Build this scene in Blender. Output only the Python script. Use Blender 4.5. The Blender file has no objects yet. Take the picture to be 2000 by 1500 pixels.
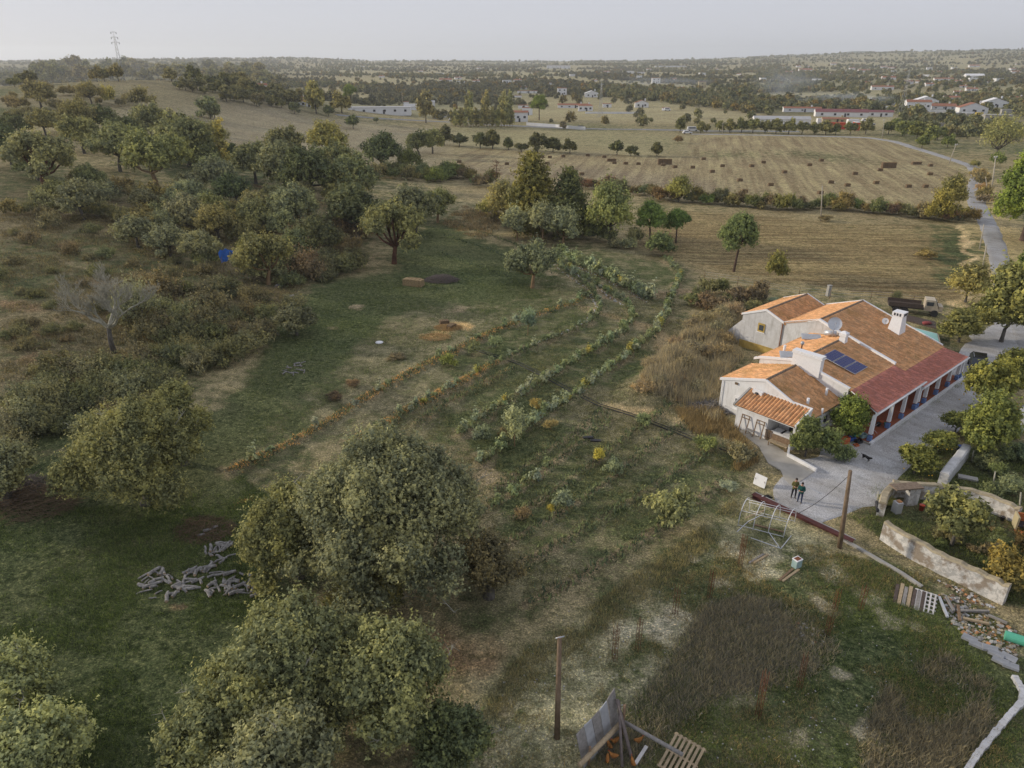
import bpy, math, random
import numpy as np
from math import radians, sin, cos, tan, pi, sqrt, atan2, hypot
from mathutils import Vector, Matrix

SC = bpy.context.scene
COL = SC.collection
# ------------------------------------------------------------------ camera, sky, sun, exposure
PITCH = radians(24.4); FPX = 1386.0; EYE = 30.0
cam_d = bpy.data.cameras.new('camera'); cam = bpy.data.objects.new('camera', cam_d); COL.objects.link(cam)
cam.location = (0, 0, EYE); cam.rotation_euler = (pi/2 - PITCH, 0, 0)
cam_d.sensor_fit = 'HORIZONTAL'; cam_d.sensor_width = 36.0; cam_d.lens = 36.0*FPX/2000.0
cam_d.clip_start = 0.5; cam_d.clip_end = 40000
SC.camera = cam
SUN_EL = radians(16); SUN_AZ = radians(-74)     # azimuth from +Y towards +X: the sun stands low on the left
world = bpy.data.worlds.new('World'); SC.world = world; world.use_nodes = True
nt = world.node_tree; nt.nodes.clear()
sky = nt.nodes.new('ShaderNodeTexSky'); sky.sky_type = 'NISHITA'; sky.sun_disc = False
sky.sun_elevation = SUN_EL; sky.sun_rotation = SUN_AZ; sky.altitude = 200; sky.air_density = 1.0; sky.dust_density = 1.5
veil = nt.nodes.new('ShaderNodeRGB'); veil.outputs[0].default_value = (5.5, 5.68, 6.42, 1)    # thin even cloud veil
mx = nt.nodes.new('ShaderNodeMix'); mx.data_type = 'RGBA'; mx.inputs['Factor'].default_value = 0.93
bg = nt.nodes.new('ShaderNodeBackground'); bg.inputs['Strength'].default_value = 0.1
wo = nt.nodes.new('ShaderNodeOutputWorld')
nt.links.new(sky.outputs[0], mx.inputs[6]); nt.links.new(veil.outputs[0], mx.inputs[7])
nt.links.new(mx.outputs[2], bg.inputs['Color']); nt.links.new(bg.outputs[0], wo.inputs['Surface'])
sun_d = bpy.data.lights.new('sun', 'SUN'); sun = bpy.data.objects.new('sun', sun_d); COL.objects.link(sun)
sun_d.energy = 2.9; sun_d.angle = radians(2.5); sun_d.color = (1.0, 0.88, 0.70)
sd = Vector((sin(SUN_AZ)*cos(SUN_EL), cos(SUN_AZ)*cos(SUN_EL), sin(SUN_EL)))
sun.rotation_euler = sd.to_track_quat('Z', 'Y').to_euler()
SC.view_settings.view_transform = 'Standard'; SC.view_settings.look = 'None'
SC.view_settings.exposure = 0.20; SC.view_settings.gamma = 1.0; SC.view_settings.use_curve_mapping = False
try:
    SC.render.engine = 'CYCLES'
    SC.cycles.max_bounces = 5; SC.cycles.diffuse_bounces = 3; SC.cycles.glossy_bounces = 2
    SC.cycles.transmission_bounces = 4; SC.cycles.transparent_max_bounces = 8; SC.cycles.volume_bounces = 1
    SC.cycles.use_denoising = True
    SC.cycles.volume_step_rate = 2.0; SC.cycles.volume_max_steps = 96
except Exception: pass

# ------------------------------------------------------------------ noise, terrain function, ray casting
def _h(ix, iy, s):
    n = (ix.astype(np.int64)*374761393 + iy.astype(np.int64)*668265263 + s*974634777) & 0xffffffff
    n = ((n ^ (n >> 13))*1274126177) & 0xffffffff
    return ((n ^ (n >> 16)) & 0xffff)/65535.0
def vn(x, y, sc, s=1):
    x = np.asarray(x, float)/sc; y = np.asarray(y, float)/sc
    ix = np.floor(x); iy = np.floor(y); fx = x-ix; fy = y-iy
    fx = fx*fx*(3-2*fx); fy = fy*fy*(3-2*fy)
    a = _h(ix, iy, s); b = _h(ix+1, iy, s); c = _h(ix, iy+1, s); d = _h(ix+1, iy+1, s)
    return (a*(1-fx)+b*fx)*(1-fy)+(c*(1-fx)+d*fx)*fy
def fbm(x, y, sc, s=1, o=3):
    r = 0; a = 0.5
    for i in range(o):
        r = r + a*vn(x, y, sc/2**i, s+i*7); a *= 0.5
    return r/(1-0.5**o)
def ss(a, b, x):
    t = np.clip((np.asarray(x, float)-a)/(b-a), 0, 1); return t*t*(3-2*t)
def seg_dist(x, y, pts):
    d = np.full(np.shape(x), 1e9)
    for (x0, y0), (x1, y1) in zip(pts[:-1], pts[1:]):
        dx, dy = x1-x0, y1-y0
        t = np.clip(((x-x0)*dx+(y-y0)*dy)/(dx*dx+dy*dy+1e-9), 0, 1)
        d = np.minimum(d, np.hypot(x-x0-t*dx, y-y0-t*dy))
    return d
def inpoly(x, y, poly):
    r = np.zeros(np.shape(x), bool); n = len(poly)
    for i in range(n):
        x0, y0 = poly[i]; x1, y1 = poly[(i+1) % n]
        c = ((y0 > y) != (y1 > y)) & (x < (x1-x0)*(y-y0)/((y1-y0) if y1 != y0 else 1e-9)+x0)
        r ^= c
    return r
RIDGES = []      # (world polyline, half width, height) low crop ridges, filled below
BANK = None
def H0(x, y):
    x = np.asarray(x, float); y = np.asarray(y, float)
    dx = x+180
    g = 22*np.exp(-((dx/np.where(dx > 0, 80, 190))**2+((y-375)/150)**2))
    s = 10*ss(4, 125, -x)*(1-ss(170, 330, y))
    D = np.hypot(x, y); az = np.degrees(np.arctan2(x, y))
    E = np.interp(az, [-45, -33, -26, -16, -10, 0, 8, 14, 20, 26, 32, 36, 60],
                  [.000, .001, .0035, .0042, .0005, -.0002, .001, .0035, .0065, .0085, .0115, .0125, .013])
    far = ss(500, 1500, D)*7 + ss(1300, 4600, D)*(22.5+4600*E)
    und = (fbm(x, y, 420, 5, 2)-.5)*8*ss(450, 1200, D) + (fbm(x, y, 900, 15, 2)-.5)*14*ss(2000, 3500, D)*(1-ss(4000, 4700, D))
    hill2 = 50*np.exp(-(((az-23.8)/2.4)**2+((D-7400)/700)**2)) + 30*np.exp(-(((az-29)/3)**2+((D-7400)/700)**2))
    z = g+s+far+und+hill2+(fbm(x, y, 38, 9, 2)-.5)*1.0*ss(75, 140, D)
    return z
def H(x, y):
    z = H0(x, y)
    x = np.asarray(x, float); y = np.asarray(y, float); D = np.hypot(x, y)
    near = 1-ss(150, 260, D)
    z = z+(vn(x, y, 2.7, 21)-.5)*.14*near+(vn(x, y, .9, 22)-.5)*.07*(1-ss(70, 120, D))
    if BANK is not None:
        z = z+BANK[1]*(1-ss(.6, BANK[2], seg_dist(x, y, BANK[0])))
    for pl, w, h in RIDGES:
        x0 = min(p[0] for p in pl)-2; x1 = max(p[0] for p in pl)+2; y0 = min(p[1] for p in pl)-2; y1 = max(p[1] for p in pl)+2
        m = (x > x0) & (x < x1) & (y > y0) & (y < y1)
        if np.any(m):
            d = seg_dist(x, y, pl) if np.ndim(x) == 0 else np.where(m, seg_dist(np.where(m, x, 1e6), y, pl), 1e6)
            z = z+h*(1-ss(w*.4, w, d))
    return z
TS = np.geomspace(12, 12000, 2600)
def ray(u, v):
    a = (u-1000)/FPX; b = (v-750)/FPX
    return np.array((a, cos(PITCH)-b*sin(PITCH), -(sin(PITCH)+b*cos(PITCH))))
def G(u, v, f=None):
    """ground point seen in direction (u, v)"""
    d = ray(u, v); f = f or H0
    X = d[0]*TS; Y = d[1]*TS; Z = EYE+d[2]*TS; h = f(X, Y)
    k = np.argmax(Z < h)
    if not (Z < h).any(): k = len(TS)-1
    a0, a1 = Z[k-1]-h[k-1], Z[k]-h[k]
    t = TS[k-1]+(TS[k]-TS[k-1])*(a0/(a0-a1) if a0 != a1 else 0)
    return (float(d[0]*t), float(d[1]*t))
def P3(u, v, dz=0.0):
    x, y = G(u, v); return Vector((x, y, float(H(x, y))+dz))
def GZ(u, v, z):
    d = ray(u, v); t = (z-EYE)/d[2]; return Vector((d[0]*t, d[1]*t, z))
def depth(x, y, z=0):
    return y*cos(PITCH)-(z-EYE)*sin(PITCH)
def PL(l): return [G(*p) for p in l]
def zat(x, y): return float(H(x, y))

# ------------------------------------------------------------------ crop rows (photo positions -> ground polylines)
ROWS = {
 'a': [(450,922),(560,872),(680,800),(780,740),(860,700),(960,650),(1050,615),(1130,590),(1160,570)],
 'b': [(690,862),(775,816),(870,765),(965,712),(1060,670),(1150,632),(1175,600),(1150,560),(1100,525),(1080,508)],
 'c': [(900,850),(985,790),(1060,745),(1150,690),(1210,655),(1238,620),(1225,595),(1170,560),(1120,530),(1085,505)],
 'd': [(940,905),(1010,850),(1130,770),(1200,712),(1270,660),(1300,620),(1310,580),(1330,540),(1300,505)],
 'e': [(815,832),(862,798),(930,757),(1000,722)],
 'f': [(940,1000),(1010,960),(1100,890),(1190,820)],
 'p': [(960,960),(1040,900),(1120,850),(1180,800)],
 'q': [(990,1060),(1080,1010),(1180,945),(1270,875),(1340,825)],
 'g': [(1000,1010),(1080,960),(1160,905),(1230,850),(1310,790)],
 'h': [(1010,1110),(1110,1050),(1220,985),(1320,920),(1400,870)],
 'i': [(1030,1180),(1130,1130),(1240,1060),(1330,1000),(1420,935)],
 'k': [(1090,502),(1180,540),(1240,570),(1270,590)],
 'l': [(870,460),(960,490),(1020,520)], 'm': [(900,440),(1000,475),(1060,500)], 'n': [(860,495),(930,520),(1000,545)],
}
RW = {k: PL(v) for k, v in ROWS.items()}
RIDGES = [(RW[k], .85, .22) for k in 'abcdek'] + [(RW[k], .6, .10) for k in 'fghilmnpq']
BANK = (PL([(1262,772),(1320,715),(1395,650),(1425,622)]), 1.0, 3.6)
# ------------------------------------------------------------------ object helpers
def props(o, label=None, cat=None, group=None, kind=None):
    if label: o['label'] = label
    if cat: o['category'] = cat
    if group: o['group'] = group
    if kind: o['kind'] = kind
    return o
def root(name, loc, label, cat, group=None, rz=0.0, sc=1.0):
    o = bpy.data.objects.new(name, None); COL.objects.link(o)
    o.location = loc; o.rotation_euler = (0, 0, rz); o.scale = (sc, sc, sc); o.empty_display_size = .2
    return props(o, label, cat, group)
def link(name, me, parent=None, loc=None, rz=0.0, kind=None):
    o = bpy.data.objects.new(name, me); COL.objects.link(o)
    if parent is not None: o.parent = parent
    if loc is not None: o.location = loc
    if rz: o.rotation_euler = (0, 0, rz)
    if kind: o['kind'] = kind
    return o
def copy_thing(src, loc, rz=0.0, sc=None, label=None, group=None):
    r = src.copy(); COL.objects.link(r); r.location = loc; r.rotation_euler = (src.rotation_euler[0], src.rotation_euler[1], rz)
    if sc is not None: r.scale = (sc, sc, sc) if not hasattr(sc, '__len__') else sc
    if label: r['label'] = label
    if group: r['group'] = group
    for ch in list(src.children):
        c = ch.copy(); COL.objects.link(c); c.parent = r
        for g in list(ch.children):
            d = g.copy(); COL.objects.link(d); d.parent = c
    return r
class MB:
    """collects shapes, builds ONE mesh"""
    def __init__(s, T=None): s.v = []; s.f = []; s.m = []; s.T = T; s.sm = []
    def add(s, vs, fs, m=0, sm=False):
        n = len(s.v)
        if s.T is not None: vs = [s.T @ Vector(v) for v in vs]
        s.v += [tuple(v) for v in vs]; s.f += [tuple(i+n for i in f) for f in fs]; s.m += [m]*len(fs); s.sm += [sm]*len(fs)
        return s
    def box(s, c, d, rz=0.0, m=0, tilt=None):
        hx, hy, hz = d[0]/2, d[1]/2, d[2]/2
        vs = [Vector((a*hx, b*hy, e*hz)) for e in (-1, 1) for b in (-1, 1) for a in (-1, 1)]
        R = Matrix.Rotation(rz, 3, 'Z')
        if tilt is not None: R = R @ tilt
        vs = [R @ v + Vector(c) for v in vs]
        return s.add(vs, [(0,2,3,1),(4,5,7,6),(0,1,5,4),(2,6,7,3),(0,4,6,2),(1,3,7,5)], m)
    def hexa(s, b, t, m=0):
        """b, t: 4 points bottom and 4 points top, same order"""
        return s.add(list(b)+list(t), [(3,2,1,0),(4,5,6,7),(0,1,5,4),(1,2,6,5),(2,3,7,6),(3,0,4,7)], m)
    def slab(s, q, th, m=0):
        """quad or polygon of 3D points (upper face) with thickness th downwards"""
        n = len(q); lo = [Vector(p)-Vector((0, 0, th)) for p in q]
        return s.add(list(q)+lo, [tuple(range(n)), tuple(range(2*n-1, n-1, -1))]+[(i, i+n, (i+1) % n+n, (i+1) % n) for i in range(n)], m)
    def tube(s, pts, r, n=6, m=0, cap=True, sm=True):
        pts = [Vector(p) for p in pts]
        rs = r if hasattr(r, '__len__') else [r]*len(pts)
        vs = []; k = len(pts)
        for i, p in enumerate(pts):
            d = (pts[min(i+1, k-1)]-pts[max(i-1, 0)])
            if d.length < 1e-6: d = Vector((0, 0, 1))
            d.normalize(); a = d.orthogonal() if abs(d.z) < .9 else d.cross(Vector((0, 1, 0)))
            if abs(d.z) < .9: a = d.cross(Vector((0, 0, 1)))
            a.normalize(); b = d.cross(a)
            vs += [p+(a*cos(2*pi*j/n)+b*sin(2*pi*j/n))*rs[i] for j in range(n)]
        fs = [(i*n+j, i*n+(j+1) % n, (i+1)*n+(j+1) % n, (i+1)*n+j) for i in range(k-1) for j in range(n)]
        s.add(vs, fs, m, sm)
        if cap:
            N = len(s.v)-len(vs)
            s.f += [tuple(N+j for j in range(n-1, -1, -1)), tuple(N+(k-1)*n+j for j in range(n))]; s.m += [m, m]; s.sm += [False, False]
        return s
    def lathe(s, prof, n=12, c=(0, 0, 0), m=0, sm=True):
        vs = [(c[0]+r*cos(2*pi*j/n), c[1]+r*sin(2*pi*j/n), c[2]+z) for r, z in prof for j in range(n)]
        fs = [(i*n+j, i*n+(j+1) % n, (i+1)*n+(j+1) % n, (i+1)*n+j) for i in range(len(prof)-1) for j in range(n)]
        fs += [tuple(range(n-1, -1, -1)), tuple((len(prof)-1)*n+j for j in range(n))]
        return s.add(vs, fs, m, sm)
    def blob(s, c, r, m=0, seed=0, rough=.15, sub=2):
        import bmesh
        bm = bmesh.new(); bmesh.ops.create_icosphere(bm, subdivisions=sub, radius=1)
        rng = random.Random(seed); vs = []
        for v in bm.verts:
            k = 1+rng.uniform(-rough, rough); vs.append((c[0]+v.co.x*r[0]*k, c[1]+v.co.y*r[1]*k, c[2]+v.co.z*r[2]*k))
        fs = [tuple(w.index for w in f.verts) for f in bm.faces]; bm.free()
        return s.add(vs, fs, m, True)
    def mesh(s, name, mats):
        me = bpy.data.meshes.new(name); me.from_pydata(s.v, [], s.f)
        for m in (mats if isinstance(mats, (list, tuple)) else [mats]): me.materials.append(m)
        me.polygons.foreach_set('material_index', s.m); me.polygons.foreach_set('use_smooth', s.sm)
        me.update(); return me
    def build(s, name, mats, parent=None, loc=None, rz=0.0, kind=None):
        return link(name, s.mesh(name, mats), parent, loc, rz, kind)
def np_mesh(name, V, F, mats, attrs=None, smooth=False):
    """V (n,3); F (m,3|4)"""
    V = np.asarray(V, np.float32); F = np.asarray(F, np.int32)
    me = bpy.data.meshes.new(name); k = F.shape[1]
    me.vertices.add(len(V)); me.vertices.foreach_set('co', V.ravel())
    me.loops.add(F.size); me.loops.foreach_set('vertex_index', F.ravel())
    me.polygons.add(len(F)); me.polygons.foreach_set('loop_start', np.arange(0, F.size, k, dtype=np.int32))
    if smooth: me.polygons.foreach_set('use_smooth', np.ones(len(F), bool))
    for nm, (dom, typ, arr) in (attrs or {}).items():
        at = me.attributes.new(nm, typ, dom)
        at.data.foreach_set('color' if typ == 'FLOAT_COLOR' else 'value', np.asarray(arr, np.float32).ravel())
    for m in (mats if isinstance(mats, (list, tuple)) else [mats]): me.materials.append(m)
    me.update(calc_edges=True); return me

# ------------------------------------------------------------------ materials
class NT:
    def __init__(s, name, rough=.8):
        s.mat = bpy.data.materials.new(name); s.mat.use_nodes = True; s.t = s.mat.node_tree
        s.b = s.t.nodes['Principled BSDF']; s.b.inputs['Roughness'].default_value = rough
        s.b.inputs['Specular IOR Level'].default_value = .25
    def n(s, typ, **k):
        nd = s.t.nodes.new('ShaderNode'+typ)
        for a, b in k.items(): setattr(nd, a, b)
        return nd
    def l(s, a, b): s.t.links.new(a, b)
    def pos(s, scale=(1, 1, 1), rz=0.0, obj=False):
        if obj: src = s.n('TexCoord').outputs['Object']
        else: src = s.n('NewGeometry').outputs['Position']
        mp = s.n('Mapping'); mp.inputs['Scale'].default_value = scale; mp.inputs['Rotation'].default_value = (0, 0, rz)
        if rz and scale != (1, 1, 1):
            m0 = s.n('Mapping'); m0.inputs['Rotation'].default_value = (0, 0, rz); s.l(src, m0.inputs[0]); src = m0.outputs[0]
            mp.inputs['Rotation'].default_value = (0, 0, 0)
        s.l(src, mp.inputs[0]); return mp.outputs[0]
    def noise(s, vec, scale, detail=3, rough=.6):
        nd = s.n('TexNoise'); nd.inputs['Scale'].default_value = scale; nd.inputs['Detail'].default_value = detail; nd.inputs['Roughness'].default_value = rough
        if vec is not None: s.l(vec, nd.inputs['Vector'])
        return nd.outputs['Fac']
    def ramp(s, fac, stops):
        r = s.n('ValToRGB'); e = r.color_ramp.elements
        while len(e) < len(stops): e.new(.5)
        for i, (p, c) in enumerate(stops):
            e[i].position = p; e[i].color = (c if hasattr(c, '__len__') else (c, c, c))[:3]+(1,) if hasattr(c, '__len__') else (c, c, c, 1)
        s.l(fac, r.inputs[0]); return r.outputs[0]
    def mix(s, fac, a, b, mode='MIX'):
        m = s.n('Mix', data_type='RGBA', blend_type=mode)
        for i, x in ((0, fac), (6, a), (7, b)):
            if isinstance(x, (int, float)): m.inputs[i].default_value = x if i == 0 else (x, x, x, 1)
            elif isinstance(x, tuple): m.inputs[i].default_value = x[:3]+(1,)
            else: s.l(x, m.inputs[i])
        return m.outputs[2]
    def math(s, op, a, b=0.0, c=None, clamp=False):
        m = s.n('Math', operation=op, use_clamp=clamp)
        for i, x in enumerate((a, b) if c is None else (a, b, c)):
            if isinstance(x, (int, float)): m.inputs[i].default_value = x
            else: s.l(x, m.inputs[i])
        return m.outputs[0]
    def attr(s, name, typ='GEOMETRY'):
        return s.n('Attribute', attribute_name=name, attribute_type=typ)
    def bump(s, h, strength=.4, dist=.05):
        b = s.n('Bump'); b.inputs['Strength'].default_value = strength; b.inputs['Distance'].default_value = dist
        s.l(h, b.inputs['Height']); s.l(b.outputs[0], s.b.inputs['Normal'])
    def col(s, c):
        if isinstance(c, tuple): s.b.inputs['Base Color'].default_value = c[:3]+(1,)
        else: s.l(c, s.b.inputs['Base Color'])
        return s.mat
def simple(name, c, rough=.75, var=.25, scale=6.0, metal=0.0, dirt=None, bump=0.0):
    t = NT(name, rough); p = t.pos(obj=True); n = t.noise(p, scale, 4)
    a = tuple(max(0, x*(1-var)) for x in c); b = tuple(min(1, x*(1+var)) for x in c)
    cc = t.ramp(n, [(.3, a), (.7, b)])
    if dirt:
        n2 = t.noise(p, scale*.22, 5, .7); cc = t.mix(t.ramp(n2, [(.45, 0.0), (.68, dirt[1])]), cc, dirt[0])
    t.b.inputs['Metallic'].default_value = metal
    if bump: t.bump(n, bump, .02)
    return t.col(cc)

def ground_material():
    t = NT('ground', .95); t.b.inputs['Specular IOR Level'].default_value = .05
    P = t.pos(); base = t.mix(1.0, t.attr('dry').outputs['Color'], (2.62, 2.64, 2.42), 'MULTIPLY'); g = t.attr('green').outputs['Fac']
    big = t.noise(P, .055, 4, .6); mid = t.noise(P, .42, 5, .65); fine = t.noise(P, 2.6, 5, .75); tiny = t.noise(P, 7, 4, .9)
    c = t.mix(t.ramp(big, [(.3, .0), (.7, 1.0)]), t.mix(1.0, base, (.84, .80, .78), 'MULTIPLY'), t.mix(1.0, base, (1.16, 1.15, 1.08), 'MULTIPLY'))
    c = t.mix(t.ramp(mid, [(.42, .0), (.66, .55)]), c, t.mix(1.0, base, (.60, .56, .52), 'MULTIPLY'))
    # grass patches
    thr = t.math('ADD', t.math('MULTIPLY', t.math('SUBTRACT', mid, .5), 1.5), t.math('MULTIPLY', t.math('SUBTRACT', fine, .5), 1.3))
    thr = t.math('ADD', thr, t.math('SUBTRACT', t.math('MULTIPLY', g, 1.5), .25))
    gm = t.ramp(thr, [(.30, .0), (.62, 1.0)])
    gc = t.mix(t.ramp(fine, [(.35, .0), (.7, 1.0)]), (.068, .098, .040), (.180, .205, .095))
    gc = t.mix(t.ramp(big, [(.35, 0.0), (.7, .6)]), gc, (.17, .17, .085))
    c = t.mix(gm, c, gc)
    # stubble lines of the two fields
    f1 = t.attr('furrow_long').outputs['Fac']; f2 = t.attr('furrow_cross').outputs['Fac']
    n1 = t.noise(t.pos((.48, .020, 1), radians(14)), 1.0, 4, .7)
    n2 = t.noise(t.pos((.035, 1.1, 1), radians(4)), 1.0, 4, .7)
    c = t.mix(t.math('MULTIPLY', f1, t.ramp(n1, [(.38, .75), (.58, 0.0)])), c, t.mix(1.0, c, (.62, .56, .55), 'MULTIPLY'))
    c = t.mix(t.math('MULTIPLY', f1, t.ramp(n1, [(.5, .0), (.66, .6)])), c, t.mix(1.0, c, (1.22, 1.22, 1.12), 'MULTIPLY'))
    c = t.mix(t.math('MULTIPLY', f2, t.ramp(n2, [(.38, .9), (.56, 0.0)])), c, t.mix(1.0, c, (.60, .54, .50), 'MULTIPLY'))
    c = t.mix(t.math('MULTIPLY', f2, t.ramp(n2, [(.5, .0), (.66, .6)])), c, t.mix(1.0, c, (1.22, 1.2, 1.1), 'MULTIPLY'))
    mid2 = t.noise(P, 1.3, 5, .75)
    c = t.mix(t.ramp(mid2, [(.38, .95), (.52, .0)]), c, t.mix(1.0, c, (.52, .56, .50), 'MULTIPLY'))
    c = t.mix(t.ramp(fine, [(.54, .0), (.66, .9)]), c, t.mix(1.0, c, (1.55, 1.45, 1.35), 'MULTIPLY'))
    # leaf and stone flecks; their colour contrast also stands in for weak bump shading
    c = t.mix(t.ramp(tiny, [(.42, .95), (.56, .0)]), c, t.mix(1.0, c, (.42, .43, .42), 'MULTIPLY'))
    c = t.mix(t.ramp(t.noise(P, 9.5, 2, .5), [(.54, .0), (.66, .85)]), c, t.mix(1.0, c, (2.1, 2.0, 1.8), 'MULTIPLY'))
    t.bump(t.math('ADD', t.math('MULTIPLY', fine, .7), t.math('MULTIPLY', tiny, .35)), 1.0, .28)
    return t.col(c)
def gravel_material(name, c, grass=.35):
    t = NT(name, .92); P = t.pos(); n = t.noise(P, 1.1, 5, .7); f = t.noise(P, 14, 3, .8); b = t.noise(P, .25, 3)
    cc = t.ramp(f, [(.36, tuple(x*.50 for x in c)), (.5, c), (.64, tuple(min(1, x*1.35) for x in c))])
    cc = t.mix(t.ramp(b, [(.35, .6), (.7, 0.0)]), cc, t.mix(1.0, cc, (.76, .71, .64), 'MULTIPLY')); m4 = t.noise(t.pos((1, .35, 1), radians(-42)), .9, 5, .7); cc = t.mix(t.ramp(m4, [(.42, .0), (.62, .6)]), cc, t.mix(1.0, cc, (.68, .66, .62), 'MULTIPLY'))
    cc = t.mix(t.ramp(t.math('ADD', n, t.math('MULTIPLY', t.math('SUBTRACT', f, .5), .5)), [(.56, 0.0), (.70, grass)]), cc, (.075, .085, .04))
    t.bump(f, .7, .05)
    return t.col(cc)
def foliage(name, fixed=None):
    """leaf colour comes from the object's own colour; 'tint' varies it per clump and leaf"""
    t = NT(name, .72); t.b.inputs['Specular IOR Level'].default_value = .15
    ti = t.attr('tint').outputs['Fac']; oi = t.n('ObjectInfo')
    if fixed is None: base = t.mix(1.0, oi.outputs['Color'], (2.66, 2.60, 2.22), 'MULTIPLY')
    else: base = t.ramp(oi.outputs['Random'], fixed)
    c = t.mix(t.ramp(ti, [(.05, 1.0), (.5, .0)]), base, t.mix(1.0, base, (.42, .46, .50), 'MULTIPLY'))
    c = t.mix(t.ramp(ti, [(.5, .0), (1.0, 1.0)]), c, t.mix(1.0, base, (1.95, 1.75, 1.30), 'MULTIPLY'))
    t.col(c)
    tr = t.n('BsdfTranslucent'); t.l(c, tr.inputs['Color'])
    ms = t.n('MixShader'); ms.inputs[0].default_value = .22
    out = t.t.nodes['Material Output']
    t.l(t.b.outputs[0], ms.inputs[1]); t.l(tr.outputs[0], ms.inputs[2]); t.l(ms.outputs[0], out.inputs['Surface'])
    return t.mat
def bark(name, c1, c2):
    t = NT(name, .95); P = t.pos((1, 1, .35), obj=True); n = t.noise(P, 5, 5, .7)
    t.bump(n, .8, .05); return t.col(t.ramp(n, [(.3, c1), (.7, c2)]))
def tile_material(name, c, moss=.6, s=1.0):
    t = NT(name, .85); P = t.pos(); a = t.noise(P, 1.9*s, 4, .7); b = t.noise(P, .38, 4, .6); f = t.noise(P, 9, 3, .8)
    at = t.attr('tile').outputs['Fac']
    cc = t.ramp(at, [(0, tuple(x*.78 for x in c)), (.5, c), (1, (min(1, c[0]*1.25), c[1]*1.32, c[2]*1.4))])
    cc = t.mix(t.ramp(a, [(.42, .0), (.72, .65)]), cc, (c[0]*.50, c[1]*.68, c[2]*.9))
    cc = t.mix(t.math('MULTIPLY', t.ramp(b, [(.50, .0), (.66, 1.0)]), t.ramp(f, [(.38, moss), (.62, .0)])), cc, (.23, .15, .03))
    cc = t.mix(t.ramp(f, [(.30, .85), (.43, .0)]), cc, (.05, .038, .028))
    t.bump(f, .5, .02); return t.col(cc)
def plaster(name, c=(.66, .66, .66), dirt=.45, streak=True, peel=None):
    t = NT(name, .9); P = t.pos(); n = t.noise(P, 1.2, 5, .7)
    st = t.noise(t.pos((4.5, 4.5, .35)), 1.0, 4, .7)
    cc = t.mix(t.ramp(n, [(.38, .0), (.70, dirt)]), c, (c[0]*.62, c[1]*.60, c[2]*.56))
    if streak: cc = t.mix(t.ramp(st, [(.52, .0), (.75, dirt)]), cc, (.26, .25, .23))
    if peel: m_ = t.noise(P, 2.4, 6, .75); cc = t.mix(t.ramp(m_, [(.44, .0), (.54, .95)]), cc, peel); m3 = t.noise(P, 1.0, 4, .6); cc = t.mix(t.ramp(m3, [(.5, 0.0), (.6, .8)]), cc, (.20, .15, .10))
    t.bump(n, .2, .02); return t.col(cc)
M = {}
M['ground'] = ground_material()
M['gravel'] = gravel_material('drive_gravel', (.50, .50, .51)); M['track'] = gravel_material('track_gravel', (.40, .40, .405), .1)
M['asphalt'] = gravel_material('road_asphalt', (.26, .27, .28), .0)
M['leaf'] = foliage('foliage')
M['leaf_far'] = foliage('foliage_far', [(0, (.145, .160, .088)), (.35, (.172, .182, .098)), (.62, (.198, .202, .106)), (.84, (.215, .202, .11)), (.94, (.22, .185, .08)), (1, (.14, .15, .082))])
M['bark'] = bark('bark_grey', (.05, .045, .038), (.16, .145, .125)); M['bark_red'] = bark('bark_red_brown', (.05, .022, .015), (.14, .065, .04))
M['bark_tan'] = bark('bark_tan', (.16, .10, .05), (.34, .24, .14)); M['bark_dead'] = bark('dead_wood', (.24, .23, .18), (.46, .44, .36))
M['bark_pine'] = bark('bark_pine', (.05, .035, .028), (.15, .10, .075))
M['tile'] = tile_material('roof_tile', (.66, .34, .155), .7); M['tile_o'] = tile_material('orange_roof_tile', (.62, .30, .13), .2)
M['tile_red'] = tile_material('red_veranda_tile', (.50, .185, .130), .08)
M['white'] = plaster('white_plaster', (.74, .74, .75), .38, True); M['white_dirty'] = plaster('stained_white_plaster', (.58, .58, .59), .65)
M['white_clean'] = simple('white_paint', (.76, .76, .77), .6, .05)
M['far_white'] = simple('far_white_wall', (.70, .70, .71), .9, .06, .6)
# ------------------------------------------------------------------ the ground, one sheet to the horizon
def zone(l): return PL(l)
Z_UP = zone([(868,335),(905,300),(945,290),(1060,297),(1130,300),(1340,306),(1345,270),(1480,265),(1700,270),(1760,285),(1830,312),(1875,335),(1893,352),(1880,400),(1860,425),(1790,412),(1600,398),(1400,385),(1240,368),(1130,350),(1000,345)])
Z_LOW = zone([(1230,470),(1290,412),(1450,418),(1640,436),(1800,440),(1885,445),(1893,500),(1885,582),(1760,585),(1620,560),(1480,540),(1380,520),(1290,500)])
Z_MEAD = zone([(880,238),(1000,252),(1340,262),(1338,302),(1130,298),(945,288),(905,296),(870,270)])
Z_HILL = zone([(180,225),(400,215),(520,195),(640,232),(760,245),(870,255),(880,285),(850,330),(700,320),(520,295),(380,275),(250,262)])
Z_HILLTOP = zone([(-300,120),(560,120),(640,225),(500,215),(180,240),(-300,250)])
Z_LEFT = zone([(-500,330),(100,330),(420,380),(640,420),(640,560),(560,640),(330,750),(60,800),(-500,900)])
Z_GREEN = zone([(-500,1010),(120,960),(330,880),(450,800),(520,700),(580,600),(700,545),(820,520),(900,560),(780,600),(660,700),(560,780),(470,900),(500,1000),(520,1200),(480,1300),(300,1600),(-500,1600)])
Z_GREEN2 = zone([(770,470),(860,440),(1000,500),(1000,560),(860,545),(780,520)])
Z_TERR = zone([(640,560),(900,540),(1100,480),(1340,500),(1320,620),(1250,760),(1400,820),(1470,900),(1420,960),(1200,1100),(950,1260),(880,1200),(960,1000),(930,880),(700,850),(480,930),(440,930),(560,820)])
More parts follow.
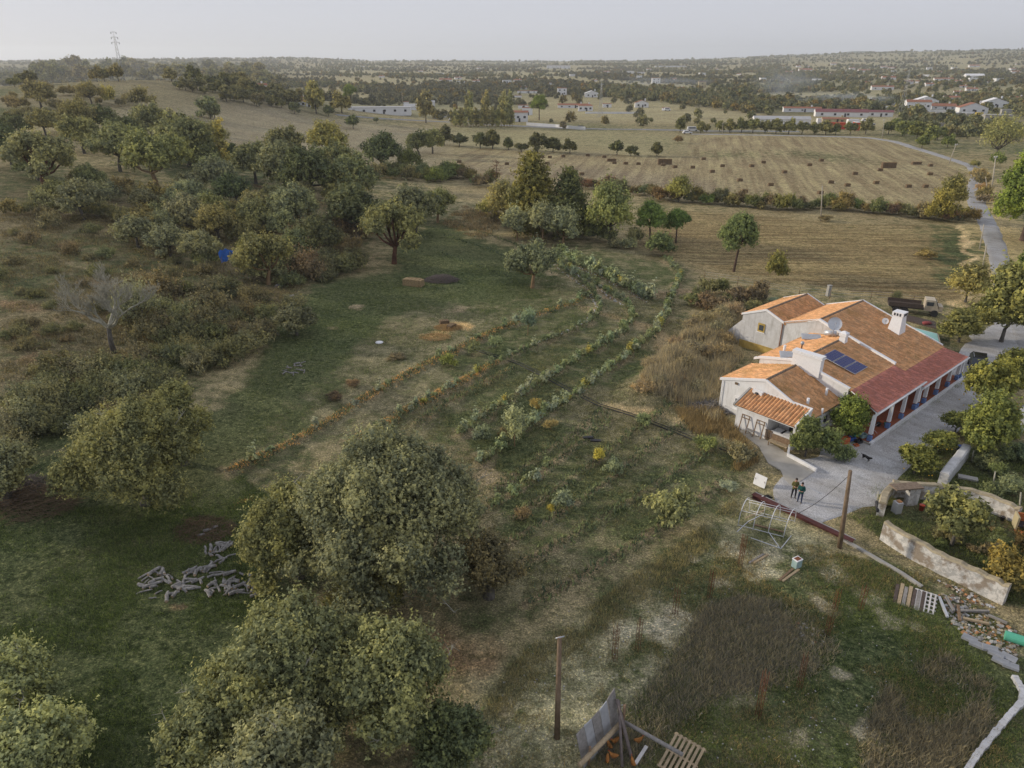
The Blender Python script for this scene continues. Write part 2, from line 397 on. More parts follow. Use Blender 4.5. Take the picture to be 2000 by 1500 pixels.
Z_LANE = zone([(820,1520),(1040,1330),(1250,1190),(1400,1050),(1480,960),(1560,1010),(1640,1080),(1560,1120),(1430,1150),(1360,1260),(1230,1400),(1130,1520)])
Z_VERGE = zone([(880,1400),(1000,1280),(1150,1180),(1350,1040),(1470,935),(1490,960),(1400,1055),(1240,1190),(1050,1330),(860,1500)])
Z_RUIN = zone([(1440,1150),(1560,1120),(1720,1080),(2100,1300),(2100,1700),(1100,1700),(1240,1400)])
Z_WEED1 = zone([(1380,1190),(1450,1165),(1560,1190),(1640,1270),(1560,1330),(1400,1360),(1300,1420),(1240,1500),(1150,1480),(1280,1330)])
Z_WEED2 = zone([(1740,1330),(1850,1290),(1930,1330),(1930,1420),(1850,1520),(1720,1560),(1700,1430)])
Z_GARD = zone([(1660,1010),(1760,890),(1900,850),(2300,900),(2300,1200),(2000,1190),(1900,1140),(1720,1040)])
Z_ROAD_R = zone([(1893,352),(1930,330),(1980,420),(2060,560),(2000,600),(1900,580),(1893,470)])
def build_ground():
    th = np.radians(np.concatenate([np.linspace(-80, -42, 24)[:-1], np.linspace(-42, 42, 392), np.linspace(42, 80, 24)[1:]]))
    r = np.concatenate([np.geomspace(3, 17, 40)[:-1], np.geomspace(17, 150, 366)[:-1], np.geomspace(150, 620, 142)[:-1], np.geomspace(620, 12000, 130)])
    R, T = np.meshgrid(r, th, indexing='ij'); X = R*np.sin(T); Y = R*np.cos(T)
    x, y = X.ravel(), Y.ravel(); z = H(x, y); V = np.stack([x, y, z], 1)
    nr, nth = R.shape; i = np.arange(nr-1)[:, None]*nth+np.arange(nth-1)[None, :]
    F = np.stack([i, i+nth, i+nth+1, i+1], -1).reshape(-1, 4)
    D = np.hypot(x, y)
    # wobble zone limits so that no edge is drawn with a ruler
    k = np.clip(D/60, .5, 8); wx = x+(fbm(x, y, 7, 31, 2)-.5)*2.4*k; wy = y+(fbm(x, y, 7, 41, 2)-.5)*2.4*k
    def inz(zn, wob=True): return inpoly(wx, wy, zn) if wob else inpoly(x, y, zn)
    n40 = fbm(x, y, 40, 51, 3); n12 = fbm(x, y, 12, 61, 3); n3 = fbm(x, y, 3, 71, 2); n1 = fbm(x, y, 1.1, 91, 2)
    dry = np.tile(np.array((.175, .148, .098)), (len(x), 1)); green = .42+(n40-.5)*.9
    fa = np.zeros(len(x)); fb = np.zeros(len(x))
    def soft(d, w, c, g, k=1.0):
        wt = np.clip(1.25-d/w+(n3-.5)*1.6+(n1-.5)*1.2, 0, 1)*k; wt = wt*wt*(3-2*wt)
        dry[:] = dry*(1-wt[:, None])+np.array(c)*wt[:, None]; green[:] = green*(1-wt)+g*wt
    def blur(n):
        A = np.concatenate([dry, green[:, None]], 1).reshape(nr, nth, 4)
        for _ in range(n):
            A[1:-1] = (A[:-2]+A[1:-1]*2+A[2:])/4; A[:, 1:-1] = (A[:, :-2]+A[:, 1:-1]*2+A[:, 2:])/4
        A = A.reshape(-1, 4); dry[:] = A[:, :3]; green[:] = A[:, 3]
    def put(mask, c, g, gv=.5, gn=None):
        dry[mask] = c; green[mask] = g+((n12 if gn is None else gn)[mask]-.5)*gv
    far = D > 430; vf = D > 4300
    dry[far] = (.150, .142, .100); green[far] = .42+(fbm(x, y, 130, 81, 3)[far]-.5)*1.3
    blk = _h(np.floor((wx*.9+wy*.3)/95), np.floor((wy*.9-wx*.3)/120), 5)         # a patchwork of small far plots
    m = far & (blk > .62); dry[m] = (.19, .17, .115); green[m] = .05+.3*(n40[m]-.5)
    m = far & (blk < .18); dry[m] = (.12, .10, .07); green[m] = .5
    dry[vf] = (.045, .055, .045); green[vf] = .3
    put(inz(Z_HILLTOP), (.125, .110, .076), .40, .9, n40)
    put(inz(Z_HILL), (.160, .142, .110), .12, .7); put(inz(Z_LEFT), (.115, .098, .066), .40, 1.1)
    put(inz(Z_MEAD), (.165, .150, .098), .30, .6)
    put(inz(Z_TERR), (.128, .117, .080), .48, .8); put(inz(Z_GREEN), (.075, .074, .045), .80, .8)
    put(inz(Z_GREEN2), (.09, .09, .04), .85, .5)
    m = inz(Z_UP, False); put(m, (.185, .158, .108), .08, .5); fa[m] = 1
    gs = seg_dist(x, y, PL([(1120,304),(1400,306),(1560,303),(1720,318),(1860,335)])); gs2 = seg_dist(x, y, PL([(1360,300),(1500,290),(1640,305)]))
    green[m] += (.42*np.exp(-(gs/12)**2)+.35*np.exp(-(gs2/14)**2))[m]*(1.6*vn(x, y, 6, 99)[m])
    mm = m & (seg_dist(x, y, PL([(1000,335),(1130,340),(1300,362)])) < 16); dry[mm] = (.160, .138, .108)
    m = inz(Z_LOW, False); put(m, (.155, .125, .075), .15, .6); fb[m] = 1
    eg = seg_dist(x, y, PL([(1640,436),(1800,440),(1890,452),(1893,560)])); green[m] += (.8*np.exp(-(eg/3.5)**2))[m]
    put(inz(Z_LANE), (.235, .22, .16), .40, .9); put(inz(Z_VERGE), (.17, .155, .105), .48, .9)
    put(inz(Z_RUIN), (.150, .135, .100), .55, .9); put(inz(Z_WEED1), (.135, .130, .105), .36, .9); put(inz(Z_WEED2), (.125, .112, .09), .34, .9)
    put(inz(Z_GARD), (.10, .08, .05), .50, .8); put(inz(Z_ROAD_R), (.26, .21, .125), .25, .6)
    blur(36)
    # worn pale soil patches, brown soil of the rows, paths, straw
    def paint(l, w, c, g, wob=1.0): soft(seg_dist(wx, wy, PL(l)), w, c, g)
    for kk in 'abcdek': soft(seg_dist(x, y, RW[kk]), .95, (.135, .110, .078), .30, .7)
    for kk in 'fghipq': soft(seg_dist(x, y, RW[kk]), .45, (.140, .112, .080), .28, .7)
    paint([(1180,790),(1300,815),(1420,840),(1470,860)], .8, (.23, .185, .12), .1)
    paint([(1140,600),(1280,650),(1330,700)], 1.0, (.19, .15, .10), .15)
    paint([(1200,585),(1330,570)], 1.3, (.18, .14, .10), .15)
    paint([(1040,520),(1130,545),(1240,590)], 1.1, (.19, .155, .11), .12)
    paint([(840,655),(880,635),(910,640)], 1.2, (.30, .21, .115), .0)
    paint([(1890,440),(1895,520),(1890,600)], .9, (.36, .29, .19), .0)
    for (u, v, w) in [(1600,1180,1.6),(1680,1155,1.2),(1490,1080,2.2),(1440,1060,1.5),(1610,1110,1.0),(1300,1235,1.1),(1330,1210,.9),(1230,1235,1.1),(985,1390,1.4),(940,1440,1.3),(1400,1140,1.0),(1700,1150,1.0),(1740,1200,1.4),(1780,1215,.9),(1360,1090,.7),(700,600,1.2),(640,640,1.0),(900,600,1.6),(950,930,1.8),(1500,1200,1.2),(1650,1330,1.4),(1690,1440,1.0),(1560,1440,1.0)]:
        g0 = G(u, v); soft(np.hypot(wx-g0[0], wy-g0[1]), w*.9, (.27, .255, .215) if u > 1000 else (.22, .18, .135), .05, .7)
    for (u, v, w) in [(350,1190,.5),(590,450,1.0),(40,660,2.0),(20,590,1.6),(200,620,2.2),(120,700,1.6),(250,560,2),(150,480,2),(600,480,1.2),(90,420,2.5),(480,360,2.0),(560,1245,1.0),(860,1260,1.6),(900,1300,1.6),(800,1330,1.2)]:
        g0 = G(u, v); soft(np.hypot((wx-g0[0])*.6, wy-g0[1]), w, (.145, .10, .065), .2, .7)
    # the lane north and tracks' verges
    me = np_mesh('ground', V, F, M['ground'], {
        'dry': ('POINT', 'FLOAT_COLOR', np.concatenate([dry, np.ones((len(x), 1))], 1)),
        'green': ('POINT', 'FLOAT', np.clip(green, 0, 1)), 'furrow_long': ('POINT', 'FLOAT', fa), 'furrow_cross': ('POINT', 'FLOAT', fb)}, smooth=True)
    return link('ground', me, kind='structure')
build_ground()
def strip(name, pts, mat, lift=.04, rag=.25, cross=8, step=1.0, uv=True, seed=3):
    """a road or path: pts = (u, v, width m); draped over the ground"""
    W = [(*G(u, v), w) for u, v, w in pts] if uv else pts
    P = []
    for (a, b) in zip(W[:-1], W[1:]):
        n = max(1, int(hypot(b[0]-a[0], b[1]-a[1])/step))
        P += [tuple(a[i]+(b[i]-a[i])*k/n for i in range(3)) for k in range(n)]
    P.append(W[-1]); P = np.array(P)
    for _ in range(4): P[1:-1] = (P[:-2]+2*P[1:-1]+P[2:])/4
    t = np.gradient(P[:, :2], axis=0); t /= np.linalg.norm(t, axis=1)[:, None]+1e-9; nn = np.stack([-t[:, 1], t[:, 0]], 1)
    s = np.linspace(-1, 1, cross+1); k = np.arange(len(P))
    hw = P[:, 2]/2; L = hw*(1+rag*(vn(k*step, k*0, 1.6, seed)-.5)*2/np.maximum(hw, .6)); Rr = hw*(1+rag*(vn(k*step, k*0+50, 1.6, seed)-.5)*2/np.maximum(hw, .6))
    off = np.where(s[None, :] < 0, s[None, :]*L[:, None], s[None, :]*Rr[:, None])
    X = P[:, 0][:, None]+nn[:, 0][:, None]*off; Y = P[:, 1][:, None]+nn[:, 1][:, None]*off
    Z = H(X, Y)+lift-np.where(np.abs(s[None, :]) > .99, lift+.02, 0)
    V = np.stack([X, Y, Z], -1).reshape(-1, 3); c = cross+1
    i = np.arange(len(P)-1)[:, None]*c+np.arange(cross)[None, :]
    F = np.stack([i, i+1, i+c+1, i+c], -1).reshape(-1, 4)
    return link(name, np_mesh(name, V, F, mat, smooth=True), kind='structure')
strip('gravel_track', [(2020,690,3.2),(1962,560,3.1),(1955,520,3.0),(1945,480,3.2),(1925,430,3.6),(1908,400,3.9),(1905,370,4.0),(1912,345,4.0),(1900,325,3.8),(1860,312,3.6),(1800,293,3.6),(1745,276,4.0),(1700,269,4.0),(1600,266,3.6),(1480,264,3.4),(1350,262,3.0)], M['track'], .10, .25, 8, 2.0)
strip('driveway', [(2120,620,9),(2040,650,11),(1975,680,9),(1925,720,6.5),(1870,775,5.2),(1800,825,5.5),(1730,870,5.2),(1670,910,6.2),(1620,950,6.8),(1585,985,5.5),(1570,1010,3.0)], M['gravel'], .05, .5, 24, .35)
strip('asphalt_road', [(655,224,7),(690,227,7),(800,234,7),(880,238,7),(980,245,7),(1100,250,7),(1240,253,7),(1350,255,7),(1450,256,7),(1560,257,7)], M['asphalt'], .18, .0, 4, 6.0)
strip('village_lane', [(945,214,4),(905,218,4),(865,228,4),(850,232,4)], M['asphalt'], .18, .0, 4, 4.0)
# ------------------------------------------------------------------ foliage and trees
def leafcloud(rs, lobes, n, leaf=.14, shoot=.5, per=6, up=.5, shell=(.72, 1.0), low=-.35, flat=1.0, droop=0.0, wide=.5):
    """leaf triangles on short shoots over the skin of overlapping lobes; returns (V, F, tint)"""
    L = np.array([(l[0], l[1], l[2], l[3], l[4] if len(l) > 4 else l[3]) for l in lobes], float)
    w = (L[:, 3]**2+.02); w /= w.sum(); k = max(1, n//per)
    li = rs.choice(len(L), k*3, p=w)
    d = rs.normal(size=(k*3, 3)); d /= np.linalg.norm(d, axis=1)[:, None]
    keep = d[:, 2] > low+rs.uniform(-.3, .3, k*3); d = d[keep][:k]; li = li[keep][:k]; k = len(li)
    rad = np.stack([L[li, 3], L[li, 3], L[li, 4]], 1)
    # lumpy skin: bosses and hollows
    ph = li*1.7; lump = 1+.30*np.sin(d[:, 0]*6+ph)*np.sin(d[:, 1]*7+li)+.16*np.sin(d[:, 0]*13+li*3)*np.sin(d[:, 2]*12+ph)+.12*np.sin(d[:, 1]*17+ph)
    p = L[li, :3]+d*rad*(rs.uniform(shell[0], shell[1], k)*lump)[:, None]
    ins = np.zeros(k, bool)
    for j in range(len(L)):
        q = (p-L[j, :3])/np.array((L[j, 3], L[j, 3], L[j, 4])); ins |= ((q**2).sum(1) < .36) & (li != j)
    p, d, li = p[~ins], d[~ins], li[~ins]; k = len(p)
    sdir = d*.6+np.array((0, 0, up))+rs.normal(size=(k, 3))*.35; sdir[:, 2] -= droop; sdir /= np.linalg.norm(sdir, axis=1)[:, None]
    sl = shoot*rs.uniform(.3, 1.2, k)*(1+1.1*(rs.uniform(0, 1, k) > .82))
    a = rs.uniform(0, 1, (k, per)); c = p[:, None, :]+sdir[:, None, :]*(a*sl[:, None])[..., None]+rs.normal(size=(k, per, 3))*leaf*wide
    c = c.reshape(-1, 3); m = len(c)
    nrm = np.repeat(d, per, 0)*1.25+rs.normal(size=(m, 3))*.5+np.array((0, 0, .25)); nrm /= np.linalg.norm(nrm, axis=1)[:, None]
    t1 = np.cross(nrm, rs.normal(size=(m, 3))); t1 /= np.linalg.norm(t1, axis=1)[:, None]+1e-9; t2 = np.cross(nrm, t1)
    s = leaf*rs.uniform(.6, 1.35, m)[:, None]
    V = np.stack([c+t1*s, c-t1*s*.5+t2*s*.6, c-t1*s*.5-t2*s*.6], 1).reshape(-1, 3)
    F = np.arange(m*3).reshape(-1, 3)
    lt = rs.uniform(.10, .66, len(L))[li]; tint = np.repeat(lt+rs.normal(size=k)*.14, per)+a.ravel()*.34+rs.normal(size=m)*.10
    return V, F, np.clip(tint, 0, 1)
def crown(name, seed, lobes, n, mat=None, **k):
    rs = np.random.RandomState(seed); V, F, t = leafcloud(rs, lobes, n, **k)
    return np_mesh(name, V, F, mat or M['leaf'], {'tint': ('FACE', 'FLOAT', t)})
def dome_lobes(seed, R, Hh, base, n, lr=(.26, .42), sq=.8, skew=0.0, core=True):
    """lobes over a dome of radius R, crown from z=base to z=Hh"""
    rg = random.Random(seed); out = []
    for i in range(n):
        a = i*2.399963+rg.uniform(-.35, .35); q = sqrt((i+.5)/n)*rg.uniform(.82, 1.1)
        rr = R*rg.uniform(*lr); x = (R-rr)*q*cos(a); y = (R-rr)*q*sin(a)
        z = base+rr*.7+(Hh-base-rr*1.5)*max(0, 1-q*q*.95)**.8*rg.uniform(.72, 1.08)
        out.append((x, y, z, rr, rr*sq))
    if core: out.append((0, 0, base+(Hh-base)*.45, R*.55, (Hh-base)*.36))
    return out
def clumps(seed, lobes, k=5, f=.5, skip=.12, tall=1.15):
    """break every lobe into smaller upright clumps with hollows between them"""
    rg = random.Random(seed); out = []
    for l in lobes:
        x, y, z, r = l[:4]; sq = l[4] if len(l) > 4 else r
        out.append((x, y, z-.1*sq, r*.72, sq*.62))
        for i in range(k):
            if rg.random() < skip: continue
            a = rg.uniform(0, 6.28); e = rg.uniform(-.25, 1.2); q = rg.uniform(.8, 1.08); rr = r*f*rg.uniform(.6, 1.15)
            out.append((x+r*q*cos(a)*cos(e), y+r*q*sin(a)*cos(e), z+sq*q*sin(e), rr, rr*tall*rg.uniform(.8, 1.3)))
    return out
def trunk_mesh(name, seed, h, r, lobes, mat, lean=(0, 0), n=7, forks=None, spread=.55):
    rg = random.Random(seed); mb = MB(); tip = Vector((lean[0], lean[1], h))
    mb.tube([(0, 0, -.3), (0, 0, .05), (lean[0]*.3+rg.uniform(-.1, .1)*h*.3, lean[1]*.3, h*.45), tip], [r*1.45, r*1.15, r*.92, r*.8], n)
    ls = sorted(lobes, key=lambda l: -l[3])[:forks or 7]
    for l in ls:
        e = Vector(l[:3]); m = tip.lerp(e, .5)+Vector((rg.uniform(-.2, .2), rg.uniform(-.2, .2), -.12*(e-tip).length)); 
        mb.tube([tip-Vector((0, 0, h*.08)), m, e], [r*.62, r*.4, r*.12], 5)
        for q in range(2):
            e2 = e+Vector((rg.uniform(-1, 1), rg.uniform(-1, 1), rg.uniform(-.2, .9)))*l[3]*spread
            mb.tube([m, m.lerp(e2, .6), e2], [r*.28, r*.18, r*.05], 4)
    return mb.mesh(name, mat)
GREY = (.096, .103, .068); OAK = (.088, .097, .055); DARK = (.050, .062, .035); YEL = (.135, .125, .048); OLV = (.115, .128, .088); OCHRE = (.155, .125, .045)
PINE = (.058, .090, .032); BRT = (.080, .115, .030); BRN = (.100, .080, .050); HEATH = (.085, .080, .055); PALE = (.120, .135, .075)
def tcol(c, j=.08, rg=random):
    k = 1+rg.uniform(-j, j)*1.5; return (c[0]*k*(1+rg.uniform(-j, j)), c[1]*k, c[2]*k*(1+rg.uniform(-j, j)), 1)
VAR = {}         # kind -> list of (crown mesh, trunk mesh or None, crown width, height)
def var(kind, cr, tr, w, h): VAR.setdefault(kind, []).append((cr, tr, w, h))
for i in range(5):   # round-headed oaks at medium distance
    lb = dome_lobes(11+i, 4.0, 6.0, 1.0, 15+2*i, lr=(.22, .36), sq=.85)
    var('oak', crown('oak_crown', 20+i, clumps(i, lb, 4), 16500, leaf=.18, shoot=.55, up=.55, low=-.5), trunk_mesh('oak_trunk', 30+i, 2.2, .24, lb, M['bark'], (.3*(i-1), .1)), 8.0, 6.3)
for i in range(3):   # open, gappy oaks with separate clumps
    lb = dome_lobes(41+i, 4.2, 6.0, 1.9, 10, lr=(.18, .30), sq=.85, core=False)
    var('open_oak', crown('open_oak_crown', 44+i, clumps(i+9, lb, 6, .5, .1), 17000, leaf=.16, shoot=.6, up=.5, low=-.6), trunk_mesh('open_oak_trunk', 47+i, 2.0, .26, lb, M['bark_red'] if i == 0 else M['bark_tan'], (.4, .2), forks=8), 8.4, 6.0)
for i in range(4):   # small crowns used far away
    lb = dome_lobes(61+i, 2.6, 4.4, .5, 8+i, lr=(.30, .46), sq=.95)
    var('small', crown('small_crown', 64+i, clumps(i+5, lb, 3), 3200, leaf=.30, shoot=.4, up=.4, low=-.7), trunk_mesh('small_trunk', 67+i, 1.5, .15, lb, M['bark'], n=5, forks=3), 5.2, 4.6)
for i in range(3):   # olive, silvery and feathery
    lb = dome_lobes(81+i, 2.2, 4.2, 1.0, 7, lr=(.32, .46), sq=.9)
    var('olive', crown('olive_crown', 84+i, clumps(i+3, lb, 4), 9000, leaf=.14, shoot=.7, up=.9, low=-.6), trunk_mesh('olive_trunk', 87+i, 1.2, .14, lb, M['bark_tan'], forks=4), 4.4, 4.2)
for i in range(4):   # bushes without a trunk in view
    lb = dome_lobes(101+i, 1.5, 1.7, -.1, 6, lr=(.36, .55), sq=.8)
    var('bush', crown('bush_crown', 104+i, clumps(i+4, lb, 3), 5200, leaf=.10, shoot=.38, up=.7, low=-.2), None, 3.0, 1.7)
for i in range(3):   # heather and rockrose scrub
    lb = dome_lobes(121+i, 1.6, 1.3, -.2, 9, lr=(.22, .42), sq=.8)
    var('scrub', crown('scrub_crown', 124+i, clumps(i+7, lb, 3), 4600, leaf=.075, shoot=.5, up=1.2, low=0), None, 3.2, 1.1)
lb = dome_lobes(140, 3.0, 7.4, 2.3, 15, lr=(.28, .38), sq=.95)       # stone pines
var('pine', crown('pine_crown', 141, lb, 22000, leaf=.12, shoot=.35, up=1.1, low=-.25), trunk_mesh('pine_trunk', 142, 3.8, .17, lb, M['bark_pine'], (.5, .1), forks=8), 6.2, 7.2)
lb = dome_lobes(143, 2.7, 7.0, 2.4, 12, lr=(.32, .42), sq=.95)
var('pine', crown('pine_crown', 144, lb, 20000, leaf=.12, shoot=.35, up=1.1, low=-.3), trunk_mesh('pine_trunk', 145, 3.4, .16, lb, M['bark_pine'], (-.2, .1), forks=7), 5.4, 7.0)
lb = dome_lobes(146, 3.4, 7.6, 1.2, 16, lr=(.28, .38), sq=.9)        # broad stone pine seen from above
var('pine_big', crown('pine_crown', 147, lb, 42000, leaf=.12, shoot=.30, up=1.2, low=-.4), trunk_mesh('pine_trunk', 148, 3.0, .26, lb, M['bark_pine']), 6.8, 7.6)
def conifer(seed, H_, R_, nl):
    rg = random.Random(seed); out = []
    for i in range(nl):
        q = (i+.5)/nl; z = 1.0+(H_-1.5)*q; rr = R_*(1-q)**.75*rg.uniform(.8, 1.15)+.25; a = i*2.4
        out.append((cos(a)*rr*.55, sin(a)*rr*.55, z, .35+rr*.5, .25+rr*.28))
    return out
for i in range(2):
    lb = conifer(150+i, 8.6, 2.5, 26)
    var('cedar', crown('conifer_crown', 152+i, lb, 20000, leaf=.17, shoot=.55, up=.15, low=-.7, shell=(.6, 1.05)), trunk_mesh('conifer_trunk', 154+i, 7.6, .20, lb[:3], M['bark'], (.0, .0)), 5.0, 8.8)
lb = [(rx*.22, ry*.22, .8+i*.62, .55-.028*i, .5) for i in range(12) for rx, ry in ((sin(i*2.1), cos(i*2.1)),)]
var('poplar', crown('poplar_crown', 160, lb, 2400, leaf=.20, shoot=.6, up=1.6, low=-.8), trunk_mesh('poplar_trunk', 161, 2.2, .08, lb[:2], M['bark_tan'], n=5), 1.5, 8.2)
lb = [(rx*.3, ry*.3, 2.2+i*.6, .7-.03*i, .5) for i in range(10) for rx, ry in ((sin(i*2.3), cos(i*2.3)),)]
var('poplar', crown('poplar_crown', 162, lb, 2200, leaf=.20, shoot=.6, up=1.6, low=-.8), trunk_mesh('poplar_trunk', 163, 3.2, .08, lb[:2], M['bark_tan'], n=5), 1.8, 8.4)
lb = dome_lobes(170, 3.0, 6.6, 1.0, 12, lr=(.3, .42), sq=.95)        # willowy pale tree, thin foliage
var('willow', crown('willow_crown', 171, lb, 9500, leaf=.17, shoot=.9, up=.6, low=-.8, droop=.4, shell=(.4, 1.05)), trunk_mesh('willow_trunk', 172, 1.9, .16, lb, M['bark'], (.1, 0), forks=9, spread=.9), 6.0, 6.6)
lb = dome_lobes(173, 3.0, 5.0, .8, 12, lr=(.3, .42), sq=.95)         # twiggy, half bare
var('bare', crown('bare_crown', 174, lb, 7500, leaf=.10, shoot=1.1, up=1.1, low=-.8, shell=(.3, 1.1)), trunk_mesh('bare_trunk', 175, 1.2, .14, lb, M['bark'], forks=12, spread=1.1), 6.0, 5.0)
lb = dome_lobes(176, 1.6, 3.1, .5, 7, lr=(.38, .5), sq=.9)           # citrus and laurel
var('citrus', crown('citrus_crown', 177, clumps(3, lb, 3), 10000, leaf=.115, shoot=.25, up=.5, low=-.7), trunk_mesh('citrus_trunk', 178, .7, .09, lb, M['bark'], forks=4), 3.2, 3.1)
lb = dome_lobes(179, 1.7, 4.2, .1, 12, lr=(.34, .46), sq=1.2)
var('laurel', crown('laurel_crown', 180, clumps(2, lb, 3, .45), 19000, leaf=.11, shoot=.45, up=1.3, low=-.8), trunk_mesh('laurel_trunk', 181, .8, .1, lb, M['bark'], forks=3), 3.4, 4.2)
lb = [(rx, ry, .1, .30, .6) for rx, ry in ((0, 0), (.3, .1), (-.25, .2), (.1, -.3), (-.2, -.2))]
var('crop', crown('crop_leaves', 190, lb, 260, leaf=.17, shoot=.35, up=1.0, low=-.1), None, 1.1, .8)
lb = [(rx, ry, .1, .25, 1.0) for rx, ry in ((0, 0), (.2, .1), (-.2, .1))]
var('crop', crown('crop_leaves', 191, lb, 240, leaf=.14, shoot=.4, up=1.8, low=-.1), None, .9, 1.1)
lb = dome_lobes(192, 1.0, 2.6, .9, 5, lr=(.4, .5), sq=1.3)
var('sapling', crown('sapling_crown', 193, lb, 3800, leaf=.085, shoot=.5, up=1.1, low=-.9), trunk_mesh('sapling_trunk', 194, 1.0, .045, lb, M['bark_tan'], n=5, forks=3), 2.0, 2.6)
NVAR = {}
def plant(kind, loc, width, col, label, cat, name, group=None, rz=None, hs=1.0, vi=None, trunk=True, sink=0.0, crown_name='crown'):
    NVAR[kind] = NVAR.get(kind, -1)+1; vs = VAR[kind]; cr, tr, w, h = vs[(NVAR[kind] if vi is None else vi) % len(vs)]
    rg = random.Random(int(loc[0]*131+loc[1]*977)); s = width/w
    if rz is None: rz = rg.uniform(0, 6.28)
    if tr is None:
        o = link(name, cr, None, (loc[0], loc[1], loc[2]-sink), rz); o.scale = (s, s, s*hs); o.color = tcol(col, .07, rg)
        return props(o, label, cat, group)
    r = root(name, (loc[0], loc[1], loc[2]-sink), label, cat, group, rz); r.scale = (s, s, s*hs)
    c = link(crown_name, cr, r); c.color = tcol(col, .07, rg); link('trunk', tr, r)
    return r
def T(kind, u, v, wpx, col, label, cat='tree', name='tree', group=None, **k):
    """put a plant where the photo shows its foot at (u, v), wpx wide"""
    x, y = G(u, v); z = zat(x, y); w = wpx*depth(x, y, z)/FPX
    return plant(kind, (x, y, z), w, col, label, cat, name, group, **k)
# ------------------------------------------------------------------ the large oaks in front, each with its own crown
def big_oak(u, v, R_, H_, base, seed, n, leafn, col, label, leaf=.125, lean=(.3, .2), tr=.34, extra=(), bark='bark', lr=(.17, .27), twigs=3, cname='crown'):
    x, y = G(u, v); z = zat(x, y); lb = dome_lobes(seed, R_*1.02, H_, base*.7, int(n*1.5), lr=lr, sq=1.0, core=False)+list(extra); rq = random.Random(seed); lb = [l for l in lb if rq.random() > .10]; cl = clumps(seed, lb, 7, .42, .1, 1.25)+[(0, 0, H_*.42, R_*.5, H_*.25)]
    r = root('cork_oak', (x, y, z), label, 'tree', 'large oaks in the foreground')
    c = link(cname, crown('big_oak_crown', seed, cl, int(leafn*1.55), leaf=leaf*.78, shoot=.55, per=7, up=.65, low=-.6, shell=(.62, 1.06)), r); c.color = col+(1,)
    link('trunk', trunk_mesh('big_oak_trunk', seed, max(1.2, base+.5), tr, lb, M[bark], lean, n=9, forks=9), r)
    if twigs:
        rt = random.Random(seed+5)
        for k_ in range(twigs):
            l = lb[rt.randrange(len(lb))]; p = Vector(l[:3])-Vector((0, 0, .3)); d = (p-Vector((0, 0, H_*.35))).normalized(); e = p+d*l[3]*1.9+Vector((rt.uniform(-.4, .4), rt.uniform(-.4, .4), .5)); m_ = p.lerp(e, .6)+Vector((rt.uniform(-.25, .25), rt.uniform(-.25, .25), .1))
            mb = MB().tube([p, m_, e], [.05, .035, .012], 4, cap=False)
            for _ in range(5): q = m_.lerp(e, rt.random()); mb.tube([q, q+Vector((rt.uniform(-.5, .5), rt.uniform(-.5, .5), rt.uniform(0, .5)))], [.018, .006], 3, cap=False)
            mb.build('dead_branch', M['bark_dead'], r)
    return r
big_oak(770, 1130, 6.5, 9.4, 1.0, 301, 28, 140000, GREY, 'largest oak, a broad grey-green crown in the middle foreground')
big_oak(585, 1125, 3.3, 6.6, 1.4, 302, 11, 46000, (.094,.098,.050), 'oak with yellowish clumps beside the scattered logs', extra=((-1.2,-1.5,3.4,1.2,1.0),))
big_oak(720, 1205, 2.0, 3.6, .8, 303, 7, 20000, (.105,.105,.052), 'low yellow-tipped oak between the two big foreground crowns')
big_oak(955, 1165, 2.1, 4.4, .2, 304, 8, 24000, (.070,.064,.042), 'brownish upright young oak on the right flank of the largest oak', leaf=.10)
big_oak(575, 1420, 4.2, 6.8, 1.2, 305, 14, 72000, OAK, 'oak at the bottom edge with three stacked mounds of foliage')
big_oak(770, 1440, 3.7, 6.2, 1.2, 306, 12, 60000, OAK, 'dense dark oak at the bottom edge next to the grassy lane')
big_oak(560, 1600, 3.0, 5.6, 1.2, 307, 9, 36000, GREY, 'oak cut by the bottom edge with pale twigs showing in its crown')
big_oak(420, 1530, 2.4, 4.2, .9, 308, 8, 26000, OAK, 'lower left oak of the clump on the bottom edge')
big_oak(880, 1500, 2.0, 3.4, .6, 314, 7, 18000, DARK, 'low dark oak leaning over the lane at the bottom edge')
big_oak(285, 985, 5.1, 8.3, 1.3, 309, 18, 92000, (.092,.096,.050), 'broad oak with golden-green crown above the green meadow', lean=(1.2, 0))
big_oak(360, 905, 2.8, 6.6, 1.2, 313, 10, 40000, (.086,.092,.048), 'rear half of the paired oaks above the green meadow')
big_oak(15, 985, 2.6, 5.0, 1.0, 310, 9, 32000, GREY, 'grey-green oak cut by the left edge beside the paired oaks')
big_oak(40, 1400, 2.2, 3.6, .8, 311, 8, 24000, PALE, 'pale young oak in the lower left corner, the upper of two')
big_oak(90, 1560, 2.6, 4.6, .9, 312, 9, 32000, PALE, 'pale oak with bare grey twigs in the lower left corner, the lower of two')
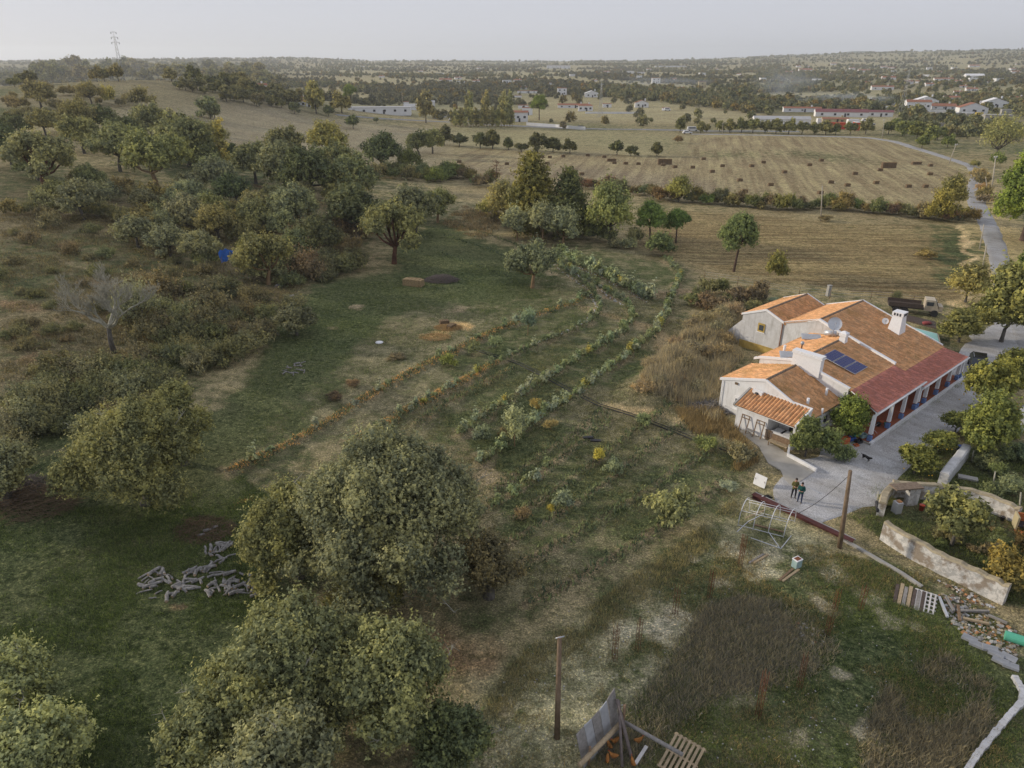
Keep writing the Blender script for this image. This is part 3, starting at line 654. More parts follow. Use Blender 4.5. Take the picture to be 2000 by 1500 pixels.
# ------------------------------------------------------------------ trees of the middle distance, left to right
HE = [
 ('open_oak',90,378,150,OAK,'dark-trunked oak with a forked trunk near the left edge',dict(vi=0)),
 ('open_oak',310,372,150,(.10,.105,.05),'golden-topped oak on the scrub slope right of the forked oak',dict(vi=1)),
 ('oak',25,330,110,DARK,'dark oak cut by the left edge on the slope',{}),
 ('oak',165,300,90,OAK,'rounded oak behind the forked oak',{}), ('oak',235,335,110,OAK,'wide oak left of the golden-topped oak',{}),
 ('oak',250,300,85,DARK,'small dark oak on the rim of the open slope',{}), ('oak',370,325,120,(.10,.105,.055),'tall oak right of the golden-topped oak',{}),
 ('open_oak',375,430,100,GREY,'grey broad oak under the tall oak',{}), ('oak',165,430,100,GREY,'low silvery oak beneath the forked oak',{}),
 ('poplar',440,335,24,(.17,.165,.06),'slim bright yellow tree among the oaks on the left slope',dict(hs=.75)), ('bush',415,345,60,PALE,'pale bush beside the slim yellow tree',{}),
 ('oak',500,360,100,OAK,'oak at the left end of the dense oak row',{}), ('oak',560,380,120,GREY,'oak second from the left in the dense row',{}),
 ('oak',610,395,130,DARK,'dark oak in the middle of the dense row',{}), ('oak',660,370,110,(.10,.105,.055),'oak with golden top in the dense row',{}),
 ('oak',690,400,120,OAK,'oak at the right end of the dense row',{}), ('oak',560,330,100,OAK,'oak behind the dense row with ochre tips',{}), ('oak',640,315,90,YEL,'yellow-green oak behind the dense row',{}),
 ('oak',750,335,90,DARK,'dark oak at the corner of the stubble field',{}), ('oak',820,305,60,DARK,'small dark oak beyond the corner of the stubble field',{}), ('oak',800,335,55,(.07,.08,.035),'low oak in the hedge at the field corner',{}),
 ('oak',845,300,58,OAK,'oak at the head of the hedge by the meadow',{}),
 ('open_oak',770,515,155,OAK,'red-trunked cork oak above the brushwood pile',dict(vi=0)), ('oak',700,470,130,DARK,'dark oak beside the red-trunked cork oak',{}),
 ('oak',810,460,120,(.07,.08,.05),'shaded oak right of the red-trunked cork oak',{}),
 ('open_oak',855,435,88,(.09,.10,.05),'small oak with a stripped orange trunk on the terraces',dict(vi=1)),
 ('oak',575,450,110,GREY,'grey oak left of the red-trunked cork oak',{}), ('oak',620,500,100,(.065,.07,.04),'shaded oak over the scrub bank',{}),
 ('open_oak',525,555,135,(.092,.098,.048),'leaning oak with bare pale trunks above the blue tarpaulin',dict(vi=2)),
 ('open_oak',395,520,90,GREY,'sparse grey oak left of the blue tarpaulin',dict(vi=2)), ('oak',275,470,70,(.10,.095,.045),'ochre-tipped oak in the middle of the left slope',{}),
 ('oak',325,460,60,GREY,'grey oak next to the ochre-tipped oak',{}), ('oak',370,395,70,GREY,'low round oak on the left slope',{}), ('oak',460,410,85,DARK,'dark oak below the dense row',{}),
 ('oak',580,655,95,(.075,.078,.052),'dark round oak standing alone at the edge of the meadow',dict(hs=.8)),
 ('bare',270,640,110,(.095,.10,.065),'willowy grey-green bush tree beside the dead tree',{}),
 ('open_oak',1040,562,118,(.082,.092,.062),'single pale-trunked oak on the terraces',dict(vi=1)),
 ('cedar',1038,455,92,(.072,.072,.028),'gold-tinged conifer, the taller of the two',dict(hs=1.0)), ('cedar',1108,462,84,(.052,.060,.030),'dark green conifer right of the gold-tinged one',dict(hs=.92)),
 ('olive',1060,475,75,OLV,'silvery olive under the gold-tinged conifer',{}), ('olive',1010,470,60,OLV,'olive left of the conifers',{}), ('olive',1100,480,70,OLV,'olive under the dark green conifer',{}),
 ('willow',985,435,75,(.12,.12,.065),'pale yellow-green tree left of the conifers',{}), ('bush',955,420,50,YEL,'yellow bush beside the dead pine',{}),
 ('willow',1190,475,95,(.105,.125,.055),'loose light green tree right of the conifers',dict(hs=1.15)), ('bush',1165,470,60,DARK,'dark bush at the foot of the light green tree',{}),
 ('pine',1270,478,70,PINE,'stone pine, left of the pair by the lower field',dict(vi=0)), ('pine',1320,475,56,PINE,'stone pine, right of the pair by the lower field',dict(vi=1,hs=.95)),
 ('pine',1433,530,90,(.060,.080,.042),'lone stone pine at the edge of the lower field',dict(vi=0,hs=1.05)),
 ('bush',1290,500,70,(.06,.075,.04),'dark bush below the pair of stone pines',{}),
 ('willow',1325,395,52,(.105,.105,.042),'yellow tree in the hedge between the two fields',dict(hs=.9)), ('bush',1345,395,30,DARK,'dark bush beside the yellow hedge tree',{}),
 ('willow',1850,415,58,(.105,.105,.045),'tall yellow-leaved tree by the lane bend',dict(hs=1.15)), ('bush',1835,432,60,(.10,.095,.035),'bright yellow bush under the tall yellow-leaved tree',dict(hs=1.4)),
 ('pine_big',1998,470,160,(.082,.108,.026),'broad stone pine at the right edge, the upper one',{}), ('pine_big',2030,600,135,(.070,.098,.026),'stone pine at the right edge beside the lane, the lower one',{}),
 ('bush',1945,325,32,(.07,.09,.035),'round clipped bush beside the lane bend',dict(hs=1.3)), ('bare',1945,310,95,(.12,.12,.06),'large half-bare tree beyond the lane bend',dict(hs=1.0)),
 ('bush',1515,550,52,(.09,.09,.032),'round yellow-green tree left of the concrete post',dict(hs=1.7)), ('willow',1885,590,85,(.11,.105,.048),'thin yellow-leaved tree above the pool',dict(hs=.85)),
 ('laurel',1955,668,125,(.092,.092,.036),'large golden-green tree at the end of the drive',dict(hs=.95)), ('laurel',1872,668,84,(.085,.092,.040),'round green tree between the pool and the black car',dict(hs=.62)),
 ('bare',1750,590,26,DARK,'small dark bush on the truck side of the fence',{}),
 ('small',832,240,44,(.11,.10,.06),'grey-brown tree beside the main road',dict(hs=1.4)), ('small',690,252,30,DARK,'small dark oak alone on the open hillside',{}), ('small',412,232,46,OAK,'broad low oak on the open hillside',{}),
 ('small',420,232,30,GREY,'shrub touching the broad low oak',{}), ('small',357,244,22,DARK,'round dark bush on the open hillside',{}), ('small',330,250,40,GREY,'pale scrub oak left of the round dark bush',{}),
 ('oak',82,212,66,(.10,.098,.055),'large oak at the left of the hill brow',{}), ('oak',180,205,52,(.11,.105,.055),'oak with a rounded top on the hill brow',{}), ('bush',215,205,34,YEL,'yellow bush beside the rounded hill-brow oak',dict(hs=1.6)),
 ('bush',275,208,52,(.10,.09,.05),'tawny bush on the hill brow',{}), ('small',185,235,18,GREY,'tiny grey tree below the hill brow',{}),
 ('small',618,222,48,(.095,.098,.045),'yellow-green poplar clump left of the white warehouse',dict(hs=1.3)), ('small',668,221,42,(.105,.10,.042),'golden tree left of the white warehouse',dict(hs=1.0)),
 ('pine',686,205,30,(.07,.095,.03),'umbrella pine over the white warehouse',{}), ('pine',1053,234,38,(.07,.095,.03),'umbrella pine beside the white villa',{}),
 ('small',642,228,24,DARK,'dark shrub in front of the golden tree',{}), ('small',575,222,24,DARK,'dark tree at the foot of the hill near the orange roofs',{}),
 ('small',1100,253,17,(.10,.095,.07),'round grey bush beside the main road wall',{}), ('small',1328,258,26,(.06,.062,.03),'dark oak at the field corner by the white van',dict(hs=1.1)),
 ('bush',1325,280,22,BRN,'brown bramble clump between the two stubble fields',{}),
 ('small',735,240,12,GREY,'little grey tree beneath the open hillside',{}),
]
for k_, u, v, w, c, lab, kw in HE: T(k_, u, v, w, c, lab, **kw)
for i, (u, v, w, h) in enumerate([(938,290,34,1.0),(962,291,38,1.0),(993,293,26,.95),(1018,297,28,.7),(1050,298,38,1.1),(1080,297,34,.85),(1113,299,32,.9),(1205,303,32,1.0),(1232,305,28,.8),(1283,305,28,1.0),(868,284,40,1.0),(897,286,34,.8)]):
    T('small', u, v, w, (.050, .055, .030), ['leftmost','second','third','fourth','fifth','sixth','seventh','eighth','ninth','rightmost','first of the two paler','second of the two paler'][i]+' dark oak in the row along the stubble field', group='oaks in a row along the stubble field', hs=h)
POP = [883,889,894,899,904,909,914,920,925,930,935,941,946,951,956,962,968,973,979,985,990,996,1001]
for i, u in enumerate(POP):
    big = i in (6, 7, 12, 13, 18, 19, 20, 21)
    T('poplar', u, 247+(i % 3)*.6, 12 if big else 9, (.135, .135, .075), 'slender yellow poplar in the roadside poplar row', name='poplar', group='poplars in a row beside the main road', hs=1.0 if big else .72)
for i, (u, v, w) in enumerate([(1405,257,22),(1425,259,26),(1448,259,28),(1470,260,30),(1494,260,26),(1515,261,28),(1540,262,30),(1566,262,26),(1590,262,24),(1612,263,26),(1632,263,22),(1660,263,26),(1380,258,16),(1368,260,22),(1690,262,30)]):
    T('small', u, v, w, (.082, .086, .045), 'olive-green tree in the hedge before the builders yard', group='trees in the hedge before the builders yard', hs=1.05)
for i, (u, v, w) in enumerate([(1735,262,30),(1762,266,34),(1790,272,36),(1815,280,36),(1830,274,32),(1775,258,26),(1745,254,24),(1850,288,28),(1800,290,28)]):
    T('small', u, v, w, (.072, .086, .036), 'broad green tree in the grove between the lane and the village', group='trees in the grove beside the lane', hs=.95)
# hedge between the two fields and thickets: each shrub its own object
rg = random.Random(5)
for a, b, n, wp, c, lab, gr in [((1130,362),(1320,395),13,28,(.070,.066,.040),'russet bramble shrub in the ditch hedge, left part','shrubs in the ditch hedge'),
     ((1350,398),(1610,412),19,30,(.068,.070,.038),'olive bramble shrub in the ditch hedge, middle part','shrubs in the ditch hedge'),
     ((1620,408),(1900,432),22,31,(.076,.074,.040),'tawny bramble shrub in the ditch hedge, right part','shrubs in the ditch hedge'),
     ((880,345),(960,365),7,34,(.055,.062,.035),'dark shrub in the thicket below the stubble field','shrubs in the thicket below the stubble field'),
     ((740,345),(880,352),12,40,(.060,.064,.038),'dark green shrub at the foot of the hedge corner','shrubs in the thicket below the stubble field'),
     ((1905,330),(1925,400),7,30,(.11,.10,.055),'shrub on the bank right of the lane','shrubs on the lane bank')]:
    for i in range(n):
        t = (i+rg.uniform(-.3, .3))/max(1, n-1); u = a[0]+(b[0]-a[0])*t; v = a[1]+(b[1]-a[1])*t+rg.uniform(-4, 5)
        T('bush', u, v, wp*rg.uniform(.8, 1.4), tuple(x*rg.uniform(.8, 1.25) for x in c), lab, 'shrub', 'shrub', gr, hs=rg.uniform(.8, 1.3), sink=.1)
def scatter(poly, n, seed=1, mind=0.0):
    """n photo positions inside a photo polygon"""
    r_ = random.Random(seed); us = [p[0] for p in poly]; vs = [p[1] for p in poly]; out = []
    P_ = [(float(a), float(b)) for a, b in poly]; tries = 0
    while len(out) < n and tries < n*60:
        tries += 1; u = r_.uniform(min(us), max(us)); v = r_.uniform(min(vs), max(vs))
        if inpoly(np.array([u]), np.array([v]), P_)[0] and all(hypot(u-a, v-b) > mind for a, b in out): out.append((u, v))
    return out
SCR = [([(40,790),(140,700),(240,660),(330,560),(480,540),(620,560),(560,640),(450,720),(330,760),(260,820),(120,860),(0,900)],84,82,'scrub','shrubs on the scrub bank','shrub on the dark scrub bank left of the meadow',[(.078,.080,.048),(.066,.072,.042),(.072,.066,.042),(.090,.094,.062),(.060,.066,.040)],19),
       ([(520,420),(700,440),(700,540),(600,560),(560,520)],34,66,'scrub','shrubs below the oak row','shrub on the shaded ground under the oak row',[(.06,.064,.04),(.075,.06,.042)],12),
       ([(0,560),(0,430),(120,400),(330,500),(430,520),(420,560),(200,640),(0,720)],42,46,'scrub','low shrubs on the open slope','low heather shrub on the open brown slope at the left',[(.075,.074,.046),(.070,.076,.042),(.080,.070,.045)],22),
       ([(0,420),(180,360),(420,400),(560,430),(500,500),(330,460),(150,420)],34,52,'bush','bushes under the slope oaks','small bush between the oaks of the left slope',[(.085,.082,.045),GREY,(.10,.09,.045)],20),
       ([(930,430),(1080,470),(1260,500),(1260,470),(1180,455),(1090,450),(960,400)],13,40,'bush','bushes around the conifers','grey-green bush around the foot of the conifers',[GREY,(.10,.095,.06),OLV],16),
       ([(1250,780),(1275,715),(1340,655),(1430,615),(1440,680),(1400,745),(1330,790)],26,44,'scrub','tawny brush on the bank','tawny dry brush on the bank beside the farmhouse',[(.13,.11,.08),(.11,.10,.075),(.14,.115,.08)],20),
       ([(1320,590),(1380,560),(1490,575),(1470,625),(1400,610)],11,46,'bush','bushes behind the farmhouse','dark thicket bush behind the farmhouse gable',[(.065,.07,.04),(.075,.06,.045)],18),
       ([(0,350),(250,340),(450,330),(680,380),(700,440),(560,470),(330,440),(150,400),(0,400)],12,80,'oak','oaks filling the left slope','oak in the thick of the left slope wood',[OAK,GREY,(.10,.10,.05),(.075,.08,.045)],30),
       ([(240,480),(420,430),(560,440),(600,520),(480,560),(380,520)],12,74,'oak','oaks around the blue tarpaulin','oak in the scrub around the blue tarpaulin',[OAK,GREY,(.10,.10,.05)],36),
       ([(0,255),(200,250),(400,290),(500,310),(470,340),(300,280),(120,270),(0,285)],16,66,'oak','oaks along the rim of the slope','oak in the belt along the rim of the left slope',[OAK,(.10,.10,.055),DARK],34),
       ([(1765,1005),(1900,1005),(1975,1050),(1975,1110),(1900,1105),(1800,1045)],11,34,'bush','weeds inside the walled garden','weedy bush inside the walled garden',[(.085,.08,.05),(.07,.085,.045),(.10,.085,.055)],16),
       ([(1885,840),(1995,850),(1995,960),(1930,970),(1895,930)],11,40,'bush','bushes of the right garden','green bush in the garden behind the curved wall',[(.06,.08,.04),(.07,.085,.05)],20),
       ([(20,172),(110,143),(260,138),(450,142),(520,156),(560,175),(500,185),(400,165),(330,160),(130,160)],96,27,'small','oaks on the wooded hilltop','oak in the wood along the hilltop',[(.085,.085,.048),(.095,.09,.05),(.072,.075,.042)],10),
       ([(430,160),(560,178),(610,205),(560,215),(460,205),(400,190),(330,175)],44,27,'small','oaks on the wooded hilltop','oak in the wood on the right shoulder of the hill',[(.066,.07,.042),(.08,.08,.045)],9),
       ([(0,205),(60,175),(200,180),(330,205),(200,215),(0,240)],24,26,'bush','bushes on the hill brow','bush on the grassy brow of the hill',[(.10,.09,.055),(.085,.08,.048)],12)]
for poly, n, wp, kd, gr, lab, cols, md in SCR:
    for i, (u, v) in enumerate(scatter(poly, n, int(poly[0][1])+n, md)):
        if hypot(u-230, v-690) < 48 or hypot(u-455, v-530) < 38 or hypot(u-530, v-585) < 30: continue
        T(kd, u, v, wp*rg.uniform(.65, 1.3), cols[i % len(cols)], lab, 'tree' if kd in ('oak', 'small') else 'shrub', 'oak_tree' if kd in ('oak', 'small') else 'shrub', gr, hs=rg.uniform(.8, 1.15), sink=.12)
# shrubs and saplings of the terraces
TE = [('sapling',1005,872,52,(.125,.140,.100),'silvery young olive tree standing on the terraces',dict(hs=1.1)),('sapling',1031,655,34,(.10,.125,.10),'blue-green sapling with a bare stem, the upper one',dict(hs=1.1)),
 ('bush',925,692,36,(.075,.090,.055),'dark leafy sapling at the end of the straw row',dict(hs=1.2)),('bush',968,680,34,(.10,.12,.08),'leafy sapling beside the dark one at the straw row',dict(hs=1.2)),
 ('bush',875,715,38,(.085,.105,.04),'yellow-green pea bush on the highest straw row',{}),('bush',1310,1030,105,(.094,.108,.058),'large pale green round bush beside the lane',dict(hs=1.25)),
 ('olive',1075,840,34,(.13,.115,.06),'yellowish feathery fennel bush on the terraces',dict(hs=.6)),('bush',1050,800,34,(.14,.115,.05),'ochre bush behind the fennel',dict(hs=1.1)),
 ('bush',940,860,46,(.085,.11,.085),'blue-green bush left of the young olive tree',{}),('bush',985,855,24,(.085,.075,.05),'brown bush touching the young olive tree',dict(hs=1.3)),
 ('bush',1200,930,46,(.105,.12,.09),'grey-green bush below the yellow sprigs',dict(hs=1.1)),('sapling',1170,905,26,(.17,.165,.045),'bright yellow sprigs on a small tree in the terraces',dict(hs=.8)),
 ('sapling',1075,1000,16,(.16,.15,.04),'small yellow-leaved sprout by the silver bush',dict(hs=.8)),('bush',1100,990,50,(.105,.125,.10),'silver-green bush beside the yellow sprout',{}),
 ('bush',1020,1012,40,(.09,.075,.05),'brown bush left of the silver-green bush',{}),('bush',1255,830,36,(.09,.11,.07),'bushy plant by the hose on the terraces',{}),('bush',1380,880,46,(.095,.105,.05),'yellow-topped bush at the end of the last row',{}),
 ('bush',1445,905,58,(.105,.095,.068),'thin-leaved bush by the front yard with a bare stem',dict(hs=1.2)),('olive',1420,960,40,(.14,.155,.125),'pale cactus-like bush above the white board',dict(hs=.5)),
 ('laurel',1572,892,64,(.062,.078,.036),'dense upright green laurel in front of the porch',dict(hs=1.05)),('laurel',1655,855,74,(.078,.100,.032),'lemon tree climbing between the two roofs',dict(hs=.95)),
 ('bush',1610,890,70,(.070,.092,.045),'leafy shrub with purple flowers beside the drive',dict(hs=1.3)),('bush',1645,900,50,(.065,.085,.045),'low garden shrub at the corner of the drive',{}),
 ('citrus',1785,925,76,(.085,.095,.030),'lemon tree by the drive beside the stone wall',dict(hs=.8)),('citrus',1830,885,62,(.085,.098,.032),'small lemon tree second from the stone wall',dict(hs=.8)),
 ('citrus',1865,845,56,(.078,.09,.032),'lemon bush on the edge of the drive',dict(hs=.85)),('laurel',1920,890,110,(.075,.090,.034),'tall dense green bush in the garden',dict(hs=.95)),
 ('citrus',1925,800,108,(.085,.095,.03),'broad orange tree speckled with fruit beside the drive',{}),('citrus',1975,745,72,(.078,.09,.032),'orange tree at the right edge near the black car',{}),
 ('citrus',1858,1065,128,(.085,.092,.045),'broad citrus with yellowing leaves inside the garden walls',dict(hs=.95)),('bush',1965,1150,120,(.092,.080,.028),'mustard-coloured vine over the garden wall',dict(hs=1.1)),('bush',2010,1080,70,(.12,.085,.035),'russet vine at the right edge',{}),
 ('olive',1970,960,56,(.085,.10,.06),'grey-green rose bush in the garden',dict(hs=.55)),('bush',1730,985,44,(.10,.105,.05),'grassy tuft beside the ruined wall',dict(hs=.6)),
 ('bush',1995,900,60,(.06,.085,.06),'dark cactus patch at the right edge of the garden',{}),('bush',1555,600,34,(.19,.15,.06),'tawny grass bush behind the farmhouse',{}),('olive',1510,595,22,(.13,.16,.13),'blue-grey agave behind the farmhouse',dict(hs=.6)),
 ('bush',655,780,38,(.075,.055,.04),'dark dead shrub left of a pair on the meadow',dict(hs=.6)),('bush',690,755,34,(.085,.062,.045),'dark dead shrub right of a pair on the meadow',dict(hs=.5)),
 ('bush',775,700,40,(.08,.068,.05),'low dead brush below the white lid',dict(hs=.35)),('bush',1810,505,44,(.105,.09,.04),'tawny bush in the lower field',dict(hs=.6)),('bush',1620,405,36,(.06,.075,.03),'dark round bush near the field power pole',dict(hs=1.1)),('bush',1610,432,30,(.08,.068,.045),'brown heap at the foot of the field power pole',dict(hs=.6))]
for k_, u, v, w, c, lab, kw in TE: T(k_, u, v, w, c, lab, 'shrub' if k_ in ('bush', 'crop') else 'tree', 'shrub' if k_ == 'bush' else 'garden_tree', **kw)
# leafy plants along the crop rows
rg = random.Random(77)
def along(pl, step):
    out = []; acc = 0
    for (x0, y0), (x1, y1) in zip(pl[:-1], pl[1:]):
        L_ = hypot(x1-x0, y1-y0); t = acc
        while t < L_: out.append((x0+(x1-x0)*t/L_, y0+(y1-y0)*t/L_)); t += step
        acc = t-L_
    return out
RN = {'b':('second',1.0,.55),'c':('third',.85,.60),'d':('fourth',.85,.64),'a':('uppermost',1.8,.7),'k':('far back',.7,1.2),'f':('short middle',1.6,.7),'h':('lower',1.2,.9),'i':('lowest',1.3,.9),'e':('broad lower left',1.9,.6),'g':('faint middle',1.9,.6)}
nc = 0
for kk, (nm, st, sz) in RN.items():
    for x, y in along(RW[kk], st):
        if kk in 'ab' and rg.random() < .35: continue
        if nc > 285: break
        x += rg.uniform(-.3, .3); y += rg.uniform(-.3, .3); nc += 1
        c = rg.choice([(.115,.135,.100),(.095,.120,.078),(.120,.140,.115),(.088,.108,.062),(.105,.12,.075)] if rg.random() < .95 else [(.15,.145,.05)])
        plant('crop', (x, y, zat(x, y)), sz*rg.uniform(.8, 1.5), c, 'leafy plant in the %s crop row of the terraces' % nm, 'plant', 'crop_plant', 'plants in the %s crop row' % nm, sink=.05)
# ------------------------------------------------------------------ far buildings
M['roof_far'] = tile_material('far_orange_roof', (.40, .17, .10), .1, .4); M['roof_grey'] = simple('grey_sheet_roof', (.40, .40, .40), .7, .1, .5)
M['roof_maroon'] = simple('maroon_sheet_roof', (.21, .085, .09), .7, .1, .5); M['dark'] = simple('dark_opening', (.035, .035, .04), .5, .2, 2)
M['yellow_wall'] = simple('ochre_wall', (.42, .36, .22), .9, .1, .8); M['red_paint'] = simple('red_paint', (.50, .075, .035), .6, .12, 1.2); M['blue_paint'] = simple('blue_paint', (.06, .13, .42), .6, .12)
M['green_paint'] = simple('green_paint', (.03, .22, .16), .6, .1); M['yellow_paint'] = simple('yellow_paint', (.60, .44, .05), .6, .1); M['concrete'] = simple('concrete', (.36, .35, .33), .95, .15, 1.5, dirt=((.18, .17, .15), .5))
M['glass'] = simple('window_glass', (.06, .07, .08), .15, .2); M['metal'] = simple('galvanised_metal', (.42, .43, .45), .45, .12, 3, metal=.3); M['rust'] = simple('rust', (.17, .065, .03), .9, .3, 5)
BUILT = []
def house(u, v, wpx, hpx, label, rz=0.0, dpt=None, wall='far_white', roofm='roof_far', pitch=.32, windows=2, hip=False, chim=True, cat='house', name='house', door=True, gable_front=False, group=None, flat=False, far=0):
    x, y = G(u, v); z = zat(x, y); D = depth(x, y, z); w = wpx*D/FPX; h = hpx*D/FPX*(.62 if not flat else .85)
    d = dpt*w if dpt else w*.6
    if h > 6.5: h = 6.5 if windows < 5 else h
    r = root(name, (x, y+d*.5, z-.1), label, cat, group, rz-atan2(x, y)*.5)
    BUILT.append((x, y+d*.5, max(w, d)*.62+2))
    MB().box((0, 0, h/2-.5), (w, d, h+1)).build('wall', M[wall], r)
    if flat:
        rf = MB().box((0, 0, h+.12), (w+.3, d+.3, .25)).build('roof', M[roofm], r)
    else:
        ov = .3; ph = (d if not gable_front else w)*.5*pitch*1.15
        if gable_front:
            hw = w/2+ov; hd = d/2+ov; q = [(-hw, -hd, h), (hw, -hd, h), (hw, hd, h), (-hw, hd, h), (0, -hd, h+ph), (0, hd, h+ph)]
            mb = MB().add(q, [(0, 4, 5, 3), (1, 2, 5, 4)], 0).add([(-w/2, -d/2, h), (w/2, -d/2, h), (0, -d/2, h+ph*.97), (-w/2, d/2, h), (w/2, d/2, h), (0, d/2, h+ph*.97)], [(0, 1, 2), (4, 3, 5)], 1)
        else:
            hw = w/2+ov; hd = d/2+ov; t = hw*(.55 if hip else 1); q = [(-hw, -hd, h), (hw, -hd, h), (hw, hd, h), (-hw, hd, h), (-t, 0, h+ph), (t, 0, h+ph)]
            mb = MB().add(q, [(0, 1, 5, 4), (2, 3, 4, 5)], 0).add(q, [(0, 4, 3), (1, 2, 5)], 0 if hip else 1)
        rf = mb.build('roof', [M[roofm], M[wall]], r)
        if chim:
            MB().box((w*.25, 0, h+ph+.3), (.9, .7, 1.5)).build('chimney', M[wall], rf)
    if windows and not far:
        n = windows; two = h > 5.2
        for k in range(n):
            for fl in ((.28, .72) if two else (.5,)):
                cx = -w/2+w*(k+.5)/n; cz = h*fl+.1
                wn = MB().box((cx, -d/2-.02, cz), (min(1.3, w*.5/n), .12, 1.1 if h > 2.6 else .7)).build('window', M['dark'], r)
                MB().box((cx, -d/2-.06, cz-.6), (min(1.5, w*.55/n), .16, .08)).build('sill', M[wall], wn)
        if door:
            MB().box((w*.07, -d/2-.03, 1.0), (1.0, .1, 2.0)).build('door', M['dark'], r)
    return r
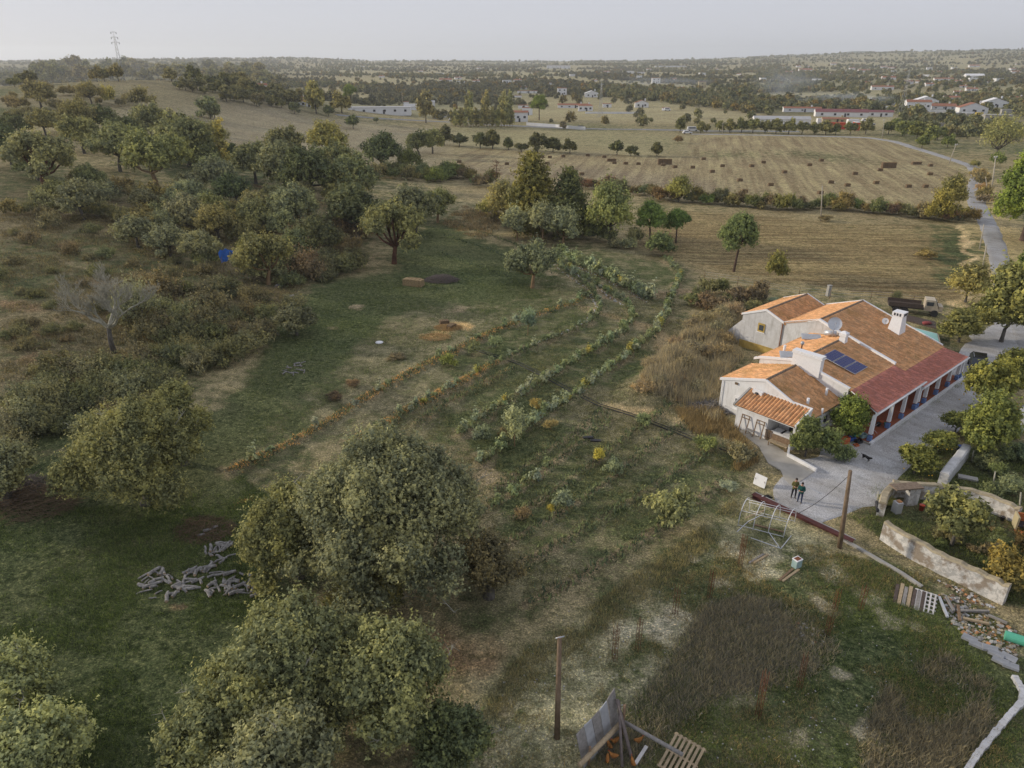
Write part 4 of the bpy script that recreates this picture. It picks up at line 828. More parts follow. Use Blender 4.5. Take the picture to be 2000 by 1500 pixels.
HS = [
 (501,178,34,17,'white house with orange roof on the slope of the wooded hill',dict(rz=.25,windows=3)),(530,184,22,8,'long low white house beside the hill house',dict(flat=True,roofm='roof_grey',windows=2)),
 (578,200,50,9,'long low orange-roofed house at the foot of the wooded hill',dict(windows=3)),(600,208,34,16,'wide orange-roofed house next to the golden tree',dict(windows=2,hip=True)),
 (740,222,120,13,'long white warehouse with pale roof behind the road trees',dict(flat=True,roofm='roof_grey',windows=6,dpt=.3,chim=False,cat='warehouse',name='warehouse')),
 (775,223,50,9,'orange-roofed bungalow in front of the white warehouse',dict(windows=3)),(793,206,10,8,'small white house above the warehouse, left one',dict(flat=True,windows=1)),
 (832,208,32,12,'pale blue-roofed shed right of the warehouse',dict(roofm='roof_grey',windows=2,cat='shed',name='shed')),(812,215,46,10,'low white outbuilding right of the warehouse',dict(roofm='roof_grey',windows=2)),
 (905,235,24,16,'white villa half hidden behind the poplars, left part',dict(windows=2)),(945,238,36,20,'white villa behind the poplars with an orange roof',dict(windows=3)),
 (1012,238,38,28,'white two-storey villa right of the poplars',dict(windows=3,pitch=.25)),(1030,225,20,16,'square white annex behind the villa',dict(flat=True,windows=1)),(1022,212,20,7,'small white building behind the villa',dict(flat=True,windows=1)),
 (1098,186,18,15,'white tower-like house standing alone in the plain',dict(flat=True,windows=2,dpt=1.0)),(1156,190,26,12,'white gabled house right of the tower-like house',dict(gable_front=True,windows=2,roofm='far_white',dpt=.8)),
 (1120,211,60,9,'long white house with orange roof beyond the road',dict(windows=4,dpt=.25)),(1144,217,28,16,'white villa with hipped orange roof beyond the road',dict(windows=3,hip=True)),(1186,210,17,8,'white shed right of the hipped villa',dict(flat=True,windows=1)),
 (1030,182,40,5,'long low white barn among the olive trees',dict(flat=True,windows=3,dpt=.2)),(1012,190,14,4,'low white wall-like hut below the barn',dict(flat=True,windows=0)),(1023,174,12,6,'tiny white house above the barn',dict(windows=1)),
 (1011,160,15,6,'white cottage in the woods left of the smoke',dict(windows=2)),(1074,165,7,4,'small white hut in the woods',dict(flat=True,windows=0)),(870,159,24,5,'white cottage cluster at the far left woods',dict(windows=2)),(900,163,16,5,'grey cottage beside the far left cluster',dict(flat=True,roofm='roof_grey',windows=1)),(930,160,14,4,'pale cottage in the far woods',dict(windows=1)),
 (1091,134,46,7,'long bright white villa on the skyline ridge',dict(flat=True,windows=6,dpt=.25)),(1185,143,12,5,'white cottage below the skyline, right of the bright villa',dict(windows=1)),(1254,210,26,14,'white gabled house with orange rake beside a hedge',dict(gable_front=True,windows=2)),
 (1301,216,14,6,'small white van-like shed in the plain',dict(flat=True,windows=1)),(1282,163,16,12,'white square house behind the smoke',dict(windows=2,dpt=.9,flat=True)),(1249,155,10,8,'grey house near the square white house',dict(flat=True,roofm='roof_grey',windows=1)),
 (1247,144,24,4,'long white farm building left of the olive groves',dict(flat=True,windows=3,dpt=.25)),(1356,174,12,5,'white hut left of the yellow block',dict(flat=True,windows=0)),(1372,172,14,14,'ochre two-storey block with a white top',dict(flat=True,wall='yellow_wall',windows=1,dpt=.8)),(1328,175,18,5,'white wall-like cottage in the smoke',dict(windows=1)),
 (1310,131,60,3,'strip of pale village houses near the skyline',dict(windows=8,dpt=.1,flat=True)),(1575,139,24,4,'white farmhouse on the far plain below the ridge',dict(windows=2)),(1690,141,22,5,'white farmhouse with reddish roof on the far plain',dict(windows=2)),(1728,133,12,4,'small bright house on the far plain',dict(windows=1)),
 (1645,228,96,14,'long maroon-roofed hall in the builders yard, left stretch',dict(roofm='roof_maroon',windows=4,dpt=.2,chim=False,cat='warehouse',name='warehouse',pitch=.5)),(1718,228,50,14,'maroon-roofed hall in the builders yard, right stretch',dict(roofm='roof_maroon',windows=2,dpt=.25,chim=False,cat='warehouse',name='warehouse',pitch=.5)),
 (1530,243,105,16,'long white builders warehouse with grey roof and painted signs',dict(roofm='roof_grey',windows=0,door=False,dpt=.28,chim=False,cat='warehouse',name='warehouse',pitch=.3)),
 (1568,219,70,12,'white and rusty-roofed store behind the builders warehouse',dict(roofm='roof_far',windows=3,dpt=.2)),(1633,240,48,12,'ochre orange-roofed office in the builders yard',dict(wall='yellow_wall',windows=2,dpt=.3,roofm='roof_far')),
 (1796,215,44,24,'large white two-storey villa with orange roof',dict(windows=4,dpt=.5,rz=.0)),(1758,216,26,8,'low white wing left of the large villa',dict(flat=True,windows=2)),(1812,208,42,18,'wide white gabled house behind the large villa',dict(gable_front=True,roofm='far_white',windows=3)),
 (1847,214,44,10,'low orange-roofed bungalow right of the large villa',dict(windows=3)),(1862,197,28,10,'orange-roofed house above the bungalow',dict(windows=2)),(1905,221,50,16,'white house with orange gables, left of a pair',dict(gable_front=True,windows=3)),
 (1948,210,42,16,'white broad-gabled house near the right edge',dict(gable_front=True,roofm='far_white',windows=3)),(1990,198,26,10,'orange-roofed house cut by the right edge',dict(windows=2)),(1872,184,14,8,'white cottage among the village trees',dict(windows=1)),(1900,178,20,7,'pair-like white cottage in the village woods',dict(windows=2)),
 (1725,176,40,10,'orange-roofed long house above the smoke',dict(windows=3,dpt=.3)),(1697,203,26,9,'white cottage at the end of the estate wall',dict(windows=2)),(1655,167,12,7,'white cottage alone above the smoke',dict(windows=1)),(1738,156,24,7,'grey house with faded roof on the plain',dict(windows=2)),
 (1845,157,34,5,'row-like house with orange roof on the plain',dict(windows=3,dpt=.3)),(1907,153,32,8,'white house with pale roof on the right plain',dict(roofm='far_white',windows=2)),(1816,137,10,6,'bluish white house on the right plain',dict(flat=True,windows=1)),(1905,131,18,4,'bright white cottage near the right skyline',dict(windows=1)),(1960,157,8,5,'small red-roofed cottage on the right plain',dict(windows=1)),
 (1985,143,14,5,'white cottage cut by the right skyline woods',dict(windows=1)),(1955,237,50,13,'grey concrete workshop at the right of the village',dict(flat=True,wall='concrete',roofm='concrete',windows=2)),(1967,225,18,12,'grey square turret on the concrete workshop yard',dict(flat=True,wall='concrete',roofm='concrete',windows=0)),
 (1868,230,36,10,'dark open shed in the village yard',dict(flat=True,wall='concrete',roofm='roof_grey',windows=0)),(1840,228,20,9,'small rough shed left of the dark open shed',dict(flat=True,wall='concrete',roofm='roof_grey',windows=1)),(1908,231,34,10,'grey lean-to with a yellow bay',dict(flat=True,wall='concrete',roofm='roof_grey',windows=1)),
]
rq = random.Random(31)
for i in range(46):
    if i < 26: u, v = 1560+440*(i+rq.random())/26, rq.uniform(126, 172)
    else: u, v = 700+860*(i-26+rq.random())/20, rq.uniform(130, 165)
    w_ = rq.uniform(7, 14)*(.7+(v-120)/60); HS.append((u, v, w_, w_*.42, ['small white farmhouse scattered on the far plain', 'low pale cottage scattered on the far plain', 'white outbuilding with dull roof scattered on the far plain'][i % 3], dict(windows=1, rz=rq.uniform(-.5, .5), flat=(i % 3 == 2), roofm=['roof_far', 'roof_far', 'roof_grey'][i % 3])))
for u, v, w, h, lab, kw in HS:
    far = w < 12
    r = house(u, v, w, h, lab, far=1 if far else 0, **kw)
    if 'painted signs' in lab:
        me = r.children[0].dimensions
        hw, hd, hh = me.x/2, me.y/2, me.z-1
        for k_, (f_, c_, w_) in enumerate([(-.85, 'blue_paint', .035), (-.55, 'blue_paint', .09), (-.1, 'blue_paint', .05), (.6, 'green_paint', .08)]):
            MB().box((f_*hw, -hd-.06, hh*.55), (w_*2*hw, .1, hh*.22)).build('sign_panel', M[c_], r)
        MB().box((0, -hd*.55, hh+1.0), (hw*1.2, hd*.4, .3)).build('roof_vent', M['roof_grey'], r)
def wall_run(pts, hgt, th, mat, label, name='wall', lift=0.0, cat='wall'):
    P_ = [G(*p) for p in pts]; mb = MB()
    for (x0, y0), (x1, y1) in zip(P_[:-1], P_[1:]):
        L_ = hypot(x1-x0, y1-y0); z0, z1 = zat(x0, y0), zat(x1, y1); a = atan2(y1-y0, x1-x0); nx, ny = -sin(a)*th/2, cos(a)*th/2
        mb.hexa([(x0-nx, y0-ny, z0-.3), (x1-nx, y1-ny, z1-.3), (x1+nx, y1+ny, z1-.3), (x0+nx, y0+ny, z0-.3)], [(x0-nx, y0-ny, z0+hgt), (x1-nx, y1-ny, z1+hgt), (x1+nx, y1+ny, z1+hgt), (x0+nx, y0+ny, z0+hgt)])
    return props(mb.build(name, mat), label, cat)
wall_run([(1028,245),(1085,249),(1118,252),(1143,254)], 1.5, .25, M['far_white'], 'long white boundary wall beside the main road', 'boundary_wall')
wall_run([(1143,222),(1186,222),(1230,222),(1250,222)], 1.1, .25, M['far_white'], 'white garden wall in front of the hipped villa', 'boundary_wall')
wall_run([(1672,206),(1700,219),(1712,222)], 2.6, .4, M['far_white'], 'cream retaining wall descending into the smoke', 'boundary_wall')
wall_run([(1672,201),(1720,205),(1770,204)], 1.6, .4, M['far_white'], 'white estate wall behind the large villa', 'boundary_wall')
wall_run([(1718,213),(1752,212),(1772,213)], 1.6, .4, M['far_white'], 'lower white estate wall left of the large villa', 'boundary_wall')
wall_run([(1795,246),(1840,247),(1885,247)], 1.8, .4, M['concrete'], 'long grey block wall behind the grove', 'boundary_wall')
wall_run([(1770,219),(1830,218),(1868,218)], 1.0, .3, M['far_white'], 'low white terrace wall in front of the large villa', 'boundary_wall')
# yard clutter, vehicles
def boxthing(name, u, v, dim, mat, label, cat, rz=0.0, extra=None, group=None):
    p = P3(u, v); r = root(name, p, label, cat, group, rz); mb = MB().box((0, 0, dim[2]/2), dim)
    mb.build('body', M[mat], r)
    for i in range(int(dim[0]/1.2)):
        pass
    MB().box((0, 0, dim[2]+.06), (dim[0]*.98, dim[1]*.98, .12)).build('lid', M[mat if extra is None else extra], r)
    MB().box((0, -dim[1]/2-.03, dim[2]*.5), (dim[0]*.8, .06, dim[2]*.72)).build('side_panel', M[mat], r)
    BUILT.append((p.x, p.y, dim[0]*.7)); return r
boxthing('skip_container', 1633, 252, (7.5, 2.6, 3.0), 'red_paint', 'large orange-red container in the builders yard', 'container')
boxthing('skip_container', 1671, 254, (1.8, 4.5, 3.6), 'red_paint', 'narrow red container standing on end in the builders yard', 'container', extra='far_white')
boxthing('skip_container', 1656, 250, (5.0, 2.4, .9), 'red_paint', 'red flatbed trailer with pale load in the builders yard', 'trailer', extra='far_white')
boxthing('stacked_pallets', 1665, 242, (6.0, 2.4, 2.2), 'far_white', 'stack of white bags in the builders yard, upper', 'stack')
boxthing('stacked_pallets', 1597, 250, (2.0, 2.0, 4.4), 'far_white', 'tall stack of white goods in the gap of the hedge', 'stack')
boxthing('skip_container', 1883, 235, (4.0, 2.0, 2.0), 'yellow_paint', 'yellow loader body in the village yard', 'container')
boxthing('skip_container', 1910, 233, (3.6, 2.0, 3.6), 'yellow_paint', 'mustard-yellow gate panel in the village yard', 'container')
def car_far(u, v, mat, label, L_=4.5, hgt=1.45, rz=0.0, name='parked_car', cat='car', van=False, group=None):
    p = P3(u, v, .2); r = root(name, p, label, cat, group, rz)
    h1 = hgt*.55; mb = MB()
    mb.hexa([(-L_/2, -.85, .3), (L_/2, -.85, .3), (L_/2, .85, .3), (-L_/2, .85, .3)], [(-L_/2, -.85, h1), (L_/2, -.85, h1*.9), (L_/2, .85, h1*.9), (-L_/2, .85, h1)])
    a0, a1 = (-L_*.48, L_*.30) if van else (-L_*.42, L_*.12)
    mb.hexa([(a0, -.8, h1), (a1+.6, -.8, h1), (a1+.6, .8, h1), (a0, .8, h1)], [(a0+.1, -.68, hgt), (a1, -.68, hgt), (a1, .68, hgt), (a0+.1, .68, hgt)])
    mb.build('body', mat, r)
    MB().box(((a0+a1)/2+.2, 0, (h1+hgt)/2), ((a1-a0)*.8, 1.62, (hgt-h1)*.55)).build('window', M['glass'], r)
    for sx in (-L_*.32, L_*.32):
        for sy in (-.82, .82):
            MB().tube([(sx, sy-.1, .32), (sx, sy+.1, .32)], .32, 10, sm=False).build('wheel', M['dark'], r)
    return r
car_far(1352, 257, M['far_white'], 'white van on the main road at the field corner', 5.0, 2.0, van=True)
car_far(1342, 262, M['far_white'], 'white car below the van at the field corner', 4.2, 1.4)
car_far(884, 237, M['far_white'], 'white car on the road left of the poplars', 4.4, 1.4)
car_far(1136, 252, M['dark'], 'dark car on the main road passing the white wall', 4.4, 1.4)
car_far(1303, 217, M['far_white'], 'white van parked by the hedge in the plain', 4.4, 1.9, van=True)
car_far(1493, 220, M['red_paint'], 'orange-red truck cab behind the builders warehouse', 4.0, 2.4, van=True)
car_far(1500, 221, M['far_white'], 'small white car beside the orange-red truck cab', 3.6, 1.4)
for i, (u, v, c) in enumerate([(1868,237,'far_white'),(1930,236,'far_white'),(1945,240,'blue_paint'),(1978,242,'far_white'),(1990,262,'far_white'),(1700,245,'metal'),(1690,238,'far_white'),(1612,248,'metal')]):
    car_far(u, v, M[c], ['white car in front of the dark shed','white car right of the yellow panel','blue car by the concrete workshop','white car cut by the right edge by the workshop','white boat-like van at the right edge below the workshop','grey car in the builders yard near the pole','white car under the maroon hall','grey machine by the tall stack'][i], 4.4, 1.5)
# pylons and poles
def lattice(u, v, hpx, label, wbase=3.0, arms=3, hm=None):
    p = P3(u, v); D = depth(p.x, p.y, p.z); h = hm or hpx*D/FPX/.95; r = root('power_pylon', p, label, 'pylon', None, .35)
    mb = MB(); n = 9
    for a in range(4):
        sx, sy = ((-1, -1), (1, -1), (1, 1), (-1, 1))[a]; mb.tube([(sx*wbase/2, sy*wbase/2, -.5), (sx*.35, sy*.35, h*.72), (sx*.1, sy*.1, h)], [q_*wbase/3.4 for q_ in (.10, .07, .05)], 4)
    for k in range(n):
        q0, q1 = k/n*.9, (k+1)/n*.9; w0, w1 = wbase/2*(1-q0/.9)+.3, wbase/2*(1-q1/.9)+.3
        for sx, sy, tx, ty in ((-1,-1,1,-1),(1,-1,1,1),(1,1,-1,1),(-1,1,-1,-1)):
            mb.tube([(sx*w0, sy*w0, q0*h), (tx*w1, ty*w1, q1*h)], .028, 3); mb.tube([(tx*w0, ty*w0, q0*h), (sx*w1, sy*w1, q1*h)], .028, 3)
    mb.build('mast', M['metal'], r)
    for k in range(arms):
        zz = h*(.98-.10*k); L_ = (2.2+.5*k)*wbase/3.0
        am = MB().tube([(-L_, 0, zz), (0, 0, zz+.35), (L_, 0, zz)], .05, 4).tube([(-L_, 0, zz), (0, 0, zz-.25), (L_, 0, zz)], .05, 4).build('cross_arm', M['metal'], r)
        for sx in (-1, 1): MB().tube([(sx*L_, 0, zz), (sx*L_, 0, zz-.8)], .12, 5).build('insulator', M['glass'], am)
    return r
lattice(241, 158, 88, 'thin lattice mast rising above the wooded hilltop', 1.5, 3, hm=21.5)
lattice(1757, 231, 82, 'lattice pylon between the builders yard and the villa', 2.6, 3)
lattice(1172, 229, 64, 'thin lattice pylon near the hipped villa', 2.0, 2)
M['wood_pole'] = bark('weathered_pole', (.11, .075, .045), (.26, .19, .13)); M['con_pole'] = simple('concrete_pole', (.40, .36, .29), .9, .1, 2)
def pole(u, v, u2, v2, r0, mat, label, name='power_pole', arm=None, cat='pole', group=None):
    p = P3(u, v); D = depth(p.x, p.y, p.z); d2 = ray(u2, v2)
    # top: the point on the line of sight at the distance of the foot
    t = hypot(p.x, p.y)/hypot(d2[0], d2[1]); top = Vector((d2[0]*t, d2[1]*t, EYE+d2[2]*t))-p
    r = root(name, p, label, cat, group); MB().tube([Vector((0, 0, -.3)), top*.5, top], [r0, r0*.85, r0*.68], 9).build('shaft', mat, r)
    if arm:
        MB().box(top-Vector((0, 0, .35)), (arm, .12, .14), .5).build('cross_arm', M['metal'], r)
        for s_ in (-.45, .45): MB().lathe([(.07, -.15), (.1, 0), (.04, .16)], 7, tuple(top+Vector((s_*arm*cos(.5), s_*arm*sin(.5), -.1)))).build('insulator', M['far_white'], r)
    r['top'] = tuple(p+top); return r
PO = [(1723,271,1727,233,.16,'concrete pole where the lane meets the grove'),(1853,320,1868,281,.16,'leaning concrete pole beside the lane, the second from the village'),(1935,385,1945,305,.18,'tall pole right of the lane bend'),
      (1603,432,1606,363,.13,'thin concrete pole in the hedge between the fields'),(1913,487,1922,438,.12,'leaning pole left of the lane, upper'),(1912,560,1927,478,.12,'leaning pole left of the lane, lower'),(1411,263,1412,240,.13,'pole by the main road left of the builders hedge'),(1567,262,1568,245,.10,'short pole in front of the builders hedge'),
      (787,217,785,180,.12,'thin pole behind the white warehouse'),(1930,385,1925,345,.10,'small pole in the bushes by the lane bend')]
poles = [pole(*a[:4], a[4], M['con_pole'], a[5], arm=1.2 if i in (0, 1, 2) else None) for i, a in enumerate(PO)]
for i in range(8):
    u = 1172+(i % 3); 
# hay bales in the stubble field
M['hay'] = simple('dark_hay', (.150, .105, .065), .95, .35, 7, bump=.6); M['straw'] = simple('straw', (.42, .27, .115), .95, .3, 9, bump=.8); M['hay_pale'] = simple('pale_hay', (.30, .22, .12), .95, .3, 8, bump=.8)
bme = None
def bale(u, v, label, sc=(1, 1, 1), rz=0.0, mat='hay', z=0.0, group=None, split=True):
    p = P3(u, v); p.z += z; r = root('hay_bale', p, label, 'hay bale', group, rz)
    key = 'bale_'+mat
    if key not in VAR:
        mb = MB(); rr = random.Random(3)
        mb.add([(x+rr.uniform(-.05, .05), y+rr.uniform(-.05, .05), zz+rr.uniform(-.03, .03)) for x, y, zz in [(-1.15, -.6, 0), (-.4, -.62, -.02), (.4, -.62, 0), (1.15, -.6, 0), (1.15, .6, 0), (.4, .62, 0), (-.4, .62, 0), (-1.15, .6, 0), (-1.12, -.57, .9), (-.4, -.6, .96), (.4, -.6, .93), (1.12, -.57, .9), (1.12, .57, .9), (.4, .6, .95), (-.4, .6, .93), (-1.12, .57, .9)]],
               [(7,6,5,4,3,2,1,0),(8,9,10,11,12,13,14,15)]+[(i, (i+1) % 8, (i+1) % 8+8, i+8) for i in range(8)])
        tw = MB()
        for xx in (-.75, -.25, .25, .75): tw.box((xx, 0, .47), (.035, 1.27, 1.0))
        VAR[key] = (mb.mesh('bale_body', M[mat]), tw.mesh('twine', M['hay_pale']))
    b = link('bale_body', VAR[key][0], r); b.scale = sc; t_ = link('twine', VAR[key][1], r); t_.scale = sc; t_['kind'] = 'stuff'
    return r
BL = [(1059,308),(1074,309),(1100,307),(1148,305),(1180,308),(1069,321),(1116,330),(1136,342),(1200,320),(1222,321),(1247,322),(1295,324),(1318,328),(1353,329),(1391,337),(1411,326),(1374,312),(1468,326),(1491,319),(1445,354),(1455,376),(1505,363),(1532,338),(1581,324),(1604,315),(1623,358),(1655,364),(1602,379),(1670,341),(1711,359),(1719,334),(1774,366),(1807,366),(1816,342),(1817,325),(897,318),(990,322)]
for i, (u, v) in enumerate(BL):
    bale(u, v, 'single dark hay bale lying in the stubble field', (.58, .7, .85), (i*.7) % .5-.2, group='hay bales scattered over the stubble field')
for k_, (u0, v0, nx, nz, lab) in enumerate([(1726,328,3,2,'long stack right of the stubble field'),(1289,321,3,2,'wide stack amid the stubble field'),(1785,321,2,1,'pair near the lane'),(1190,315,2,1,'crumbled heap at the field head')]):
    for ix in range(nx):
        for iz in range(nz):
            p = G(u0, v0); q = bale(u0+ix*9, v0, '%s hay bale of the %s' % (['bottom', 'top'][iz] if nz > 1 else 'ground', lab), (.62, .9, .9), .05, z=.85*iz, group='hay bales of the '+lab)
# smoke from garden fires drifting over the village
def smoke(name, u, v, size, dens, label, seed):
    x, y = G(u, v); z = zat(x, y); mb = MB(); mb.blob((0, 0, 0), (1, 1, 1), 0, seed, .08, 3)
    m = bpy.data.materials.new(name); m.use_nodes = True; t = m.node_tree; t.nodes.clear()
    out = t.nodes.new('ShaderNodeOutputMaterial'); vo = t.nodes.new('ShaderNodeVolumePrincipled'); vo.inputs['Color'].default_value = (.78, .86, 1, 1); vo.inputs['Anisotropy'].default_value = .2
    tc = t.nodes.new('ShaderNodeTexCoord'); no = t.nodes.new('ShaderNodeTexNoise'); no.inputs['Scale'].default_value = 2.2; no.inputs['Detail'].default_value = 3
    ln = t.nodes.new('ShaderNodeVectorMath'); ln.operation = 'LENGTH'; fo = t.nodes.new('ShaderNodeMapRange'); fo.inputs[1].default_value = 1.0; fo.inputs[2].default_value = .2; fo.inputs[3].default_value = 0; fo.inputs[4].default_value = 1
    r2 = t.nodes.new('ShaderNodeMapRange'); r2.inputs[1].default_value = .40; r2.inputs[2].default_value = .68; r2.inputs[3].default_value = 0; r2.inputs[4].default_value = dens
    mu = t.nodes.new('ShaderNodeMath'); mu.operation = 'MULTIPLY'
    t.links.new(tc.outputs['Object'], no.inputs['Vector']); t.links.new(tc.outputs['Object'], ln.inputs[0]); t.links.new(ln.outputs['Value'], fo.inputs[0]); t.links.new(no.outputs['Fac'], r2.inputs[0])
    t.links.new(fo.outputs[0], mu.inputs[0]); t.links.new(r2.outputs[0], mu.inputs[1]); t.links.new(mu.outputs[0], vo.inputs['Density']); t.links.new(vo.outputs[0], out.inputs['Volume'])
    o = mb.build(name, m, None, (x, y, z+size[2]*.8)); o.scale = size; o['kind'] = 'stuff'; return props(o, label, 'smoke')
smoke('smoke', 1640, 206, (46, 26, 6), .030, 'low grey-blue smoke drifting over the builders yard', 4)
smoke('smoke', 1530, 190, (34, 34, 15), .018, 'thin smoke rising left of the builders yard', 5)
smoke('smoke', 1285, 172, (75, 40, 8), .012, 'flat veil of smoke over the far plain', 6)
# ------------------------------------------------------------------ distant woods, olive groves and autumn trees
def gn_scatter(name, pts, sc, sources, seed, label=None):
    V = np.array(pts, np.float32); me = bpy.data.meshes.new(name); me.vertices.add(len(V)); me.vertices.foreach_set('co', V.ravel())
    a = me.attributes.new('scl', 'FLOAT', 'POINT'); a.data.foreach_set('value', np.asarray(sc, np.float32)); me.update()
    o = link(name, me, kind='stuff'); g = bpy.data.node_groups.new(name, 'GeometryNodeTree')
    g.interface.new_socket('Geometry', in_out='INPUT', socket_type='NodeSocketGeometry'); g.interface.new_socket('Geometry', in_out='OUTPUT', socket_type='NodeSocketGeometry')
    N = g.nodes.new; gi = N('NodeGroupInput'); go = N('NodeGroupOutput'); iop = N('GeometryNodeInstanceOnPoints'); j = N('GeometryNodeJoinGeometry')
    for s_ in reversed(sources):
        oi = N('GeometryNodeObjectInfo'); oi.inputs['Object'].default_value = s_; oi.inputs['As Instance'].default_value = True; g.links.new(oi.outputs['Geometry'], j.inputs[0])
    at = N('GeometryNodeInputNamedAttribute'); at.data_type = 'FLOAT'; at.inputs['Name'].default_value = 'scl'
    rr = N('FunctionNodeRandomValue'); rr.data_type = 'FLOAT_VECTOR'; rr.inputs['Min'].default_value = (0, 0, 0); rr.inputs['Max'].default_value = (0, 0, 6.28); rr.inputs['Seed'].default_value = seed
    ri = N('FunctionNodeRandomValue'); ri.data_type = 'INT'; ri.inputs[4].default_value = 0; ri.inputs[5].default_value = len(sources)-1; ri.inputs['Seed'].default_value = seed+1
    g.links.new(gi.outputs[0], iop.inputs['Points']); g.links.new(j.outputs[0], iop.inputs['Instance']); iop.inputs['Pick Instance'].default_value = True
    g.links.new(ri.outputs[2], iop.inputs['Instance Index']); g.links.new(rr.outputs[0], iop.inputs['Rotation']); g.links.new(at.outputs[0], iop.inputs['Scale'])
    g.links.new(iop.outputs[0], go.inputs[0]); m = o.modifiers.new('scatter', 'NODES'); m.node_group = g
    if label: o['label'] = label
    return o
def src_obj(name, me):
    return bpy.data.objects.new(name, me)      # geometry source for the scatter, not placed itself
M['leaf_olive'] = foliage('foliage_olive', [(0, (.135, .142, .092)), (.5, (.16, .162, .105)), (.8, (.125, .13, .08)), (1, (.17, .165, .10))])
M['leaf_autumn'] = foliage('foliage_autumn', [(0, (.19, .165, .07)), (.4, (.22, .185, .07)), (.7, (.17, .15, .08)), (.9, (.26, .18, .06)), (1, (.16, .15, .07))])
fars = {}
for key, mt in (('leaf_far', M['leaf_far']), ('leaf_olive', M['leaf_olive']), ('leaf_autumn', M['leaf_autumn'])):
    fars[key] = [src_obj('far_crown', crown('far_crown', 400+i, dome_lobes(401+i, 2.5, 4.4, .2, 6, lr=(.34, .5), sq=.95), 620, mt, leaf=.55, shoot=.4, per=3, up=.4, low=-.6)) for i in range(3)]
rs = np.random.RandomState(9)
def far_points(n, dmin, dmax, seed):
    rs_ = np.random.RandomState(seed); q = rs_.uniform(0, 1, n); D = np.exp(np.log(dmin)+(np.log(dmax)-np.log(dmin))*q**.8); az = np.radians(rs_.uniform(-41, 41, n))
    return D*np.sin(az), D*np.cos(az), D, az
x, y, D, az = far_points(60000, 370, 4550, 3)
road = seg_dist(x, y, PL([(430,196),(600,216),(800,234),(980,245),(1240,253),(1560,257),(1700,262)]))
ok = road > 9+.0*D
# beyond the main road only
rv = np.interp(np.degrees(az), [-45, -22, -15, -10, -3, 0, 6, 11, 15, 20, 24, 28, 33, 40], [470, 470, 440, 420, 400, 395, 385, 380, 372, 372, 330, 300, 285, 280])
ok &= D > rv+8
hz = H0(x, y); ok &= ~((x < -70) & (D < 560) & (x > -420) & (y < 520))
for bx, by, br in BUILT:
    front = (np.abs(x-bx*(1-br*1.2/max(1, by))) < br*1.1) & (y < by+br) & (y > by-np.maximum(br*3.0, 95)); ok &= ~(front & (rs.uniform(0, 1, len(x)) < .92)); ok &= np.hypot(x-bx, y-by) > br
blk = _h(np.floor((x*.9+y*.3)/95), np.floor((y*.9-x*.3)/120), 5); opn = (blk > .62)
dn = fbm(x, y, 150, 33, 3); dens = ss(.30, .55, dn); dens = np.where(opn, .06, .25+.75*dens)
lowz = (D < 620) & (np.degrees(az) > -5); dens = np.where(lowz, dens*.45, dens); dens = np.where((D < 640) & (np.degrees(az) > 27), .55, dens)
ok &= rs.uniform(0, 1, len(x)) < dens
x, y, D, az = x[ok], y[ok], D[ok], az[ok]; z = H(x, y)-.2
kindn = fbm(x, y, 260, 44, 2); rr = rs.uniform(0, 1, len(x)); scl = rs.uniform(.55, 1.35, len(x))*(1+.35*ss(1200, 3500, D))*np.where(rr > .95, 1.5, 1.0)
aut = (rr < .10) | ((rr < .22) & (D < 640) & (np.degrees(az) > 20)); olv = ~aut & (kindn > .50)
wod = ~aut & ~olv
for nm, mk, key in (('distant_woodland', wod, 'leaf_far'), ('distant_olive_grove', olv, 'leaf_olive'), ('distant_autumn_woodland', aut, 'leaf_autumn')):
    gn_scatter(nm, np.stack([x[mk], y[mk], z[mk]], 1), scl[mk]*(.8 if key == 'leaf_olive' else 1), fars[key], 7)
print('far trees', len(x))
# air
hm = bpy.data.materials.new('haze'); hm.use_nodes = True; t = hm.node_tree; t.nodes.clear()
out = t.nodes.new('ShaderNodeOutputMaterial'); vp = t.nodes.new('ShaderNodeVolumePrincipled'); vp.inputs['Color'].default_value = (.90, .94, 1.0, 1); vp.inputs['Density'].default_value = .00013; vp.inputs['Anisotropy'].default_value = .3
t.links.new(vp.outputs[0], out.inputs['Volume'])
MB().box((0, 5900, 119), (27000, 13800, 244)).build('haze', hm, kind='stuff')
# ------------------------------------------------------------------ the farmhouse
HT = radians(41.04); HO = Vector((19.62, 60.5, 0)); hc, hs_ = cos(HT), sin(HT)
FM = Matrix.Translation(HO) @ Matrix.Rotation(HT, 4, 'Z')
def LP(s, t, z=0.0): return Vector((s, -t, z))                 # farmhouse frame: s along the ridges, t towards the drive
def W(s, t, z=0.0): return FM @ LP(s, t, z)
def toloc(u, v, zf, n=14):
    z = 4.0
    for _ in range(n):
        p = GZ(u, v, z); dx, dy = p.x-HO.x, p.y-HO.y; s, t = dx*hc+dy*hs_, dx*hs_-dy*hc; z = .5*z+.5*zf(s, t)
    return s, t, z
farm = root('farmhouse', HO, 'long white farmhouse of joined gabled wings with orange tiled roofs and a red-roofed veranda', 'house', None, HT)
M['terracotta'] = simple('terracotta_plaster', (.30, .095, .05), .9, .15, 1.2); M['blue_band'] = simple('blue_column_paint', (.13, .21, .42), .7, .1); M['ochre'] = simple('ochre_plinth', (.42, .30, .09), .9, .2, 2)
M['ridge'] = simple('weathered_ridge_tile', (.20, .15, .11), .9, .35, 5); M['paver'] = simple('yard_concrete', (.42, .39, .34), .95, .12, .9, dirt=((.22, .20, .16), .6))
